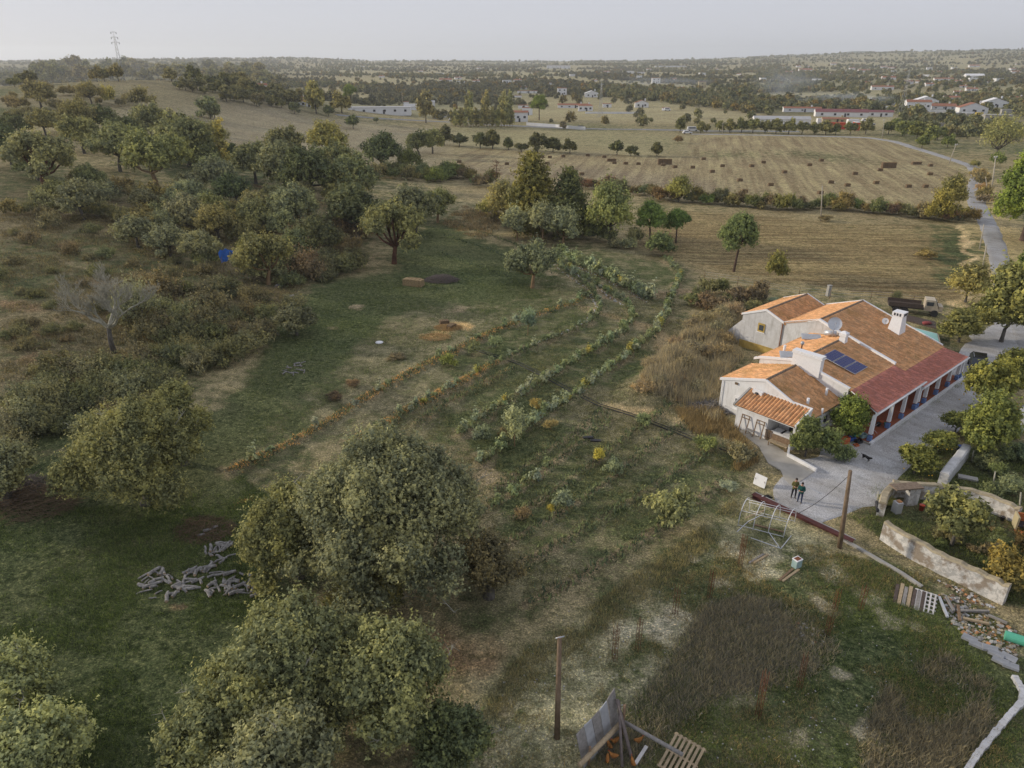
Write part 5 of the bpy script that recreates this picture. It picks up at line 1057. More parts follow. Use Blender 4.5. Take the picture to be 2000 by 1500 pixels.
def tiles(name, s0, s1, tA, zA, tB, zB, mat, parent, per=.24, course=.42, amp=.055, seg=6, kind='stuff'):
    """a slope of barrel tiles from the upper edge (tA, zA) to the lower edge (tB, zB); s0, s1 functions of t"""
    L_ = hypot(tB-tA, zB-zA); nc_ = max(1, int(round(L_/course))); f0 = s0 if callable(s0) else (lambda t: s0); f1 = s1 if callable(s1) else (lambda t: s1)
    smin = min(f0(tA), f0(tB)); smax = max(f1(tA), f1(tB)); ncol = int(round((smax-smin)/per)); S = smin+np.arange(ncol*seg+1)*(smax-smin)/(ncol*seg)
    prof = amp*np.abs(np.sin(np.pi*(np.arange(ncol*seg+1)/seg)))**.75; V = []; rows = []
    rg_ = np.random.RandomState(int(abs(s0(0) if callable(s0) else s0)*31+abs(tA)*7)); sg = 1 if tB > tA else -1
    for k in range(nc_):
        for e in (0, 1):
            q = (k+e)/nc_; t = tA+(tB-tA)*q; z = zA+(zB-zA)*q+(.045 if e == 1 else .008)
            Sc = np.clip(S+rg_.normal(size=len(S))*.004, f0(t), f1(t)); V.append(np.stack([Sc, np.full(len(S), -t), z+prof+rg_.normal(size=len(S))*.004], 1))
    # end face of every course
    V = np.array(V); n = V.shape[1]; i = np.arange(2*nc_-1)[:, None]*n+np.arange(n-1)[None, :]
    F = np.stack([i, i+1, i+n+1, i+n], -1).reshape(-1, 4)
    if sg < 0: F = F[:, ::-1]
    colr = rg_.uniform(0, 1, (nc_*2, ncol+1)); colr[1::2] = colr[::2]; tv = colr[:2*nc_-1][:, (np.arange(n-1)//seg)]
    me = np_mesh(name, V.reshape(-1, 3), F, M[mat], {'tile': ('FACE', 'FLOAT', tv.ravel())})
    return link(name, me, parent, kind=kind)
def wing(tl, zl, tr, zr, te, ze, s0, s1, wm, over=.25, zb=-.3, per=.24):
    """one gabled wing: walls closed below the eaves, two slopes of tiles, ridge row"""
    f0 = s0 if callable(s0) else (lambda t: s0); f1 = s1 if callable(s1) else (lambda t: s1)
    pr = [(tl, zb), (te, zb), (te, ze-.10), (tr, zr-.10), (tl, zl-.10)]; a = [LP(f0(t), t, z) for t, z in pr]; b = [LP(f1(t), t, z) for t, z in pr]; n = 5
    mb = MB().add(a+b, [(0, 1, 2, 3, 4), (9, 8, 7, 6, 5)]+[(i+n, (i+1) % n+n, (i+1) % n, i) for i in range(n)])
    w = mb.build('wall', M[wm], farm)
    sl = (zr-zl)/(tr-tl) if tr != tl else 0; sr = (zr-ze)/(te-tr)
    rf = MB()
    rf.slab([LP(f0(tl)-.05, tl-over, zl-sl*over-.02), LP(f1(tl)+.05, tl-over, zl-sl*over-.02), LP(f1(tr)+.05, tr, zr-.02), LP(f0(tr)-.05, tr, zr-.02)], .07)
    rf.slab([LP(f0(tr)-.05, tr, zr-.02), LP(f1(tr)+.05, tr, zr-.02), LP(f1(te)+.05, te+over, ze-sr*over-.02), LP(f0(te)-.05, te+over, ze-sr*over-.02)], .07)
    roof = rf.build('roof', M['tile'], farm)
    g0 = lambda t: f0(t)-.08; g1 = lambda t: f1(t)+.08
    tiles('roof_tiles', g0, g1, tr, zr, tl-over-.05, zl-sl*(over+.05), 'tile', roof, per); tiles('roof_tiles', g0, g1, tr, zr, te+over+.05, ze-sr*(over+.05), 'tile', roof, per)
    N = int((f1(tr)-f0(tr))/.42); q0 = f0(tr)
    rd = MB()
    for i in range(N): rd.tube([LP(q0+i*.42-.02, tr, zr+.02), LP(q0+i*.42+.44, tr, zr+.045)], [.12, .135], 6)
    rd.build('ridge_tiles', M['ridge'], roof, kind='stuff')
    return w, roof
bs = lambda t: 15.6-.13*t
ROOFC = lambda s, t: 3.93+(t-.49)/3.84*.87 if t < 4.33 else 4.8-(t-4.33)/4.98*1.15
ROOFB = lambda s, t: 4.14+(t+3.02)/4.06*1.46 if t < 1.04 else 5.6-(t-1.04)/8.87*2.74
ROOFD = lambda s, t: 3.1+(t)/4.31*1.27 if t < 4.31 else 4.37-(t-4.31)/4.45*1.94
wD, rD = wing(0, 3.1, 4.31, 4.37, 8.76, 2.43, 0, 5.40, 'white'); wC, rC = wing(.49, 3.93, 4.33, 4.8, 9.31, 3.65, 5.42, lambda t: bs(t)-.02, 'white')
wB, rB = wing(-3.0, 4.14, 1.04, 5.6, 9.91, 2.86, bs, 25.2, 'white_dirty'); wA, rA = wing(-8.03, 3.88, -5.28, 4.97, -3.02, 4.05, 15.96, 24.9, 'white_dirty')
MB().box(LP(15.93, -5.5, .35), (.06, 5.1, .95)).build('plinth', M['ochre'], farm)
# white mortar rakes along the gables
def rake(s, pts, wd=.22, name='gable_coping', mat='white_clean', par=None):
    mb = MB()
    for (t0, z0), (t1, z1) in zip(pts[:-1], pts[1:]):
        sa, sb = (s(t0), s(t1)) if callable(s) else (s, s)
        mb.hexa([LP(sa-wd/2, t0, z0-.12), LP(sa+wd/2, t0, z0-.12), LP(sb+wd/2, t1, z1-.12), LP(sb-wd/2, t1, z1-.12)], [LP(sa-wd/2, t0, z0+.11), LP(sa+wd/2, t0, z0+.11), LP(sb+wd/2, t1, z1+.11), LP(sb-wd/2, t1, z1+.11)])
    return mb.build(name, M[mat], par or farm)
rake(0.0, [(-.2, 3.06), (4.31, 4.39), (9.0, 2.36)], .16); rake(5.45, [(-.1, 3.7), (.49, 3.96), (4.33, 4.85), (9.4, 3.66)], .24)
rake(lambda t: bs(t)-.05, [(1.04, 5.66), (3.6, 4.98), (4.4, 4.92), (9.6, 3.72)], .30); rake(lambda t: bs(t), [(-3.0, 4.16), (1.04, 5.62)], .12)
rake(15.95, [(-8.2, 3.84), (-5.28, 5.0), (-3.02, 4.1)], .14); rake(24.95, [(-8.2, 3.84), (-5.28, 5.0), (-3.02, 4.1)], .14); rake(25.25, [(-3.0, 4.2), (1.04, 5.65), (10.0, 2.9)], .16)
# buttress wall left of the rear wing
MB().hexa([LP(16.6, -8.05, -.3), LP(16.2, -8.05, -.3), LP(16.2, -10.2, -.3), LP(16.6, -10.2, -.3)], [LP(16.6, -8.05, 3.2), LP(16.2, -8.05, 3.2), LP(16.2, -10.2, .9), LP(16.6, -10.2, .9)]).build('buttress', M['white_dirty'], farm)
def win(s, t, z, w, h, face='s', frame='ochre', name='window', depth_=.1):
    d = (depth_, w, h) if face == 's' else (w, depth_, h)
    f = MB().box(LP(s, t, z), d).build(name, M[frame], farm)
    n = (-.03, 0) if face == 's' else (0, -.03); k = .62
    d2 = (depth_, w*k, h*k) if face == 's' else (w*k, depth_, h*k); p = LP(s, t, z)+Vector((n[0], n[1], 0)); MB().box(p, d2).build('pane', M['glass'], f)
    d3 = (.16, w*1.15, .08) if face == 's' else (w*1.15, .16, .08); MB().box(LP(s, t, z-h/2-.04)+Vector((n[0], n[1], 0)), d3).build('sill', M['white_clean'], f)
    return f
win(15.93, -5.55, 2.85, .85, 1.0); win(16.0, -.9, 2.7, .55, .9); win(15.9, -.1, 3.0, .4, .3, frame='terracotta'); win(-.01, 1.9, 1.3, .7, 1.3, frame='white_clean'); win(2.9, 8.79, 1.3, .9, 1.1, 't', 'white_clean')
MB().box(LP(-.05, 1.55, 3.15), (.12, .28, .2)).build('wall_vent', M['hay'], farm)
MB().tube([LP(15.88, -3.1, 4.0), LP(15.88, -3.1, .1)], .055, 6).build('downpipe', M['rust'], farm)
MB().tube([LP(-.1, .15, .1), LP(-.1, .15, 3.0)], .04, 5).build('downpipe', M['white_clean'], farm)
# verandas
def veranda(s0, s1, t0, z0, t1, z1, cols, sh=0.0):
    f0 = lambda t: s0-sh*(t-t0)
    v = MB().slab([LP(f0(t0), t0, z0-.02), LP(s1, t0, z0-.02), LP(s1, t1, z1-.02), LP(f0(t1), t1, z1-.02)], .08).build('veranda_roof', M['white_clean'], farm)
    tiles('veranda_tiles', f0, s1, t0, z0, t1, z1, 'tile_red', v, .20, .38, .035, 4)
    b = MB().box(LP((f0(t1)+s1)/2, t1-.08, z1-.18), (s1-f0(t1), .14, .26)).build('veranda_beam', M['white_clean'], v)
    MB().tube([LP(f0(t1), t1+.10, z1-.02), LP(s1, t1+.10, z1-.02)], .07, 6).build('gutter', M['white_clean'], v)
    for s in cols:
        c = MB(); h = z1-.30; a, bb = .15, .125
        c.hexa([LP(s-a, t1-.2+a, .9), LP(s+a, t1-.2+a, .9), LP(s+a, t1-.2-a, .9), LP(s-a, t1-.2-a, .9)][::-1], [LP(s-bb, t1-.2+bb, h), LP(s+bb, t1-.2+bb, h), LP(s+bb, t1-.2-bb, h), LP(s-bb, t1-.2-bb, h)][::-1])
        co = c.build('column', M['white_clean'], farm); MB().box(LP(s, t1-.2, .46), (.335, .335, .5)).build('blue_base', M['blue_band'], co)
    return v
veranda(5.3, 13.95, 9.60, 3.62, 12.62, 2.98, [4.05, 7.6, 10.4, 13.3, 13.8], .45); veranda(13.6, 25.0, 10.2, 2.78, 12.66, 2.46, [15.4, 18.3, 21.2, 23.7, 24.5])
MB().box(LP(14.2, 11.2, .02), (21.2, 3.1, .4)).build('veranda_floor', M['paver'], farm)
MB().box(LP(14.3, 12.72, .05), (21.4, .22, .52)).build('veranda_kerb', M['white'], farm)
MB().box(LP(19.9, 9.98+.05, 1.35), (10.2, .06, 2.4)).build('veranda_wall', M['terracotta'], farm); MB().box(LP(9.8, 9.33+.05, 1.6), (8.6, .06, 2.9)).build('veranda_wall', M['terracotta'], farm)
MB().box(LP(14.25, 11.2, .235), (21.0, 2.9, .03)).build('floor_tiles', M['terracotta'], farm)
for s in (8.4, 12.0, 17.0, 20.2): MB().box(LP(s, 9.45 if s < 14 else 10.12, 1.3), (1.0, .08, 2.1)).build('door', M['dark'], farm)
# chimneys
def pt(u, v, zf): return toloc(u, v, zf)
s, t, z = pt(1750, 646, ROOFB); cb, ct = .85, .50
ch = MB().hexa([LP(s-cb, t+cb*.8, z-.6), LP(s+cb, t+cb*.8, z-.6), LP(s+cb, t-cb*.8, z-.6), LP(s-cb, t-cb*.8, z-.6)], [LP(s-ct, t+ct, z+1.75), LP(s+ct, t+ct, z+1.75), LP(s+ct, t-ct, z+1.75), LP(s-ct, t-ct, z+1.75)]).build('chimney', M['white_clean'], rB)
MB().box(LP(s, t, z+1.95), (1.15, 1.15, .4)).build('chimney_cap', M['white_clean'], ch)
for k in range(4): MB().box(LP(s-.36+k*.24, t+.58, z+1.93), (.13, .05, .26)).build('chimney_slot', M['dark'], ch); 
for k in range(3): MB().box(LP(s-.585, t-.3+k*.28, z+1.93), (.05, .14, .26)).build('chimney_slot', M['dark'], ch)
ch = MB().box(LP(5.55, 5.15, 4.75), (.62, 2.75, 1.9)).build('chimney', M['white_clean'], rD); MB().box(LP(5.55, 5.15, 5.58), (.80, 2.95, .10)).box(LP(5.55, 5.15, 5.75), (.74, 2.88, .13)).build('chimney_cap', M['white_clean'], ch)
s, t, z = pt(1646, 668, ROOFC); ch = MB().hexa([LP(s-.34, t+.34, z-.3), LP(s+.34, t+.34, z-.3), LP(s+.34, t-.34, z-.3), LP(s-.34, t-.34, z-.3)], [LP(s-.27, t+.27, z+.7), LP(s+.27, t+.27, z+.7), LP(s+.27, t-.27, z+.7), LP(s-.27, t-.27, z+.7)]).build('chimney', M['white_clean'], rC)
MB().box(LP(s, t, z+.82), (.72, .72, .3)).add([LP(s-.38, t-.38, z+.97), LP(s+.38, t-.38, z+.97), LP(s+.38, t+.38, z+.97), LP(s-.38, t+.38, z+.97), LP(s, t, z+1.2)], [(0, 1, 4), (1, 2, 4), (2, 3, 4), (3, 0, 4), (3, 2, 1, 0)]).build('chimney_cap', M['white_clean'], ch)
for u, v, zf, hh, rr, mt, pr in ((1531, 688, ROOFC, .75, .13, 'white_clean', rC), (1577, 789, ROOFD, .55, .13, 'white_clean', rD), (1605, 808, ROOFD, .5, .09, 'white_clean', rD), (1613, 772, ROOFD, .7, .12, 'white_clean', rD)):
    s, t, z = pt(u, v, zf); MB().tube([LP(s, t, z-.2), LP(s, t, z+hh)], rr, 8).build('vent_pipe', M[mt], pr)
s, t, z = pt(1563, 694, ROOFC); fl = MB().tube([LP(s, t, z-.2), LP(s, t, z+1.15)], .07, 8).build('stove_pipe', M['rust'], rC); MB().lathe([(.06, 0), (.17, .02), (.17, .22), (.05, .3)], 10, tuple(LP(s, t, z+1.12))).build('pipe_cowl', M['metal'], fl)
# solar panels, water heaters, dishes: things fixed on the roof
M['cell'] = simple('solar_cell', (.016, .024, .12), .25, .1, 2); M['alu'] = simple('aluminium', (.52, .54, .57), .4, .08, 3, metal=.4)
def onroof(name, s, t, z, label, cat=None, group=None):
    o = root(name, LP(s, t, z), label, None, None, 0); o.parent = farm; return o
def rfn(t): return math.atan2(1.15, 4.98)
for k in range(3):
    p = onroof('solar_panel', 9.35, 5.75+k*1.13, ROOFC(0, 5.75+k*1.13)+.22, ['uppermost solar panel of three, nearest the ridge', 'middle solar panel of three on the orange roof', 'lowest solar panel of three, nearest the red veranda roof'][k], 'solar panel', 'solar panels on the farmhouse roof')
    p.rotation_euler = (rfn(0), 0, 0)          # slope falls towards -y of the farmhouse frame
    MB().box((0, 0, 0), (2.55, 1.09, .05)).build('frame', M['alu'], p)
    gl = MB()
    for i in range(6):
        for j in range(4): gl.box((-1.03+i*.413, -.39+j*.26, .03), (.40, .25, .012))
    o = gl.build('cells', M['cell'], p); o['kind'] = 'stuff'
    for sx in (-.9, .9): MB().box((sx, 0, -.1), (.05, 1.0, .16)).build('bracket', M['metal'], p)
def heater(u0, v0, u1, v1, label, tank=True):
    s, t, z = pt((u0+u1)/2, (v0+v1)/2, ROOFC); r = onroof('solar_heater', s, t, z+.25, label, 'solar heater')
    r.rotation_euler = (0, 0, radians(-52)); MB().box((0, 0, 0), (1.9, .9, .09), tilt=Matrix.Rotation(radians(18), 3, 'X')).build('collector', M['alu'], r)
    MB().box((0, 0, .05), (1.7, .74, .03), tilt=Matrix.Rotation(radians(18), 3, 'X')).build('collector_glass', M['metal'], r)
    if tank: MB().tube([(1.3, .35, .45), (2.3, -.1, .55)], .27, 12).build('tank', M['alu'], r); MB().tube([(1.1, -.2, -.1), (2.6, -.2, -.1), (2.3, .3, 0)], .04, 5).build('pipe', M['white_clean'], r)
heater(1566, 661, 1601, 664, 'grey solar water heater with a tank beside the large dish'); heater(1527, 697, 1558, 698, 'grey solar collector plate behind the wide chimney', False)
def dish(u, v, zf, hgt, rad, label, mesh_=True):
    s, t, z = pt(u, v, zf); r = onroof('satellite_dish', s, t, z, label, 'satellite dish')
    R_ = Matrix.Rotation(HT, 4, 'Z').inverted() @ Matrix.Rotation(radians(-12), 4, 'Z') @ Matrix.Rotation(radians(62), 4, 'X')
    prof = [(.02, 0), (rad*.5, .06*rad), (rad*.85, .17*rad), (rad, .25*rad)]; mb = MB(Matrix.Translation((0, 0, hgt)) @ R_)
    vs = [(q*cos(2*pi*j/20), q*sin(2*pi*j/20), zz) for q, zz in prof for j in range(20)]
    mb.add(vs, [(i*20+j, i*20+(j+1) % 20, (i+1)*20+(j+1) % 20, (i+1)*20+j) for i in range(3) for j in range(20)], 0, True)
    mb.build('reflector', M['alu' if rad > .5 else 'white_clean'], r); MB().tube([(0, 0, -.2), (0, 0, hgt)], .04, 6).build('mast', M['metal'], r)
    MB(Matrix.Translation((0, 0, hgt)) @ R_).tube([(0, -rad*.9, .1), (0, 0, rad*.8)], .02, 4).box((0, 0, rad*.8), (.12, .12, .14)).build('feed_arm', M['metal'], r)
dish(1626, 654, ROOFB, 1.15, .68, 'large grey mesh satellite dish between the two roof wings'); dish(1727, 635, ROOFB, .45, .34, 'small white satellite dish beside the big chimney')
# air conditioner on the gable
ac = onroof('air_conditioner', -.3, 3.9, 3.0, 'white air-conditioning box')
MB().box((0, 0, 0), (.34, .95, .62)).build('casing', M['white_clean'], ac); MB(Matrix.Rotation(-pi/2, 4, 'Y')).lathe([(.02, .17), (.22, .18), (.23, .2)], 12).build('fan_grille', M['dark'], ac); MB().box((.1, 0, -.36), (.5, .9, .05)).build('bracket', M['metal'], ac)
# ------------------------------------------------------------------ the porch in front of the near gable
PO0, PO1 = 3.1, 8.7
porch = MB(); s0 = -2.1
MB().hexa([LP(s0, 6.2, -.3), LP(s0, 3.1, -.3), LP(s0+.2, 3.1, -.3), LP(s0+.2, 6.2, -.3)][::-1], [LP(s0, 6.2, 2.28), LP(s0, 3.1, 2.28), LP(s0+.2, 3.1, 2.32), LP(s0+.2, 6.2, 2.32)][::-1]).build('porch_wall', M['white'], farm)
for t in (3.18, 6.12): MB().hexa([LP(s0+.2, t-.08, -.3), LP(0, t-.08, -.3), LP(0, t+.08, -.3), LP(s0+.2, t+.08, -.3)][::-1], [LP(s0+.2, t-.08, 2.3), LP(0, t-.08, 2.95), LP(0, t+.08, 2.95), LP(s0+.2, t+.08, 2.3)][::-1]).build('porch_wall', M['white'], farm)
MB().hexa([LP(s0, 8.55, -.3), LP(.3, 8.55, -.3), LP(.3, 8.72, -.3), LP(s0, 8.72, -.3)][::-1], [LP(s0, 8.55, 1.0), LP(.3, 8.55, 3.2), LP(.3, 8.72, 3.2), LP(s0, 8.72, 1.0)][::-1]).build('porch_wall', M['white'], farm)
MB().box(LP(s0+.1, 8.62, 1.1), (.22, .22, 2.3)).build('porch_post', M['white'], farm)
MB().box(LP(s0+.1, 7.55, .35), (.16, 1.95, 1.3)).build('balustrade', M['white'], farm); MB().box(LP(s0+.1, 7.35, 2.26), (.16, 2.4, .14)).build('porch_beam', M['white_clean'], farm)
MB().box(LP(-1.0, 7.3, -.02), (2.0, 2.6, .16)).build('porch_floor', M['paver'], farm)
MB().box(LP(-.03, 7.6, 1.15), (.06, .8, 1.7)).build('porch_door', M['dark'], farm); MB().box(LP(-.05, 6.9, 1.5), (.06, .35, .9)).build('porch_window', M['dark'], farm)
pr_ = MB().slab([LP(-2.42, 3.0, 2.26), LP(.02, 3.0, 3.10), LP(.02, 8.75, 3.10), LP(-2.42, 8.75, 2.26)][::-1], .07).build('porch_roof', M['white_clean'], farm)
# porch tiles one by one: 18 columns of 5
tm = MB(); n6 = 5
for sgn in (0, 1):
    pass
prof = [(-.155+.31*j/6, .10*sin(pi*j/6)) for j in range(7)]
tm.add([(0, a, b) for a, b in prof]+[(.56, a*.86, b*.92+.0) for a, b in prof], [(j, j+1, j+8, j+7) for j in range(6)], 0, True)
tme = []
for i in range(4):
    me = tm.mesh('tile', M['tile_o']); a = me.attributes.new('tile', 'FLOAT', 'FACE'); a.data.foreach_set('value', [(.1, .4, .7, .95)[i]]*len(me.polygons)); tme.append(me)
rg = random.Random(8); ang = math.atan2(3.10-2.26, 2.44)
for c in range(18):
    for k in range(5):
        q = k/5; o = link('tile', tme[rg.choice((0, 1, 1, 2, 2, 3))], pr_); o.location = LP(-2.47+q*2.44+rg.uniform(-.015, .015), 3.17+c*.32, 2.27+q*.84+rg.uniform(0, .012)); o.rotation_euler = (0, -ang, 0)
# loft course between the tile columns
MB().slab([LP(-2.45, 3.0, 2.285), LP(.0, 3.0, 3.125), LP(.0, 8.75, 3.125), LP(-2.45, 8.75, 2.285)][::-1], .02).build('under_tiles', M['ridge'], pr_)
MB().hexa([LP(-2.45, 2.86, 2.2), LP(.0, 2.86, 3.04), LP(.0, 3.04, 3.04), LP(-2.45, 3.04, 2.2)][::-1], [LP(-2.45, 2.86, 2.42), LP(.0, 2.86, 3.26), LP(.0, 3.04, 3.26), LP(-2.45, 3.04, 2.42)][::-1]).build('porch_coping', M['concrete'], pr_)
MB().hexa([LP(-2.4, 8.70, 2.2), LP(.1, 8.70, 3.04), LP(.1, 8.86, 3.04), LP(-2.4, 8.86, 2.2)][::-1], [LP(-2.4, 8.70, 2.46), LP(.1, 8.70, 3.3), LP(.1, 8.86, 3.3), LP(-2.4, 8.86, 2.46)][::-1]).build('porch_coping', M['white_clean'], pr_)
MB().box(LP(.06, 5.9, 3.18), (.14, 5.8, .2)).build('porch_coping', M['white_clean'], pr_)
# yard in front of the porch
def slabobj(name, pts, th, mat, label=None, cat=None, kind=None):
    o = MB().slab(pts, th).build(name, M[mat]); return props(o, label, cat, None, kind)
def gpt(u, v, dz=.06): p = P3(u, v); p.z = dz+zat(p.x, p.y)*.3; return p
slabobj('yard_paving', [gpt(1482, 873), gpt(1500, 905), gpt(1524, 918), gpt(1532, 935), gpt(1545, 953), gpt(1590, 922), gpt(1535, 884), gpt(1492, 858), gpt(1435, 836), gpt(1440, 842)][::-1], .3, 'paver', kind='structure')
kb = MB()
for (a, b) in (((1540, 884), (1538, 892)), ((1538, 892), (1565, 906)), ((1565, 906), (1594, 922))):
    p, q = gpt(*a), gpt(*b); d = (q-p).normalized(); n_ = Vector((-d.y, d.x, 0))*.09; hh = .75 if a[0] == 1540 else .28
    kb.hexa([p-n_-Vector((0, 0, .3)), q-n_-Vector((0, 0, .3)), q+n_-Vector((0, 0, .3)), p+n_-Vector((0, 0, .3))], [p-n_+Vector((0, 0, hh)), q-n_+Vector((0, 0, hh)), q+n_+Vector((0, 0, hh)), p+n_+Vector((0, 0, hh))])
props(kb.build('garden_kerb', M['white']), 'low white kerb wall between the yard and the planted bed', 'kerb wall')
M['wood'] = simple('old_wood', (.20, .135, .085), .85, .3, 6); M['wood_pale'] = simple('pale_wood', (.36, .28, .18), .85, .25, 6); M['wood_grey'] = simple('grey_wood', (.24, .225, .21), .9, .25, 6)
for k, (t, lab) in enumerate(((4.15, 'wooden door frame leaning on the porch wall, the left one'), (5.6, 'wooden door frame leaning on the porch wall, the right one'))):
    r = root('leaning_frame', W(s0-.45, t, .05), lab, 'door frame', 'door frames leaning on the wall', HT); T_ = Matrix.Rotation(radians(14), 4, 'Y')
    for y_ in (-.36, .36): MB(T_).box((0, y_, .8), (.05, .08, 1.6)).build('post', M['wood'], r)
    for z_ in (1.57, 1.3): MB(T_).box((0, 0, z_), (.05, .8, .07)).build('rail', M['wood'], r)
r = root('plant_stand', W(s0-.45, 4.9, .05), 'grey cross-legged stand between the leaning frames', 'stand', None, HT)
MB().box((0, 0, .5), (.35, .8, .04)).build('top', M['wood_grey'], r)
for a, b in (((-.15, -.38), (.15, .38)), ((-.15, .38), (.15, -.38)), ((.15, -.38), (-.15, .38))): MB().tube([(a[0], a[1], 0), (b[0], b[1], .5)], .025, 5).build('leg', M['wood_grey'], r)
r = root('porch_gate', W(s0-.02, 6.42, .05), 'slatted wooden gate at the porch opening', 'gate', None, HT)
for k in range(6): MB().box((0, -.28+k*.11, .5), (.04, .05, .95)).build('slat', M['wood'], r)
for z_ in (.2, .85): MB().box((.03, 0, z_), (.03, .7, .06)).build('rail', M['wood'], r)
r = root('garden_bench', W(s0-.62, 7.75, .05), 'wooden bench with a back standing against the porch balustrade', 'bench', None, HT)
MB().box((0, 0, .42), (.5, 1.7, .06)).build('seat', M['wood_pale'], r); MB(Matrix.Rotation(radians(8), 4, 'Y')).box((.24, 0, .72), (.05, 1.7, .5)).build('backrest', M['wood'], r)
for y_ in (-.78, .78):
    for x_ in (-.2, .2): MB().box((x_, y_, .2), (.06, .06, .42)).build('leg', M['wood'], r)
r = root('porch_table', W(-1.2, 7.3, .06), 'table under a white cloth inside the porch', 'table', None, HT)
MB().box((0, 0, .74), (.8, 1.5, .04)).build('table_top', M['wood'], r)
for x_ in (-.3, .3):
    for y_ in (-.6, .6): MB().box((x_, y_, .36), (.05, .05, .72)).build('leg', M['wood'], r)
tc_ = MB().hexa([(-.5, -.85, .45), (.5, -.85, .45), (.5, .85, .45), (-.5, .85, .45)], [(-.42, -.78, .79), (.42, -.78, .79), (.42, .78, .79), (-.42, .78, .79)]); o = tc_.build('tablecloth', M['white_clean'], None, W(-1.2, 7.3, .06), HT); props(o, 'white cloth hanging over the porch table with a dark band', 'tablecloth')
MB().hexa([(-.505, -.1, .44), (.505, -.1, .44), (.505, .08, .44), (-.505, .08, .44)], [(-.43, -.1, .797), (.43, -.1, .797), (.43, .08, .797), (-.43, .08, .797)]).build('cloth_band', M['dark'], o)
# ------------------------------------------------------------------ people, dog, vehicles
def skin_body(name, verts, edges, radii, mat, parent=None, sub=2, rootv=0):
    me = bpy.data.meshes.new(name); me.from_pydata(verts, edges, []); o = bpy.data.objects.new(name, me); COL.objects.link(o)
    sk = o.modifiers.new('skin', 'SKIN'); o.modifiers.new('sub', 'SUBSURF').levels = sub; o.modifiers['sub'].render_levels = sub
    sv = me.skin_vertices[0] if me.skin_vertices else None
    if sv is None: return o
    for i, r in enumerate(radii): sv.data[i].radius = (r, r) if not hasattr(r, '__len__') else r; sv.data[i].use_root = (i == rootv)
    dg = bpy.context.evaluated_depsgraph_get(); ev = o.evaluated_get(dg); m2 = bpy.data.meshes.new_from_object(ev); m2.name = name
    bpy.data.objects.remove(o)
    m2.polygons.foreach_set('use_smooth', [True]*len(m2.polygons)); m2.materials.clear()
    for mm in (mat if isinstance(mat, (list, tuple)) else [mat]): m2.materials.append(mm)
    return link(name, m2, parent)
M['skin'] = simple('skin', (.42, .24, .17), .6, .05); M['hair'] = simple('dark_hair', (.03, .022, .018), .8, .2, 30); M['jeans'] = simple('dark_trousers', (.022, .022, .028), .9, .2, 20); M['jeans_b'] = simple('blue_jeans', (.03, .042, .085), .9, .2, 20)
M['camo'] = simple('olive_jacket', (.13, .12, .04), .9, .45, 18); M['teal'] = simple('teal_jacket', (.012, .075, .065), .9, .2, 16); M['shoe'] = simple('shoe', (.13, .09, .05), .8, .2)
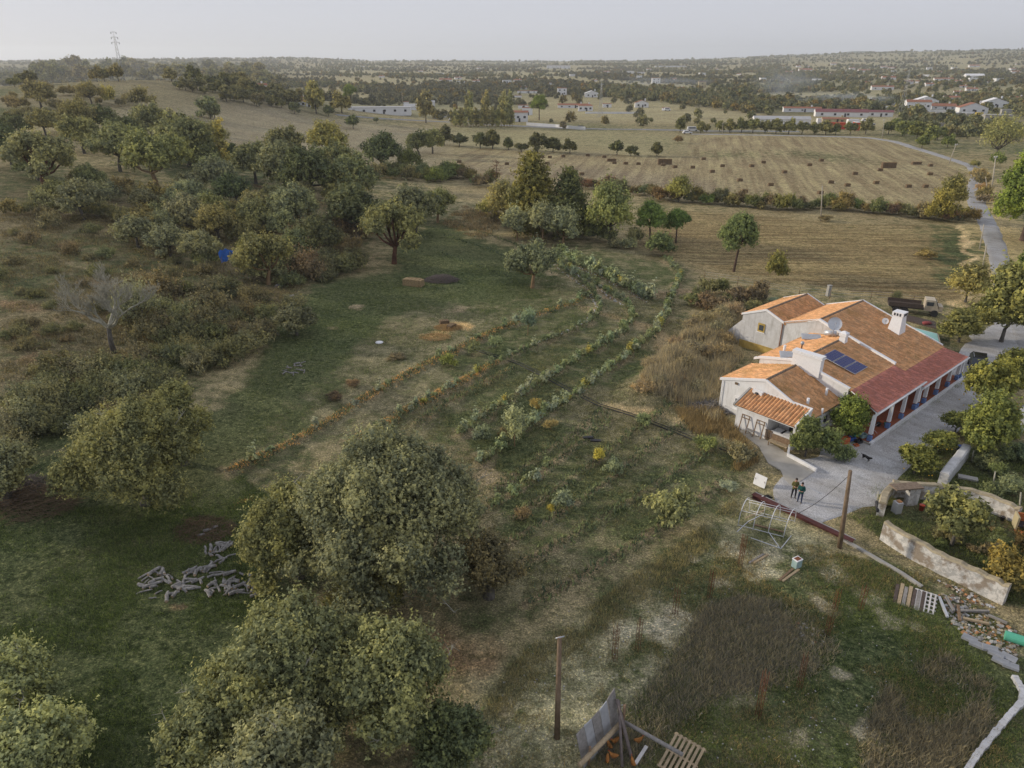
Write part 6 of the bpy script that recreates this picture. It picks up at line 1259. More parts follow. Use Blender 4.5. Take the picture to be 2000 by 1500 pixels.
def person(u, v, rz, top, legs, label, pose):
    p = P3(u, v); r = root('person', p, label, 'person', None, rz)
    k = 1.0
    # body surface: one continuous figure (pelvis root); y is forward
    a = pose
    V = [(0,0,.93),(0,.02,1.12),(0,.03,1.33),(0,.04,1.46),(0,.07,1.53),(0,.10,1.64),(0,.11,1.74),
         (-.17,.03,1.42),(.17,.03,1.42),(-.25,.02+a*.05,1.16),(.25,.02+a*.06,1.16),(-.13,.26,1.13),(.12,.27,1.16),(-.06,.34,1.16),(.05,.35,1.18),
         (-.10,0,.88),(.10,0,.88),(-.12,.05,.48),(.12,.02,.48),(-.13,0,.09),(.14,-.02,.09),(-.14,.14,.04),(.16,.12,.04)]
    E_ = [(0,1),(1,2),(2,3),(3,4),(4,5),(5,6),(3,7),(3,8),(7,9),(8,10),(9,11),(10,12),(11,13),(12,14),(0,15),(0,16),(15,17),(16,18),(17,19),(18,20),(19,21),(20,22)]
    R_ = [(.155,.11),(.145,.105),(.165,.115),(.09,.08),.055,(.085,.10),(.075,.09),.075,.075,.052,.052,.042,.042,.035,.035,.095,.095,.068,.068,.045,.045,.04,.035]
    b = skin_body('body', V, E_, R_, [M['skin'], top, legs, M['shoe']], r)
    me = b.data
    for pl in me.polygons:
        c = pl.center; z = c.z
        pl.material_index = 3 if z < .09 else 2 if z < .92 else 1 if (z < 1.50 and not (c.y > .24 and abs(c.x) < .16 and z > 1.05)) else 0
    hb = MB().blob((0, .085, 1.735), (.092, .108, .085), 0, 2, .05, 2); hb.build('hair', M['hair'], r)
    MB().blob((0, .195, 1.665), (.016, .022, .022), 0, 1, 0, 1).build('nose', M['skin'], r)
    for sx in (-1, 1):
        MB().blob((sx*.032, .185, 1.69), (.012, .008, .009), 0, 1, 0, 1).build('eye', M['hair'], r); MB().blob((sx*.088, .09, 1.67), (.014, .022, .032), 0, 1, 0, 1).build('ear', M['skin'], r)
        h = MB(); hx = sx*.055; hz = 1.17
        for f in range(4): x_ = hx+(f-1.5)*.018; L_ = (.055, .066, .062, .048)[f]; h.tube([(x_, .36, hz), (x_, .36+L_*.6, hz+.012), (x_-sx*.01, .36+L_, hz-.008)], [.010, .009, .007], 5)
        h.tube([(hx-sx*.03, .35, hz+.01), (hx-sx*.045, .385, hz+.03)], [.011, .008], 5); h.blob((hx, .35, hz), (.042, .04, .018), 0, 1, .02, 1); h.build('hand', M['skin'], r)
    jk = MB(); n = 12
    rows = [(.86,.185,.135,.0),(.98,.18,.135,.005),(1.15,.178,.13,.02),(1.33,.20,.14,.03),(1.44,.15,.11,.035),(1.50,.075,.075,.05)]
    vs = [(rx*cos(2*pi*j/n), cy+ry*sin(2*pi*j/n), z_) for z_, rx, ry, cy in rows for j in range(n)]
    jk.add(vs, [(i*n+j, i*n+(j+1) % n, (i+1)*n+(j+1) % n, (i+1)*n+j) for i in range(5) for j in range(n)], 0, True); jk.build('jacket', top, r)
    return r
person(1548.5, 974, radians(168), M['camo'], M['jeans'], 'person in an olive patterned jacket looking down beside the other', 0)
person(1561, 982, radians(145), M['teal'], M['jeans_b'], 'person in a hooded teal jacket and blue jeans looking at their hands', 1)
M['dogfur'] = simple('black_fur', (.022, .02, .02), .9, .3, 20); M['dogwhite'] = simple('white_fur', (.55, .53, .50), .9, .1)
def dog(u, v, rz, label, lying=False, sc=1.0):
    p = P3(u, v, .05); r = root('dog', p, label, 'dog', None, rz, sc)
    if not lying:
        V = [(0,0,.50),(0,.26,.50),(0,.42,.56),(0,.56,.66),(0,.70,.64),(0,-.26,.52),(0,-.40,.54),(0,-.60,.50),(0,-.72,.60),
             (-.09,.33,.42),(.09,.33,.42),(-.09,.31,.22),(.09,.37,.22),(-.09,.31,.03),(.09,.42,.03),(-.09,-.34,.42),(.09,-.34,.42),(-.10,-.28,.30),(.10,-.24,.30),(-.10,-.44,.18),(.10,-.38,.18),(-.10,-.38,.03),(.10,-.34,.03)]
        E_ = [(0,1),(1,2),(2,3),(3,4),(0,5),(5,6),(6,7),(7,8),(1,9),(1,10),(9,11),(10,12),(11,13),(12,14),(5,15),(5,16),(15,17),(16,18),(17,19),(18,20),(19,21),(20,22)]
        R_ = [.135,.15,.105,.10,.045,.115,.07,.025,.015,.06,.06,.038,.038,.035,.035,.08,.08,.055,.055,.032,.032,.034,.034]
    else:
        V = [(0,0,.16),(0,.28,.19),(0,.45,.25),(0,.58,.24),(0,-.26,.15),(-.2,-.42,.08),(-.12,.38,.06),(.12,.40,.06),(-.14,.58,.04),(.14,.60,.04),(.16,-.28,.09),(.24,-.05,.05)]
        E_ = [(0,1),(1,2),(2,3),(0,4),(4,5),(1,6),(1,7),(6,8),(7,9),(4,10),(10,11)]; R_ = [.15,.15,.10,.05,.14,.03,.05,.05,.035,.035,.08,.035]
    b = skin_body('body', V, E_, R_, [M['dogfur'], M['dogwhite']], r)
    for pl in b.data.polygons:
        c = pl.center; pl.material_index = 1 if (c.z < .2 and not lying) or (lying and c.y > .2 and c.x < -.02 and c.z < .2) or (c.y > .30 and c.z < .45 and abs(c.x) < .06) else 0
    hy, hz = (.57, .70) if not lying else (.46, .30)
    for sx in (-1, 1): MB().add([(sx*.03, hy, hz), (sx*.10, hy-.02, hz-.01), (sx*.11, hy-.01, hz-.09), (sx*.06, hy+.01, hz-.03), (sx*.06, hy-.05, hz)], [(0,1,2,3),(0,4,1),(1,4,2),(0,3,4)]).build('ear', M['dogfur'], r)
dog(1690, 902, radians(200), 'black dog with white legs walking down the drive', sc=.85); dog(1497, 974, radians(110), 'black and tan dog lying in the grass by the steel beam', True)
def hatchback(p, rz, mat, label):
    r = root('parked_car', p, label, 'car', None, rz)
    st = [(-2.05,.45,.62,.60),(-2.0,.32,.80,.95),(-1.55,.24,.84,1.00),(-.75,.24,.86,.98),(.9,.24,.86,.92),(1.55,.26,.84,.80),(1.95,.32,.76,.66),(2.1,.42,.60,.55)]
    mb = MB(); vs = []
    for x_, zb, hw, zt in st: vs += [(x_, -hw*.94, zb), (x_, -hw, (zb+zt)*.52), (x_, -hw*.9, zt), (x_, 0, zt+.03), (x_, hw*.9, zt), (x_, hw, (zb+zt)*.52), (x_, hw*.94, zb)]
    mb.add(vs, [(i*7+j, i*7+j+1, (i+1)*7+j+1, (i+1)*7+j) for i in range(len(st)-1) for j in range(6)]+[(0,6,5,4,3,2,1), tuple(range((len(st)-1)*7, len(st)*7))]+[(i*7+6, i*7, (i+1)*7, (i+1)*7+6) for i in range(len(st)-1)], 0, True)
    mb.build('body', mat, r)
    cab = [(-1.9,.80,.98),(-1.45,.66,1.40),(-.2,.66,1.47),(.45,.66,1.40),(1.15,.80,.92)]
    vs = []
    for x_, hw, z_ in cab: vs += [(x_, -hw, z_), (x_, hw, z_)]
    lo = [(-1.92,-.80,.9),(-1.92,.80,.9),(1.18,-.82,.86),(1.18,.82,.86)]
    g = MB().add(vs+lo, [(0,2,3,1),(2,4,5,3),(4,6,7,5),(6,8,9,7),(0,10,12,8,6,4,2),(1,3,5,7,9,13,11),(0,1,11,10),(8,12,13,9)], 0); g.build('cabin', M['glass'], r)
    MB().slab([(-1.45,-.665,1.425),(-.2,-.665,1.495),(.42,-.665,1.43),(.42,.665,1.43),(-.2,.665,1.495),(-1.45,.665,1.425)], .04).build('roof', mat, r)
    for sx in (-1, 1): MB().box((-.1, sx*.62, 1.53), (1.3, .04, .05)).build('roof_rail', M['metal'], r)
    for x_ in (-1.3, 1.3):
        for sy in (-1, 1):
            w = MB().tube([(x_, sy*.70, .33), (x_, sy*.88, .33)], .33, 14, sm=False).build('wheel', M['dark'], r); MB().tube([(x_, sy*.87, .33), (x_, sy*.895, .33)], .2, 10, sm=False).build('rim', M['alu'], w)
    for sy in (-1, 1):
        MB().blob((1.93, sy*.58, .64), (.14, .17, .08), 0, 1, 0, 2).build('headlight', M['alu'], r); MB().box((-2.02, sy*.6, .78), (.08, .2, .16)).build('tail_light', M['red_paint'], r); MB().blob((.85, sy*.95, .98), (.09, .11, .07), 0, 1, 0, 1).build('mirror', mat, r)
    MB().box((2.09, 0, .50), (.04, .52, .12)).build('number_plate', M['white_clean'], r); MB().box((2.06, 0, .66), (.06, .5, .10)).build('grille', M['metal'], r)
M['black_paint'] = simple('black_car_paint', (.012, .013, .018), .22, .1); hatchback(P3(1908, 722, .05), radians(-118), M['black_paint'], 'black hatchback parked at the end of the red veranda')
M['wood_dark'] = simple('dark_wood', (.085, .065, .055), .85, .3, 6)
# old truck behind the house
tp = P3(1787, 612); tr_ = root('old_truck', tp, 'derelict truck with cream cab and rusty bed behind the farmhouse', 'truck', None, radians(-22))
MB().box((-1.4, 0, 1.0), (4.0, 2.0, .16)).build('truck_bed', M['wood_dark'], tr_)
for sy in (-1, 1): MB().box((-1.4, sy*.98, 1.25), (4.0, .06, .5)).build('side_board', M['wood_dark'], tr_)
MB().box((-.2, 0, .75), (6.0, .8, .2)).build('chassis', M['dark'], tr_)
cb_ = MB().hexa([(.8,-.9,.7),(2.5,-.9,.7),(2.5,.9,.7),(.8,.9,.7)], [(.8,-.85,2.15),(1.9,-.85,2.15),(1.9,.85,2.15),(.8,.85,2.15)]); M['cream'] = simple('cream_paint', (.50, .44, .34), .6, .15, 3, dirt=((.2, .1, .05), .5)); cab_o = cb_.build('cab', M['cream'], tr_)
MB().box((2.62, 0, 1.05), (.5, 1.7, .7)).build('hood', M['cream'], tr_)
MB().box((2.16, 0, 1.72), (.06, 1.5, .5), tilt=Matrix.Rotation(radians(-22), 3, 'Y')).build('windscreen', M['glass'], cab_o)
for sy in (-1, 1): MB().box((1.35, sy*.88, 1.65), (.8, .05, .5)).build('side_window', M['glass'], cab_o)
for x_ in (-2.4, -1.4, 2.0):
    for sy in (-1, 1): MB().tube([(x_, sy*.72, .45), (x_, sy*.98, .45)], .45, 12, sm=False).build('wheel', M['dark'], tr_)
# pool behind the house
M['wood_dark'] = simple('dark_wood', (.085, .065, .055), .85, .3, 6); M['dull_red'] = simple('faded_red_cover', (.26, .06, .06), .8, .2); M['pool_water'] = simple('pool_water', (.22, .50, .46), .08, .1, 1)
def ptz(u, v, z): return GZ(u, v, z)
pw = [ptz(1760, 634, .3), ptz(1830, 652, .3), ptz(1835, 672, .3), ptz(1800, 668, .3)]
pl_ = root('swimming_pool', (0, 0, 0), 'turquoise pool with a pale rim behind the farmhouse roof', 'pool')
c_ = sum(pw, Vector())/4; MB().slab([c_+(q-c_)*1.12 for q in pw], .5).build('pool_rim', M['paver'], pl_); MB().slab([q+Vector((0, 0, .012)) for q in pw], .05).build('pool_water', M['pool_water'], pl_)
slabobj('dirt_terrace', [ptz(1760, 622, .12), ptz(1770, 614, .12), ptz(1835, 630, .12), ptz(1835, 642, .12)], .2, 'wood_dark', kind='structure')
o = MB().blob((0, 0, .3), (.6, .4, .25), 0, 4, .15, 2).build('covered_heap', M['dull_red'], None, P3(1809, 635)); props(o, 'dull red covered heap beside the pool', 'heap')
# concrete post, fence posts behind the house
def pipebox(name, u, v, dim, mat, label, cat, rz=0.3):
    r = root(name, P3(u, v), label, cat, None, rz); MB().hexa([(-dim[0]/2,-dim[1]/2,-.2),(dim[0]/2,-dim[1]/2,-.2),(dim[0]/2,dim[1]/2,-.2),(-dim[0]/2,dim[1]/2,-.2)], [(-dim[0]*.42,-dim[1]*.42,dim[2]),(dim[0]*.42,-dim[1]*.42,dim[2]),(dim[0]*.42,dim[1]*.42,dim[2]),(-dim[0]*.42,dim[1]*.42,dim[2])]).build('shaft', M[mat], r)
    MB().box((0, 0, dim[2]+.04), (dim[0], dim[1], .08)).build('cap', M[mat], r); return r
pipebox('concrete_post', 1617, 578, (.55, .5, 1.5), 'concrete', 'short square concrete post behind the farmhouse', 'post')
fp = [(1375,545),(1440,556),(1500,568),(1560,577),(1620,583),(1700,585),(1740,588),(1782,594),(1830,600)]
for i, (u, v) in enumerate(fp):
    x_, y_ = G(u, v); o = MB().tube([(0, 0, -.2), (.03, 0, 1.25)], [.05, .04], 5).build('fence_post', M['wood'], None, (x_, y_, zat(x_, y_))); props(o, 'thin wooden post of the wire fence along the lower field', 'post', 'posts of the wire fence')
wf = MB(); P_ = [G(*q) for q in fp]
for z_ in (.4, .8, 1.15):
    wf.tube([(a, b, zat(a, b)+z_) for a, b in P_], .012, 3)
props(wf.build('fence_wire', M['metal']), 'three strands of wire strung along the field fence', 'fence wire')
# ------------------------------------------------------------------ wooden poles, cable, beam, hoop frame
pw1 = pole(1640, 1070, 1661, 919, .17, M['wood_pole'], 'tall brown wooden pole standing by the gravel drive'); pw2 = pole(1088, 1440, 1093, 1245, .15, M['wood_pole'], 'bare reddish pole with a cut top standing by the grassy lane')
tp2 = Vector(eval(str(pw2['top']))) if isinstance(pw2['top'], str) else None
def topof(u, v, u2, v2):
    p = P3(u, v); d2 = ray(u2, v2); t = hypot(p.x, p.y)/hypot(d2[0], d2[1]); return Vector((d2[0]*t, d2[1]*t, EYE+d2[2]*t))
for o in list(SC.objects):
    if 'top' in o.keys(): del o['top']
a = topof(1088, 1440, 1093, 1245); MB().tube([a-P3(1088, 1440)+Vector((-.18, 0, -.06)), a-P3(1088, 1440)+Vector((0, 0, .0)), a-P3(1088, 1440)+Vector((.22, .05, .02))], .035, 5).build('top_clamp', M['metal'], pw2)
g1 = topof(1640, 1070, 1661, 919)-Vector((0, 0, .35)); g0 = P3(1552, 1006)
props(MB().tube([g1.lerp(g0, k/8)-Vector((0, 0, .35*sin(pi*k/8))) for k in range(9)], .018, 4).build('guy_cable', M['dark']), 'thin dark cable from the wooden pole down to the steel beam', 'cable')
M['beam'] = simple('dark_red_beam', (.095, .035, .032), .8, .2, 3); be = root('steel_beam', P3(1470, 970), 'long dark red steel beam lying across the edge of the drive', 'beam')
b0, b1 = P3(1470, 970), P3(1665, 1063); dr = b1-b0; L_ = hypot(dr.x, dr.y); be.location = (b0+b1)/2; be.rotation_euler = (0, 0, atan2(dr.y, dr.x))
MB().box((0, 0, .12), (L_, .05, .32)).build('web', M['beam'], be)
MB().box((0, .0, .31), (L_, .42, .05)).build('flange', M['beam'], be); MB().box((0, .0, -.03), (L_, .42, .05)).build('flange', M['beam'], be); MB().box((0, .30, .25), (L_, .12, .10)).build('edge_strip', M['concrete'], be)
kb = MB(); pts = [P3(1640, 1052), P3(1700, 1085), P3(1760, 1120), P3(1800, 1148)]
for p, q in zip(pts[:-1], pts[1:]):
    n_ = Vector((-(q-p).y, (q-p).x, 0)).normalized()*.12; dz = Vector((0, 0, .14)); kb.hexa([p-n_-dz, q-n_-dz, q+n_-dz, p+n_-dz], [p-n_+dz, q-n_+dz, q+n_+dz, p+n_+dz])
props(kb.build('concrete_edging', M['concrete']), 'narrow concrete edging continuing from the end of the steel beam', 'edging')
# polytunnel frame of white pipes
M['pipe'] = simple('white_pipe', (.62, .63, .66), .5, .06)
hf = root('hoop_frame', P3(1490, 1030), 'bare white pipe frame of a small hoop greenhouse', 'greenhouse frame'); hp = [((1440, 1030), (1463, 985)), ((1466, 1032), (1488, 993)), ((1496, 1040), (1518, 1002)), ((1528, 1048), (1549, 1010))]
o_ = hf.location.copy()
A0, A1 = P3(1441, 1028), P3(1530, 1050); B0 = P3(1463, 998); B1 = P3(1552, 1020)
for k in range(4):
    q = k/3; a = A0.lerp(A1, q); b = B0.lerp(B1, q); m = (a+b)/2; pts = []
    for j in range(13):
        th = pi*j/12; pts.append(m+(a-m)*cos(th)+Vector((0, 0, 1.65*sin(th)**.8))-o_)
    MB().tube(pts, .028, 6).build('hoop', M['pipe'], hf)
for fr, hz_ in ((0, .1), (.2, 1.05), (.5, 1.65), (.8, 1.05), (1, .1)):
    a = A0.lerp(B0, fr)+Vector((0, 0, hz_)); b = A1.lerp(B1, fr)+Vector((0, 0, hz_)); MB().tube([a-o_, b-o_], .022, 5).build('rail', M['pipe'], hf)
for a, b in (((1439, 1041), (1461, 1020)), ((1461, 1020), (1490, 1006)), ((1545, 1048), (1525, 1072)), ((1466, 1053), (1525, 1072)), ((1500, 1040), (1522, 1070))):
    MB().tube([P3(*a)+Vector((0, 0, .08))-o_, P3(*b)+Vector((0, 0, .08))-o_], .03, 5).build('ground_pipe', M['pipe'], hf)
# white board, bits in the grass
r = root('white_board', P3(1482, 948), 'white panel propped upright in the grass by the drive', 'board', None, radians(-50)); MB(Matrix.Rotation(radians(-12), 4, 'X')).box((0, 0, .45), (1.0, .05, .95)).build('panel', M['white_clean'], r)
for sx in (-.4, .4): MB().tube([(sx, .25, 0), (sx, 0, .6)], .02, 4).build('prop', M['wood'], r)
r = root('gas_cooker', P3(1555, 1106), 'pale turquoise box with an open top on a pallet board', 'box', None, .5)
M['aqua'] = simple('pale_aqua_paint', (.30, .42, .42), .6, .15, 3); MB().box((0, 0, .3), (.5, .4, .6)).build('body', M['aqua'], r); MB().box((0, 0, .62), (.54, .44, .06)).build('rim', M['white_clean'], r); MB().box((0, 0, .655), (.4, .3, .02)).build('opening', M['rust'], r)
def plank(u0, v0, u1, v1, w, mat, label, th=.06, z=0.05, name='plank', cat='plank', group=None, up=(0, 0)):
    a, b = P3(u0, v0, z+up[0]), P3(u1, v1, z+up[1]); d = b-a; n_ = Vector((-d.y, d.x, 0)).normalized()*w/2; dz = Vector((0, 0, th/2))
    o = MB().hexa([a-n_-dz-a, b-n_-dz-a, b+n_-dz-a, a+n_-dz-a], [a-n_+dz-a, b-n_+dz-a, b+n_+dz-a, a+n_+dz-a]).build(name, M[mat], None, a); return props(o, label, cat, group)
plank(1463, 1100, 1492, 1082, .14, 'wood_grey', 'grey plank in the grass below the hoop frame, the upper one'); plank(1472, 1100, 1500, 1083, .14, 'wood_pale', 'pale plank beside the grey one below the hoop frame')
plank(1522, 1135, 1548, 1112, .14, 'wood', 'brown plank leading up to the turquoise box'); plank(1528, 1137, 1560, 1113, .14, 'wood_pale', 'pale plank right under the turquoise box'); plank(1472, 1025, 1530, 1040, .12, 'wood', 'long dark plank lying inside the hoop frame'); plank(1455, 1018, 1492, 1003, .09, 'wood_pale', 'yellow pole leaning across the hoop frame', .05, .3)
plank(1563, 945, 1600, 965, .12, 'metal', 'grey pipe lying on the gravel behind the two people', .08)
# pallets
def pallet(u, v, rz, w, l, mat, label, n=5, tilt=0.0, cross=3, gap=.55, z=.12):
    r = root('pallet', P3(u, v, z), label, 'pallet', None, rz); r.rotation_euler = (tilt, 0, rz)
    for k in range(n): MB().box((-w/2+w*(k+.5)/n, 0, .06), (w/n*gap, l, .03)).build('slat', M[mat], r)
    for k in range(cross): MB().box((0, -l/2+l*(k+.08+.0)/(cross-.84), 0), (w, .09, .08)).build('bearer', M[mat], r)
    return r
M['wood_white'] = simple('whitewashed_wood', (.52, .50, .48), .85, .12, 5); M['wood_dark'] = simple('dark_wood', (.085, .065, .055), .85, .3, 6)
pallet(1806, 1177, radians(-32), 1.25, 1.65, 'wood_white', 'white slatted pallet leaning on the rubble heap', 5, radians(12), 6, .38)
r = root('plank_panel', P3(1775, 1170, .15), 'panel of alternating brown and yellow planks beside the white pallet', 'plank panel', None, radians(-32)); r.rotation_euler = (radians(12), 0, radians(-32))  # a plain panel of planks, not a hatch
for k in range(7): MB().box((-.72+k*.24, rg.uniform(-.08, .08), 0), (.2, 1.7+(.35 if k in (1, 3) else 0), .05)).build('plank', M[['wood_dark', 'wood_pale', 'wood_grey', 'wood_pale', 'wood_dark', 'wood_grey', 'wood_dark'][k]], r)
for (a, b, c, d, m_, lab) in [(1833,1170,1850,1208,'alu','grey metal rail leaning beside the white pallet'),(1868,1195,1930,1198,'wood_grey','long grey beam lying on the rubble heap'),(1880,1210,1930,1222,'wood_pale','pale beam half buried in the rubble heap'),(1928,1205,1965,1222,'wood_grey','grey post at the right end of the rubble heap'),(1846,1170,1862,1196,'wood_grey','short grey board by the metal rail'),(1870,1185,1874,1215,'wood','dark stake standing askew in the rubble')]:
    plank(a, b, c, d, .14, m_, lab, .12, .15)
# green barrel, stone steps, curved white kerb
r = root('green_drum', P3(1982, 1256, .22), 'green plastic drum lying on its side at the right edge', 'drum', None, radians(-32)); M['mint'] = simple('mint_plastic', (.10, .40, .27), .5, .1)
MB().tube([(-.55, 0, .05), (.45, 0, .05)], .28, 16, sm=False).build('shell', M['mint'], r); MB().tube([(.45, 0, .05), (.56, 0, .05)], .30, 16, sm=False).build('rim', M['mint'], r)
M['slate'] = simple('blue_grey_slab', (.26, .27, .29), .9, .15, 3)
ST = [(1893,1250),(1907,1262),(1932,1272),(1944,1282),(1952,1295),(1968,1290),(1972,1305)]
for i, (u, v) in enumerate(ST):
    o = MB().box((0, 0, 0), (.75, .48, .14), tilt=Matrix.Rotation(rg.uniform(-.1, .15), 3, 'X')).build('stone_step', M['slate'], None, P3(u, v, .12), radians(-35)+rg.uniform(-.3, .3)); props(o, ['uppermost','second','third','fourth','fifth','sixth','lowest'][i]+' grey slab of the rough steps descending at the right', 'step', 'grey slabs of the rough steps')
KE = [(1980,1325),(1996,1352),(1994,1375),(1970,1400),(1950,1425),(1925,1455),(1905,1480),(1880,1520)]
kb = MB(); pts = [P3(*q) for q in KE]
ps = []
for p, q in zip(pts[:-1], pts[1:]): ps += [p.lerp(q, k/6) for k in range(6)]
for p, q in zip(ps[:-1], ps[1:]):
    n_ = Vector((-(q-p).y, (q-p).x, 0)).normalized()*(.17+rg.uniform(-.03, .03)); dz = Vector((0, 0, .2+rg.uniform(-.02, .02))); kb.hexa([p-n_-dz, q-n_-dz, q+n_-dz, p+n_-dz], [p-n_*.8+dz, q-n_*.8+dz, q+n_*.8+dz, p+n_*.8+dz])
props(kb.build('curved_kerb', M['white_dirty']), 'worn whitewashed kerb curving through the grass at the right edge', 'kerb')
# ------------------------------------------------------------------ ruined garden walls
M['oldwall'] = plaster('peeling_wall', (.42, .415, .40), .6, True, peel=(.62, .60, .57)); M['stonetop'] = simple('stone_coping', (.34, .29, .20), .95, .25, 3); M['pale_stone'] = simple('pale_blockwork', (.50, .50, .50), .95, .15, 2, dirt=((.28, .27, .25), .6))
def gwall(pts, h, th, label, name='garden_wall', top='stonetop', body='oldwall', arch=0.0):
    P_ = [P3(*q) for q in pts]
    W_ = []
    for p, q in zip(P_[:-1], P_[1:]): W_ += [p.lerp(q, k/4) for k in range(4)]
    W_.append(P_[-1])
    for _ in range(2): W_[1:-1] = [(W_[i-1]+W_[i]*2+W_[i+1])/4 for i in range(1, len(W_)-1)]
    r = root(name, W_[0], label, 'wall'); mb = MB(); cp = MB(); o = W_[0]; rr = random.Random(len(pts)*7); hs = [h*(1+rr.uniform(-.06, .06)) for _ in W_]
    n = len(W_)
    for i in range(n-1):
        p, q = W_[i]-o, W_[i+1]-o; d = (W_[min(i+1, n-1)]-W_[max(i-1, 0)]).to_2d(); e = (W_[min(i+2, n-1)]-W_[i]).to_2d(); n0 = Vector((-d.y, d.x, 0)).normalized()*th/2; n1 = Vector((-e.y, e.x, 0)).normalized()*th/2
        b_ = Vector((0, 0, .3)); mb.hexa([p-n0-b_, q-n1-b_, q+n1-b_, p+n0-b_], [p-n0+Vector((0, 0, hs[i])), q-n1+Vector((0, 0, hs[i+1])), q+n1+Vector((0, 0, hs[i+1])), p+n0+Vector((0, 0, hs[i]))])
        k = 1.12; cp.hexa([p-n0*k+Vector((0, 0, hs[i])), q-n1*k+Vector((0, 0, hs[i+1])), q+n1*k+Vector((0, 0, hs[i+1])), p+n0*k+Vector((0, 0, hs[i]))], [p-n0*.8+Vector((0, 0, hs[i]+.13)), q-n1*.8+Vector((0, 0, hs[i+1]+.13)), q+n1*.8+Vector((0, 0, hs[i+1]+.13)), p+n0*.8+Vector((0, 0, hs[i]+.13))])
    mb.build('wall_face', M[body], r); cp.build('coping', M[top], r); return r
gwall([(1722,1052),(1770,1085),(1830,1118),(1880,1140),(1918,1158),(1960,1180)], 1.35, .42, 'long curved front wall of the walled garden with peeling whitewash', body='oldwall')
gwall([(1738,966),(1790,972),(1850,975),(1905,985),(1950,1003),(1985,1020)], 1.15, .42, 'curved rear wall of the walled garden with mossy coping')
gwall([(1838,950),(1852,930),(1868,912),(1882,893)], 1.15, .62, 'thick whitish wall running away from the rear garden wall', top='pale_stone', body='pale_stone')
gwall([(1718,1008),(1722,990),(1735,975),(1748,968)], 1.15, .5, 'short curved stub wall with a tyre leaning on it', top='stonetop')
gwall([(1980,850),(1995,830),(2010,812)], 1.6, .8, 'pale stone wall at the right edge behind the dense bush', top='pale_stone', body='pale_stone')
r = root('stone_gatepost', P3(1777, 985), 'broad pillar with a flat tiled slab on top in the garden wall', 'pillar', None, .2); MB().box((0, 0, .7), (.9, .45, 1.7)).build('pillar', M['oldwall'], r); MB().box((-.6, .1, 1.58), (2.3, .85, .1), tilt=Matrix.Rotation(.05, 3, 'Y')).build('slab', M['ridge'], r)
r = root('stone_bench', P3(1843, 968), 'pale concrete block against the rear garden wall', 'block', None, .05); MB().box((0, 0, .2), (1.0, .35, .42)).build('block', M['pale_stone'], r)
r = root('stone_slab', P3(1890, 935), 'flat grey concrete slab on the ground behind the garden wall', 'slab', None, -.45); MB().box((0, 0, .12), (1.35, .55, .14)).build('slab_top', M['concrete'], r); MB().box((.4, 0, .02), (.2, .5, .2)).build('foot', M['concrete'], r)
r = root('pillar_block', P3(1750, 1000), 'crumbling pale brick block inside the stub wall', 'block', None, .3); MB().box((0, 0, .45), (.5, .5, .9)).build('block', M['pale_stone'], r); MB().box((.05, 0, .93), (.3, .3, .1)).build('rubble_top', M['tile_o'], r)
r = root('tyre', P3(1711, 1000, .45), 'black tyre leaning against the stub wall', 'tyre', None, radians(70)); mb = MB(Matrix.Rotation(radians(75), 4, 'X'))
n1, n2 = 20, 8; mb.add([((.38+.11*cos(2*pi*j/n2))*cos(2*pi*i/n1), (.38+.11*cos(2*pi*j/n2))*sin(2*pi*i/n1), .11*sin(2*pi*j/n2)) for i in range(n1) for j in range(n2)], [(i*n2+j, ((i+1) % n1)*n2+j, ((i+1) % n1)*n2+(j+1) % n2, i*n2+(j+1) % n2) for i in range(n1) for j in range(n2)], 0, True); mb.build('tread', M['dark'], r)
r = root('brick_barbecue', P3(1990, 1030), 'yellow-washed brick barbecue with orange inner walls at the right edge', 'barbecue', None, -.35)
M['oranges'] = simple('orange_brick', (.46, .15, .05), .9, .2, 3)
MB().box((-.3, 0, .5), (.12, .9, 1.1)).build('side_wall', M['yellow_wall'], r); MB().box((.9, -.1, .5), (.12, .9, 1.1)).build('side_wall', M['yellow_wall'], r); MB().box((.3, .42, .5), (1.2, .1, 1.0)).build('back_wall', M['oranges'], r); MB().box((.3, 0, .35), (1.1, .8, .08)).build('grill_shelf', M['dark'], r); MB().box((.2, -.9, .03), (1.2, .9, .1)).build('hearth', M['oranges'], r)
def bucket(u, v, mat, label, h=.32, r_=.16, rz=0):
    o = root('bucket', P3(u, v), label, 'bucket'); MB().lathe([(r_*.75, 0), (r_, h), (r_*1.06, h)], 12).build('pail', M[mat], o); MB().tube([(-r_, 0, h), (0, 0, h+.14), (r_, 0, h)], .01, 4).build('handle', M['metal'], o)
bucket(1799, 996, 'red_paint', 'orange-red bucket standing in the walled garden', .45, .2); bucket(1957, 1015, 'dark', 'small black bucket near the barbecue'); bucket(1873, 879, 'blue_paint', 'round blue bucket at the head of the whitish wall', .4, .24)
o = MB().lathe([(.1, 0), (.26, .08), (.28, .2), (.2, .3), (.1, .3)], 12).build('white_pot', M['pale_stone'], None, P3(1948, 1002)); props(o, 'squat white pot below the rear garden wall', 'pot')
for (u, v, u2, v2, lab) in [(1939,952,1944,921,'crooked whitish branch post in the garden'),(1990,1008,1994,962,'grey stake behind the barbecue'),(1898,900,1902,880,'short pale stake beside the dense bush'),(1712,990,1716,960,'thin stake by the stub wall')]:
    pole(u, v, u2, v2, .07, M['bark_dead'], lab, 'garden_stake', cat='stake')
for o in list(SC.objects):
    if 'top' in o.keys(): del o['top']
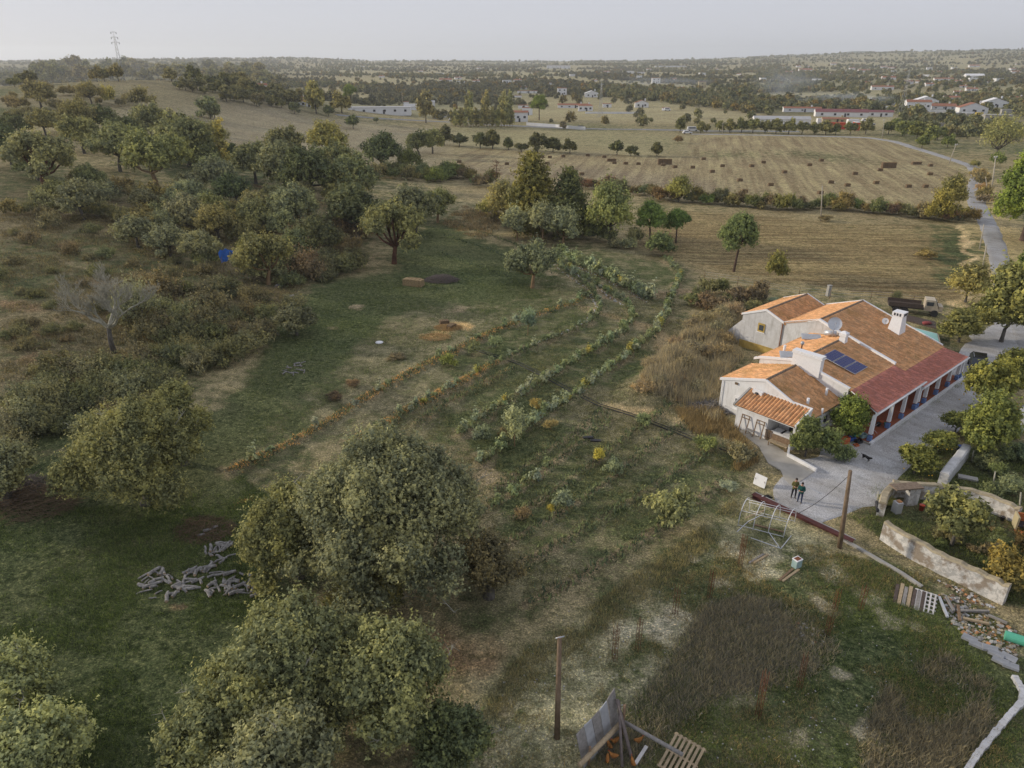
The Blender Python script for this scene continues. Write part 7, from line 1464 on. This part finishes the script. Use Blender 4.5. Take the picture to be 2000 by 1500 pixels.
# citrus fruit
M['fruit'] = simple('ripe_fruit', (.62, .38, .03), .5, .1)
def fruit(u, v, wpx, n, zc, label):
    x_, y_ = G(u, v); D = depth(x_, y_); R_ = wpx*D/FPX/2; rr = random.Random(int(u)); mb = MB()
    for i in range(n):
        th = rr.uniform(0, 6.28); ph = rr.uniform(-.2, 1.2); q = R_*1.0; mb.blob((q*cos(th)*cos(ph), q*sin(th)*cos(ph), zc+q*sin(ph)*.8), (.055, .055, .055), 0, i, 0, 1)
    o = mb.build('fruit', M['fruit'], None, (x_, y_, zat(x_, y_)), kind='stuff'); o['label'] = label
fruit(1925, 800, 96, 60, .9, 'oranges in the broad orange tree'); fruit(1785, 925, 66, 26, .6, 'lemons in the tree by the stone wall'); fruit(1830, 885, 56, 26, .7, 'lemons in the second tree'); fruit(1865, 845, 50, 24, .6, 'lemons in the bush by the drive'); fruit(1975, 745, 64, 22, .8, 'oranges near the car'); fruit(1655, 850, 62, 14, 1.5, 'lemons in the tree between the roofs')
# crates and pots at the veranda corner
M['crate'] = simple('orange_crate_plastic', (.50, .14, .05), .7, .1)
def crate(u, v, mat, label, dim=(.55, .4, .32), z=0.0, rz=.3):
    r = root('plastic_crate', P3(u, v, z), label, 'crate', None, rz); w, d, h = dim
    MB().box((0, 0, .02), (w, d, .03)).build('bottom', M[mat], r)
    for sx in (-1, 1): MB().box((sx*w/2, 0, h/2), (.03, d, h)).build('side', M[mat], r); MB().box((0, sx*d/2, h/2), (w, .03, h)).build('side', M[mat], r)
crate(1650, 868, 'crate', 'orange plastic crate at the left of the clutter by the veranda'); crate(1650, 868, 'crate', 'orange plastic crate stacked on the left crate', z=.33); crate(1662, 862, 'blue_paint', 'blue-grey crate in the middle of the clutter', z=.1); crate(1676, 866, 'dark', 'black crate near the first veranda column'); crate(1684, 860, 'aqua', 'pale blue crate beside the first veranda column', z=.3)
crate(1668, 858, 'green_paint', 'dark green crate behind the orange crates', z=.35); crate(1672, 872, 'crate', 'small orange crate at the front of the clutter', (.35, .3, .2))
for (u, v, z_, m_, lab) in [(1662,846,.0,'crate','terracotta pot on the ground beneath the lemon tree'),(1714,838,.25,'dark','black pot on the veranda by the first gap'),(1720,834,.25,'crate','terracotta pot on the veranda by the first gap'),(1728,838,.25,'green_paint','bright green pot next to the second column')]:
    o = MB().lathe([(.12, 0), (.19, .28), (.2, .32), (.15, .3)], 10).build('flower_pot', M[m_], None, P3(u, v, z_)); props(o, lab, 'pot')
r = root('clothes_rack', W(5.6, 11.9, .25), 'folding white drying rack on the veranda by the first column', 'drying rack', None, HT)
for sx in (-1, 1):
    MB().tube([(sx*.3, -.4, 0), (-sx*.3, .4, .9)], .018, 4).build('leg', M['pipe'], r)
for k in range(4): MB().tube([(-.3, -.3+k*.2, .9), (.3, -.3+k*.2, .9)], .012, 4).build('rod', M['pipe'], r)
# ------------------------------------------------------------------ meadow objects
r = root('hay_bale', P3(808, 556), 'large rectangular straw bale beside the brushwood pile', 'hay bale', None, radians(-20)); b0_ = link('bale_body', None, r) if False else None
for o in list(r.children): pass
bk = bale(808, 557, 'large rectangular straw bale beside the brushwood pile', (1.25, 1.1, 1.05), radians(-18), 'hay_pale'); bpy.data.objects.remove(r)
M['twig'] = simple('twig', (.15, .125, .115), .95, .3, 6)
def brushpile(u, v, R_, h, n, label, mat='twig', seed=1, flat=1.0, ln=.9, th=.018, name='brushwood_pile', cat='pile'):
    rr = random.Random(seed); mb = MB()
    for i in range(n):
        a = rr.uniform(0, 6.28); q = R_*sqrt(rr.random()); z_ = h*max(0, 1-(q/R_)**2)*rr.uniform(.1, 1); th_ = rr.gauss(0, .6) if flat else rr.uniform(0, 6.28); l_ = ln*rr.uniform(.5, 1.3)
        d = Vector((cos(th_), sin(th_), rr.uniform(-.15, .35)))*l_/2; c_ = Vector((q*cos(a)*1.5, q*sin(a), z_+.05)); mb.tube([c_-d, c_+d*.2+Vector((0, rr.uniform(-.05, .05), .04)), c_+d], [th, th*.8, th*.4], 3, cap=False)
    o = mb.build(name, M[mat], None, P3(u, v), kind='stuff'); return props(o, label, cat)
brushpile(862, 548, 1.7, .95, 900, 'pile of grey cut brushwood beside the straw bale'); brushpile(875, 640, 1.2, .35, 500, 'loose straw heap with reddish bales on the meadow', 'straw', 2, 0, .5); brushpile(850, 660, 1.3, .15, 300, 'thin straw scattered below the heap', 'straw', 4, 0, .4)
brushpile(390, 1035, 1.6, .35, 600, 'low heap of dry brown grass near the cut logs', 'hay', 3, 0, .6); brushpile(20, 960, 1.8, 1.0, 500, 'tangle of dry canes under the left-edge oak', 'twig', 7, 0, 1.5)
brushpile(60, 985, 2.2, 1.2, 700, 'dry brown bramble along the fence at the left edge', 'hay', 8, 1, 1.4); brushpile(1395, 795, 1.6, .5, 260, 'heap of sticks and rubble at the house corner', 'wood_grey', 9, 0, 1.6, .04)
for k, (u, v, rz_) in enumerate([(868, 632, .3), (882, 640, 1.0)]): bale(u, v, ['reddish broken straw bale in the straw heap, rear', 'reddish broken straw bale in the straw heap, front'][k], (.5, .6, .5), rz_, 'hay')
o = root('white_disc', P3(741, 670, .06), 'white round lid lying on the meadow', 'disc'); MB().lathe([(.42, 0), (.44, .05), (.2, .10), (.05, .12)], 18).build('disc', M['white_clean'], o); MB().lathe([(.46, -.01), (.46, .04)], 18).build('rim', M['white_clean'], o)
M['tarp'] = simple('blue_tarpaulin', (.045, .17, .62), .5, .15, 3)
x_, y_ = G(452, 548); mb = MB(); rr = random.Random(6); n = 7
mb.add([((i-3)*.36, (j-3)*.10+rr.uniform(-.06, .06), 3.7-.45*abs(i-3)/3*rr.uniform(.5, 1.5)-.30*(j-3)+rr.uniform(-.12, .12)) for j in range(n) for i in range(n)], [(j*n+i, j*n+i+1, (j+1)*n+i+1, (j+1)*n+i) for j in range(n-1) for i in range(n-1)], 0)
ta = root('tarpaulin', (x_, y_, zat(x_, y_)), 'blue tarpaulin strung among the oak branches', 'tarpaulin'); mb.build('sheet', M['tarp'], ta); MB().tube([(-.9, 0, 0), (-.85, 0, 3.6)], .03, 4).build('stake', M['wood'], ta)
# dead tree: bare crooked limbs
def dead_tree(u, v, h, label, seed, mat='bark_dead'):
    rr = random.Random(seed); r = root('dead_tree', P3(u, v), label, 'tree'); mb = MB()
    MB().tube([(0, 0, -.3), (-.12, 0, h*.2), (.0, .05, h*.42)], [.30, .24, .20], 9).build('trunk', M['bark'], r)
    def br(p, d, l_, q, lev):
        pts = [p]; dd = d.copy(); k = 4
        for i in range(k):
            dd = (dd+Vector((rr.uniform(-.45, .45), rr.uniform(-.45, .45), rr.uniform(-.15, .35)))).normalized(); pts.append(pts[-1]+dd*l_/k)
            if lev < 4 and i >= 1:
                for _ in range(2 if lev > 0 else 1): br(pts[-1], (dd+Vector((rr.uniform(-1, 1), rr.uniform(-1, 1), rr.uniform(-.2, .7)))).normalized(), l_*.58, q*.55, lev+1)
        mb.tube(pts, [q*(1-.75*i/k) for i in range(k+1)], 5 if lev < 2 else 3, cap=False)
    for dx, dy, dz, l_ in ((-1, .1, .5, h*.5), (1, .1, .35, h*.52), (.15, .4, 1, h*.5), (.5, -.4, .8, h*.42), (-.4, -.3, .9, h*.3)): br(Vector((0, .05, h*.4)), Vector((dx, dy, dz)).normalized(), l_, .19, 0)
    mb.build('branches', M[mat], r)
dead_tree(224, 690, 7.0, 'pale dead oak with bare twisted branches on the left slope', 12)
x_, y_ = G(968, 428); r = root('dead_pine', (x_, y_, zat(x_, y_)), 'tall dead pine with a thin rusty top left of the conifers', 'tree'); hh = 102*depth(x_, y_)/FPX*1.08
MB().tube([(0, 0, -.2), (.1, 0, hh*.5), (.35, 0, hh)], [.15, .11, .05], 7).build('trunk', M['bark_pine'], r)
mb = MB(); rr = random.Random(4)
for i in range(46):
    z_ = hh*(.72+.28*rr.random()); a = rr.uniform(0, 6.28); l_ = rr.uniform(.5, 1.5); p = Vector((.1+.25*(z_/hh), 0, z_)); d = Vector((cos(a), sin(a), rr.uniform(-.25, .3)))
    mb.tube([p, p+d*l_*.6, p+d*l_+Vector((0, 0, -.1))], [.025, .018, .008], 3, cap=False)
    for _ in range(6): q = p+d*l_*rr.uniform(.4, 1); mb.tube([q, q+Vector((rr.uniform(-.25, .25), rr.uniform(-.25, .25), rr.uniform(-.15, .2)))], .014, 3, cap=False)
mb.build('branches', M['rust'], r)
# cut logs lying in the meadow
M['log'] = bark('grey_log', (.10, .095, .09), (.36, .345, .33)); M['logend'] = simple('cut_wood', (.36, .27, .18), .9, .1)
def log(u, v, L_, q, rz, label, group, z=0.0, tilt=0.0, seed=0, bend=.07):
    rr = random.Random(seed); r = root('cut_log', P3(u, v, q*.8+z), label, 'log', group, rz); r.rotation_euler = (0, tilt, rz)
    pts = [(-L_/2, 0, 0), (-L_*.15, rr.uniform(-bend, bend)*L_, rr.uniform(0, .05)), (L_*.2, rr.uniform(-bend, bend)*L_, .02), (L_/2, 0, 0)]
    MB().tube(pts, [q, q*1.05, q*.95, q*.85], 6, sm=False).build('bark', M['log'], r)
    for sx, qq in ((-1, q), (1, q*.85)): MB().tube([(sx*(L_/2-.0), 0, 0), (sx*(L_/2+.012), 0, 0)], qq*.86, 8, sm=False).build('cut_end', M['logend'], r)
rr = random.Random(21)
for gi, (cu, cv, ru, rv_, n, lab, gp) in enumerate([(318,1142,46,30,34,'grey cut log in the left heap on the meadow','logs in the left heap'),(395,1135,42,28,28,'grey cut log in the middle heap on the meadow','logs in the middle heap'),(463,1138,36,24,26,'grey cut log in the right heap beside the oak','logs in the right heap'),(430,1078,28,16,17,'grey cut log in the small upper heap','logs in the small upper heap'),(425,1100,12,8,3,'stray log between the heaps','stray logs between the heaps')]):
    for i in range(n):
        a = rr.uniform(0, 6.28); q = sqrt(rr.random()); log(cu+ru*q*cos(a), cv+rv_*q*sin(a), rr.uniform(.35, 1.1), rr.uniform(.04, .12), rr.uniform(0, 3.14), lab, gp, z=rr.uniform(0, .28)*(1-q), tilt=rr.uniform(-.2, .2), seed=i+gi*50)
for (u, v, L_, lab) in [(405,1037,.5,'stubby log standing at the dry grass heap'),(420,1031,.4,'pale split log right of the dry grass heap'),(393,1046,.45,'short log at the edge of the dry grass heap'),(504,1163,.9,'pale branch by the right heap under the oak'),(497,1055,.5,'small grey log near the oak shadow')]: log(u, v, L_, .11, .5, lab, None, seed=int(u))
for k in range(14): log(573+rr.uniform(-22, 24), 722+rr.uniform(-14, 14), rr.uniform(.5, 1.1), rr.uniform(.04, .08), rr.uniform(0, 3), 'split log in the little woodpile on the meadow', 'logs of the little woodpile', seed=90+k)
log(568, 583, 1.1, .28, .9, 'thick cut trunk piece lying below the leaning oak', None, seed=5); log(545, 560, 1.2, .25, 1.2, 'stripped reddish trunk stump under the leaning oak', None, seed=6)
# ------------------------------------------------------------------ foreground shed with hens
sh = root('hen_house', P3(1165, 1470), 'weathered hen house with a tilted grey sheet wall at the bottom edge', 'shed')
o_ = sh.location.copy()
def V3(u, v, h): p = P3(u, v+0.0); return p
q0, q1 = P3(1140, 1500), P3(1212, 1430); d = (q1-q0); d.z = 0; L_ = d.length; d.normalize(); nrm = Vector((-d.y, d.x, 0))
for k in range(5):
    a = q0+d*(L_*k/5); b = q0+d*(L_*(k+1)/5-.03); lean = nrm*.55; z_ = [1.75, 1.85, 1.9, 2.0, 2.25][k]; z2 = [1.85, 1.9, 2.0, 2.2, 2.6][k]
    MB().hexa([a-o_-nrm*.02, b-o_-nrm*.02, b-o_+nrm*.02, a-o_+nrm*.02], [a-o_+lean-nrm*.02+Vector((0, 0, z_)), b-o_+lean-nrm*.02+Vector((0, 0, z2)), b-o_+lean+nrm*.02+Vector((0, 0, z2)), a-o_+lean+nrm*.02+Vector((0, 0, z_))]).build('wall_board', M['metal' if k % 2 else 'wood_grey'], sh)
def bar(a, b, q, mat, name='beam'): MB().tube([a-o_, b-o_], q, 7).build(name, M[mat], sh)
bar(P3(1130, 1520, .9), P3(1210, 1440, 1.0), .13, 'wood_pale'); bar(P3(1215, 1436, 1.0), P3(1330, 1500, .9), .10, 'wood_grey'); bar(P3(1215, 1436, 0), P3(1215, 1436, 2.1), .07, 'wood', 'post')
bar(P3(1200, 1425, 2.1), P3(1235, 1490, .1), .09, 'twig', 'leaning_trunk'); bar(P3(1204, 1424, 2.0), P3(1215, 1500, .1), .07, 'twig', 'leaning_trunk'); bar(P3(1150, 1495, .0), P3(1150, 1495, 1.3), .06, 'wood', 'post')
pallet(1330, 1490, radians(-38), 1.6, 1.9, 'wood_pale', 'slatted wooden gate frame lying beside the hen house', 7, radians(14), 3, .55, .35)
plank(1240, 1500, 1262, 1465, .16, 'wood_white', 'pale plank leaning inside the hen yard', .06, .3)
M['hen'] = simple('orange_feathers', (.30, .13, .035), .9, .3, 12)
def hen(u, v, rz, label):
    r = root('hen', P3(u, v, .0), label, 'hen', 'orange-brown hens in the yard', rz); V = [(0,0,.24),(0,.12,.27),(0,.19,.37),(0,.24,.42),(0,-.14,.30),(0,-.24,.40),(-.05,0,.12),(.05,0,.12),(-.05,.02,.02),(.05,.02,.02)]
    E_ = [(0,1),(1,2),(2,3),(0,4),(4,5),(0,6),(0,7),(6,8),(7,9)]; skin_body('body', V, E_, [.12,.10,.05,.04,.09,.035,.03,.03,.013,.013], M['hen'], r)
    MB().box((0, .245, .48), (.015, .06, .045)).build('comb', M['red_paint'], r); MB().add([(-.012,.275,.415),(.012,.275,.415),(0,.275,.435),(0,.315,.41)], [(0,1,3),(1,2,3),(2,0,3),(0,2,1)]).build('beak', M['fruit'], r)
for i, (u, v, a, lab) in enumerate([(1190,1462,.4,'orange hen pecking by the beam, farthest left'),(1201,1452,2.0,'orange hen just under the beam'),(1186,1490,3.0,'orange hen at the bottom edge, left of the pair'),(1198,1482,1.2,'orange hen at the bottom edge, right of the pair'),(1246,1452,5.0,'orange hen right of the leaning trunks'),(1236,1496,.2,'orange hen by the pale plank')]): hen(u, v, a, lab)
# rusty rebar bundles left from the unfinished columns
def rebar(u, v, h, label, ln=(0.0, 0.0)):
    r = root('rebar_bundle', P3(u, v), label, 'rebar', 'rusty starter bars standing in the ruin plot', rg.uniform(0, 1)); 
    for k in range(4):
        a, b = ((-.1, -.1), (.1, -.1), (.1, .1), (-.1, .1))[k]; MB().tube([(a, b, -.1), (a+rg.uniform(-.05, .05)+ln[0], b+ln[1], h*rg.uniform(.9, 1.05))], .016, 4).build('rod', M['rust'], r)
    for k in range(5): z_ = h*(k+.5)/5.5; f_ = z_/h; MB().tube([(a+ln[0]*f_, b+ln[1]*f_, z_) for a, b in ((-.11, -.11), (.11, -.11), (.11, .11), (-.11, .11), (-.11, -.11))], .010, 3).build('tie', M['rust'], r)
for i, (u, v, h) in enumerate([(1445,1105,2.6),(1318,1200,2.2),(1385,1170,2.2),(1200,1290,2.4),(1245,1270,2.4),(1560,1345,2.4),(1480,1400,3.0),(1615,1240,1.5),(1680,1190,1.8),(1630,1190,1.6)]): rebar(u, v, h, ['rusty bars right at the hoop frame','rusty bars left of the pale gravel patch','rusty bars right of the pale gravel patch','leftmost rusty bars by the lane','second rusty bars from the left by the lane','rusty bars among the dead weeds','tallest rusty bars among the dead weeds','rusty bars right of the dead weeds','rusty bars on the bare soil near the pallets','rusty bars farthest up the ruin plot'][i])
# rubble: countless small stones, tile bits and litter
def rubble(name, poly, n, sz, mats, seed, label):
    rr = random.Random(seed); mb = MB()
    for u, v in scatter(poly, n, seed):
        p = P3(u, v); q = sz*rr.uniform(.4, 1.6); T_ = Matrix.Rotation(rr.uniform(0, 3), 3, 'Z') @ Matrix.Rotation(rr.uniform(-.5, .5), 3, 'X')
        mb.box((p.x, p.y, p.z+q*.2), (q*rr.uniform(.7, 1.6), q, q*rr.uniform(.25, .7)), 0, rr.randrange(len(mats)), T_)
    o = mb.build(name, [M[m_] for m_ in mats], kind='stuff'); o['label'] = label
rubble('rubble', [(1830,1160),(1870,1165),(1990,1240),(1985,1290),(1900,1260),(1850,1210)], 520, .11, ['pale_stone', 'concrete', 'stonetop', 'stonetop', 'wood_grey', 'wood', 'concrete', 'tile_o'], 3, 'rubble of stone and tile by the pallets')
rubble('rubble', [(1390,1200),(1470,1175),(1600,1230),(1610,1260),(1540,1250),(1400,1230)], 150, .09, ['pale_stone', 'tile_o', 'concrete', 'stonetop', 'concrete'], 4, 'tile bits and litter on the dead weeds')
rubble('rubble', [(1820,1130),(1900,1160),(1950,1190),(1900,1180)], 90, .11, ['tile_o', 'pale_stone', 'wood', 'stonetop'], 5, 'broken tiles at the foot of the garden wall')
rubble('pebbles', [(1100,1180),(1400,1060),(1480,1200),(1700,1150),(1900,1300),(1900,1500),(900,1500),(900,1420)], 600, .045, ['concrete', 'stonetop', 'pale_stone'], 6, 'pale stones strewn over the lane and ruin plot')
rubble('pebbles', [(660,540),(1100,520),(1300,800),(1400,880),(1000,1150),(700,900),(500,960)], 200, .045, ['stonetop', 'wood_grey', 'straw'], 7, 'pale stones strewn over the terraces')
for (c_, n, s_) in ((RW['c'][6:], 90, 11), (RW['k'], 70, 12), (RW['b'][4:], 80, 13)):
    rr = random.Random(s_); mb = MB()
    for x_, y_ in along(c_, .28): q = .16*rr.uniform(.5, 1.3); mb.box((x_+rr.uniform(-.2, .2)-.6, y_+rr.uniform(-.2, .2)-.6, zat(x_-.6, y_-.6)+.05), (q, q*.8, q*.6), rr.uniform(0, 3), rr.randrange(2))
    mb.build('edging_stones', [M['pale_stone'], M['wood']], kind='stuff')['label'] = 'stones edging a curved crop row'
# ------------------------------------------------------------------ grass, weeds, straw and dead stalks
def tufts(name, poly, n, h, wd, col, seed, label, spread=.12, per=5, lean=.5, pl=None, width=.4, jit=.35):
    rs_ = np.random.RandomState(seed)
    if pl is None:
        Z = np.array(PL(poly)); x0, y0 = Z.min(0); x1, y1 = Z.max(0); pts = []
        k = int(n*3); x_ = rs_.uniform(x0, x1, k*3); y_ = rs_.uniform(y0, y1, k*3); m = inpoly(x_, y_, [tuple(z_) for z_ in Z]); x_, y_ = x_[m][:k], y_[m][:k]
        keep = fbm(x_, y_, 3.0, seed, 3)+rs_.uniform(-.12, .12, len(x_)) > .47; x_, y_ = x_[keep][:n], y_[keep][:n]
    else:
        q = np.array(along(pl, 1.0/ (n if n > 1 else 1))); x_ = q[:, 0]+rs_.normal(size=len(q))*width; y_ = q[:, 1]+rs_.normal(size=len(q))*width
    z_ = H(x_, y_)-.03; N = len(x_); b = np.stack([x_, y_, z_], 1)[:, None, :]+np.concatenate([rs_.normal(size=(N, per, 2))*spread, np.zeros((N, per, 1))], 2)
    b = b.reshape(-1, 3); K = len(b); a = rs_.uniform(0, 6.28, K); hh = h*rs_.uniform(.4, 1.3, K)*np.repeat(rs_.uniform(.6, 1.3, N), per); tip = b+np.stack([np.cos(a)*lean*hh*rs_.uniform(.2, 1, K), np.sin(a)*lean*hh*rs_.uniform(.2, 1, K), hh], 1)
    a2 = rs_.uniform(0, 6.28, K); w = np.stack([np.cos(a2), np.sin(a2), np.zeros(K)], 1)*wd*.5
    V = np.stack([b-w, b+w, tip], 1).reshape(-1, 3); F = np.arange(K*3).reshape(-1, 3); t_ = np.clip(np.repeat(rs_.uniform(.0, 1., N), per)+rs_.normal(size=K)*.15, 0, 1)
    o = link(name, np_mesh(name, V, F, M['leaf'], {'tint': ('FACE', 'FLOAT', t_)}), kind='stuff'); o.color = col+(1,); o['label'] = label; return o
tufts('grass', [(-100,1010),(330,980),(470,930),(560,1000),(500,1200),(330,1500),(-100,1500)], 23000, .16, .035, (0.050,0.070,0.026), 1, 'short green grass of the lower left meadow', lean=.9)
tufts('grass', [(480,720),(640,560),(900,520),(1120,520),(1180,640),(900,660),(620,800),(480,900)], 20000, .15, .04, (0.056,0.072,0.034), 2, 'grass of the upper meadow', lean=.9)
tufts('grass', [(620,900),(1100,640),(1320,560),(1420,840),(1450,920),(1200,1090),(950,1250),(900,1000)], 21000, .15, .04, (0.074,0.076,0.042), 3, 'thin grass between the crop rows', lean=.9)
tufts('grass', [(1130,1500),(1230,1400),(1360,1260),(1430,1150),(1560,1110),(1640,1080),(1900,1150),(2000,1300),(2000,1520)], 20000, .14, .03, (0.058,0.078,0.029), 4, 'grass of the lane and ruin plot', lean=.9)
tufts('dry_grass', [(900,1480),(1150,1260),(1420,1060),(1560,1060),(1900,1150),(2000,1300),(2000,1520),(1000,1520)], 9000, .20, .03, (0.108,0.092,0.054), 14, 'dry grass of the lane and ruin plot', lean=.9)
tufts('grass', [(900,1480),(1050,1330),(1250,1190),(1400,1050),(1480,990),(1560,1060),(1430,1150),(1360,1260),(1230,1400),(1130,1520)], 7000, .07, .03, (.105,.105,.062), 43, 'short worn grass on the lane', lean=.9)
tufts('dead_weeds', [(1380,1190),(1450,1165),(1560,1190),(1640,1270),(1560,1330),(1400,1360),(1300,1440),(1240,1500),(1150,1480),(1280,1330)], 5200, .36, .035, (.112,.106,.092), 5, 'tall dead grey-brown weeds over the ruin heap', .22, 5, .95)
tufts('dead_weeds', [(1740,1330),(1850,1280),(1930,1330),(1930,1420),(1850,1520),(1700,1560),(1690,1430)], 4200, .36, .035, (.108,.100,.082), 6, 'dead brown weeds near the curved kerb', .22, 5, .95)
tufts('dry_grass', [(900,1450),(1000,1290),(1150,1185),(1350,1045),(1480,935),(1490,965),(1400,1060),(1240,1190),(1050,1330),(860,1520)], 5000, .28, .035, (.120,.112,.070), 7, 'tall dry grass on the verge left of the lane', .15, 5, .6)
tufts('dry_grass', [(1240,780),(1270,720),(1340,660),(1430,610),(1455,650),(1445,700),(1405,750),(1400,830),(1330,790)], 7500, .9, .055, (.165,.148,.118), 8, 'tall tawny grass on the bank beside the farmhouse', .2, 6, .4)
tufts('dry_grass', [(1320,800),(1400,800),(1450,860),(1480,900),(1440,920),(1360,850)], 3500, .5, .04, (0.120,0.096,0.060), 9, 'dry grass below the farmhouse corner', .2, 6, .6)
tufts('dry_grass', [(0,420),(420,420),(640,470),(600,560),(300,720),(60,800),(0,800)], 16000, .32, .06, (0.080,0.070,0.042), 10, 'dry grass on the open left slope', .25, 5, .9)
tufts('dry_grass', [(900,400),(1000,430),(940,470),(860,440)], 1500, .6, .06, (0.120,0.096,0.064), 15, 'tawny grass by the dead pine', .25, 5, .6)
tufts('grass', [(1660,1010),(1760,890),(1900,850),(2050,900),(2050,1200),(1900,1150),(1720,1050)], 8000, .2, .035, (0.060,0.076,0.032), 11, 'grass and weeds of the gardens', .15, 5, .9)
tufts('grass', [(1600,880),(1690,862),(1790,815),(1880,755),(1872,748),(1780,806),(1690,855)], 900, .2, .035, (0.072,0.088,0.040), 16, 'weeds along the veranda kerb', .15, 5, .9)
for kk, dn in (('a', 11), ('b', 8)):
    tufts('straw_mulch', None, 26, .15, .07, (0.256,0.160,0.072), 30+ord(kk), 'strip of orange straw mulch along a crop row', .12, 5, 1.3, pl=RW[kk] if kk == 'a' else RW[kk][:4], width=.30)
tufts('straw_mulch', None, 26, .15, .07, (0.240,0.152,0.072), 70, 'strip of straw mulch on the second row', .12, 5, 1.3, pl=PL([(790,800),(880,752),(975,708)]), width=.25)
tufts('straw_mulch', None, 22, .13, .05, (0.224,0.136,0.064), 71, 'short strip of straw at the row end', .12, 5, 1.3, pl=PL([(465,985),(500,972)]), width=.3)
tufts('straw_mulch', None, 14, .13, .05, (0.160,0.116,0.072), 72, 'thin straw on the lower left row', .12, 5, 1.3, pl=RW['e'], width=.3)
tufts('dead_weeds', [(1380,1190),(1450,1165),(1560,1190),(1640,1270),(1560,1330),(1400,1360),(1300,1440),(1240,1500),(1150,1480),(1280,1330)], 3500, .30, .04, (.140,.130,.108), 41, 'pale dead weeds over the ruin heap', .22, 5, .95)
tufts('grass', [(1380,1190),(1560,1190),(1640,1270),(1560,1330),(1300,1440),(1150,1480)], 2500, .2, .04, (.06,.08,.035), 42, 'grass showing between the dead weeds', .2, 5, .9)
for i, kk in enumerate('abcdefghikpqlmn'):
    tufts('low_crops', None, 6 if kk in 'lmn' else 11, .30, .12, (.060,.078,.050), 110+i, 'low leafy growth along a crop row', .14, 4, .8, pl=RW[kk], width=.28)
# black irrigation hose across the rows
ho = [P3(u, v, .08) for u, v in [(930,685),(1010,712),(1060,738),(1110,765),(1165,792),(1230,812),(1300,838),(1360,862),(1440,888)]]
props(MB().tube(ho, .05, 5).build('irrigation_hose', M['dark']), 'black irrigation hose running across the crop rows', 'hose')
props(MB().tube([p+Vector((.35, .3, -.02)) for p in ho], .035, 5).build('irrigation_hose', M['dark']), 'thinner second hose beside the black irrigation hose', 'hose')
for k, (u, v, rz_) in enumerate([(1148,858,.1), (1163,862,-.1)]): 
    o = MB().box((0, 0, .08), (.9, .32, .12)).build('dark_tray', M['dark'], None, P3(u, v), rz_); props(o, ['black tray on the terraces, left one', 'black tray on the terraces, right one'][k], 'tray')

# ------------------------------------------------------------------ labels: number the look-alikes by their place
def ordn(n): return '%d%s' % (n, 'th' if 10 <= n % 100 <= 20 else {1: 'st', 2: 'nd', 3: 'rd'}.get(n % 10, 'th'))
bpy.context.view_layer.update()
same = {}
for o in SC.objects:
    if o.parent is None and 'label' in o.keys() and 'category' in o.keys(): same.setdefault(o['label'], []).append(o)
for lab, os_ in same.items():
    if len(os_) > 1:
        os_.sort(key=lambda o: o.location.x/max(1.0, o.location.y))
        for i, o in enumerate(os_):
            o['label'] = lab+', %s from the left' % (ordn(i+1) if i+1 < len(os_) else 'last')
            if 'group' not in o.keys(): o['group'] = lab
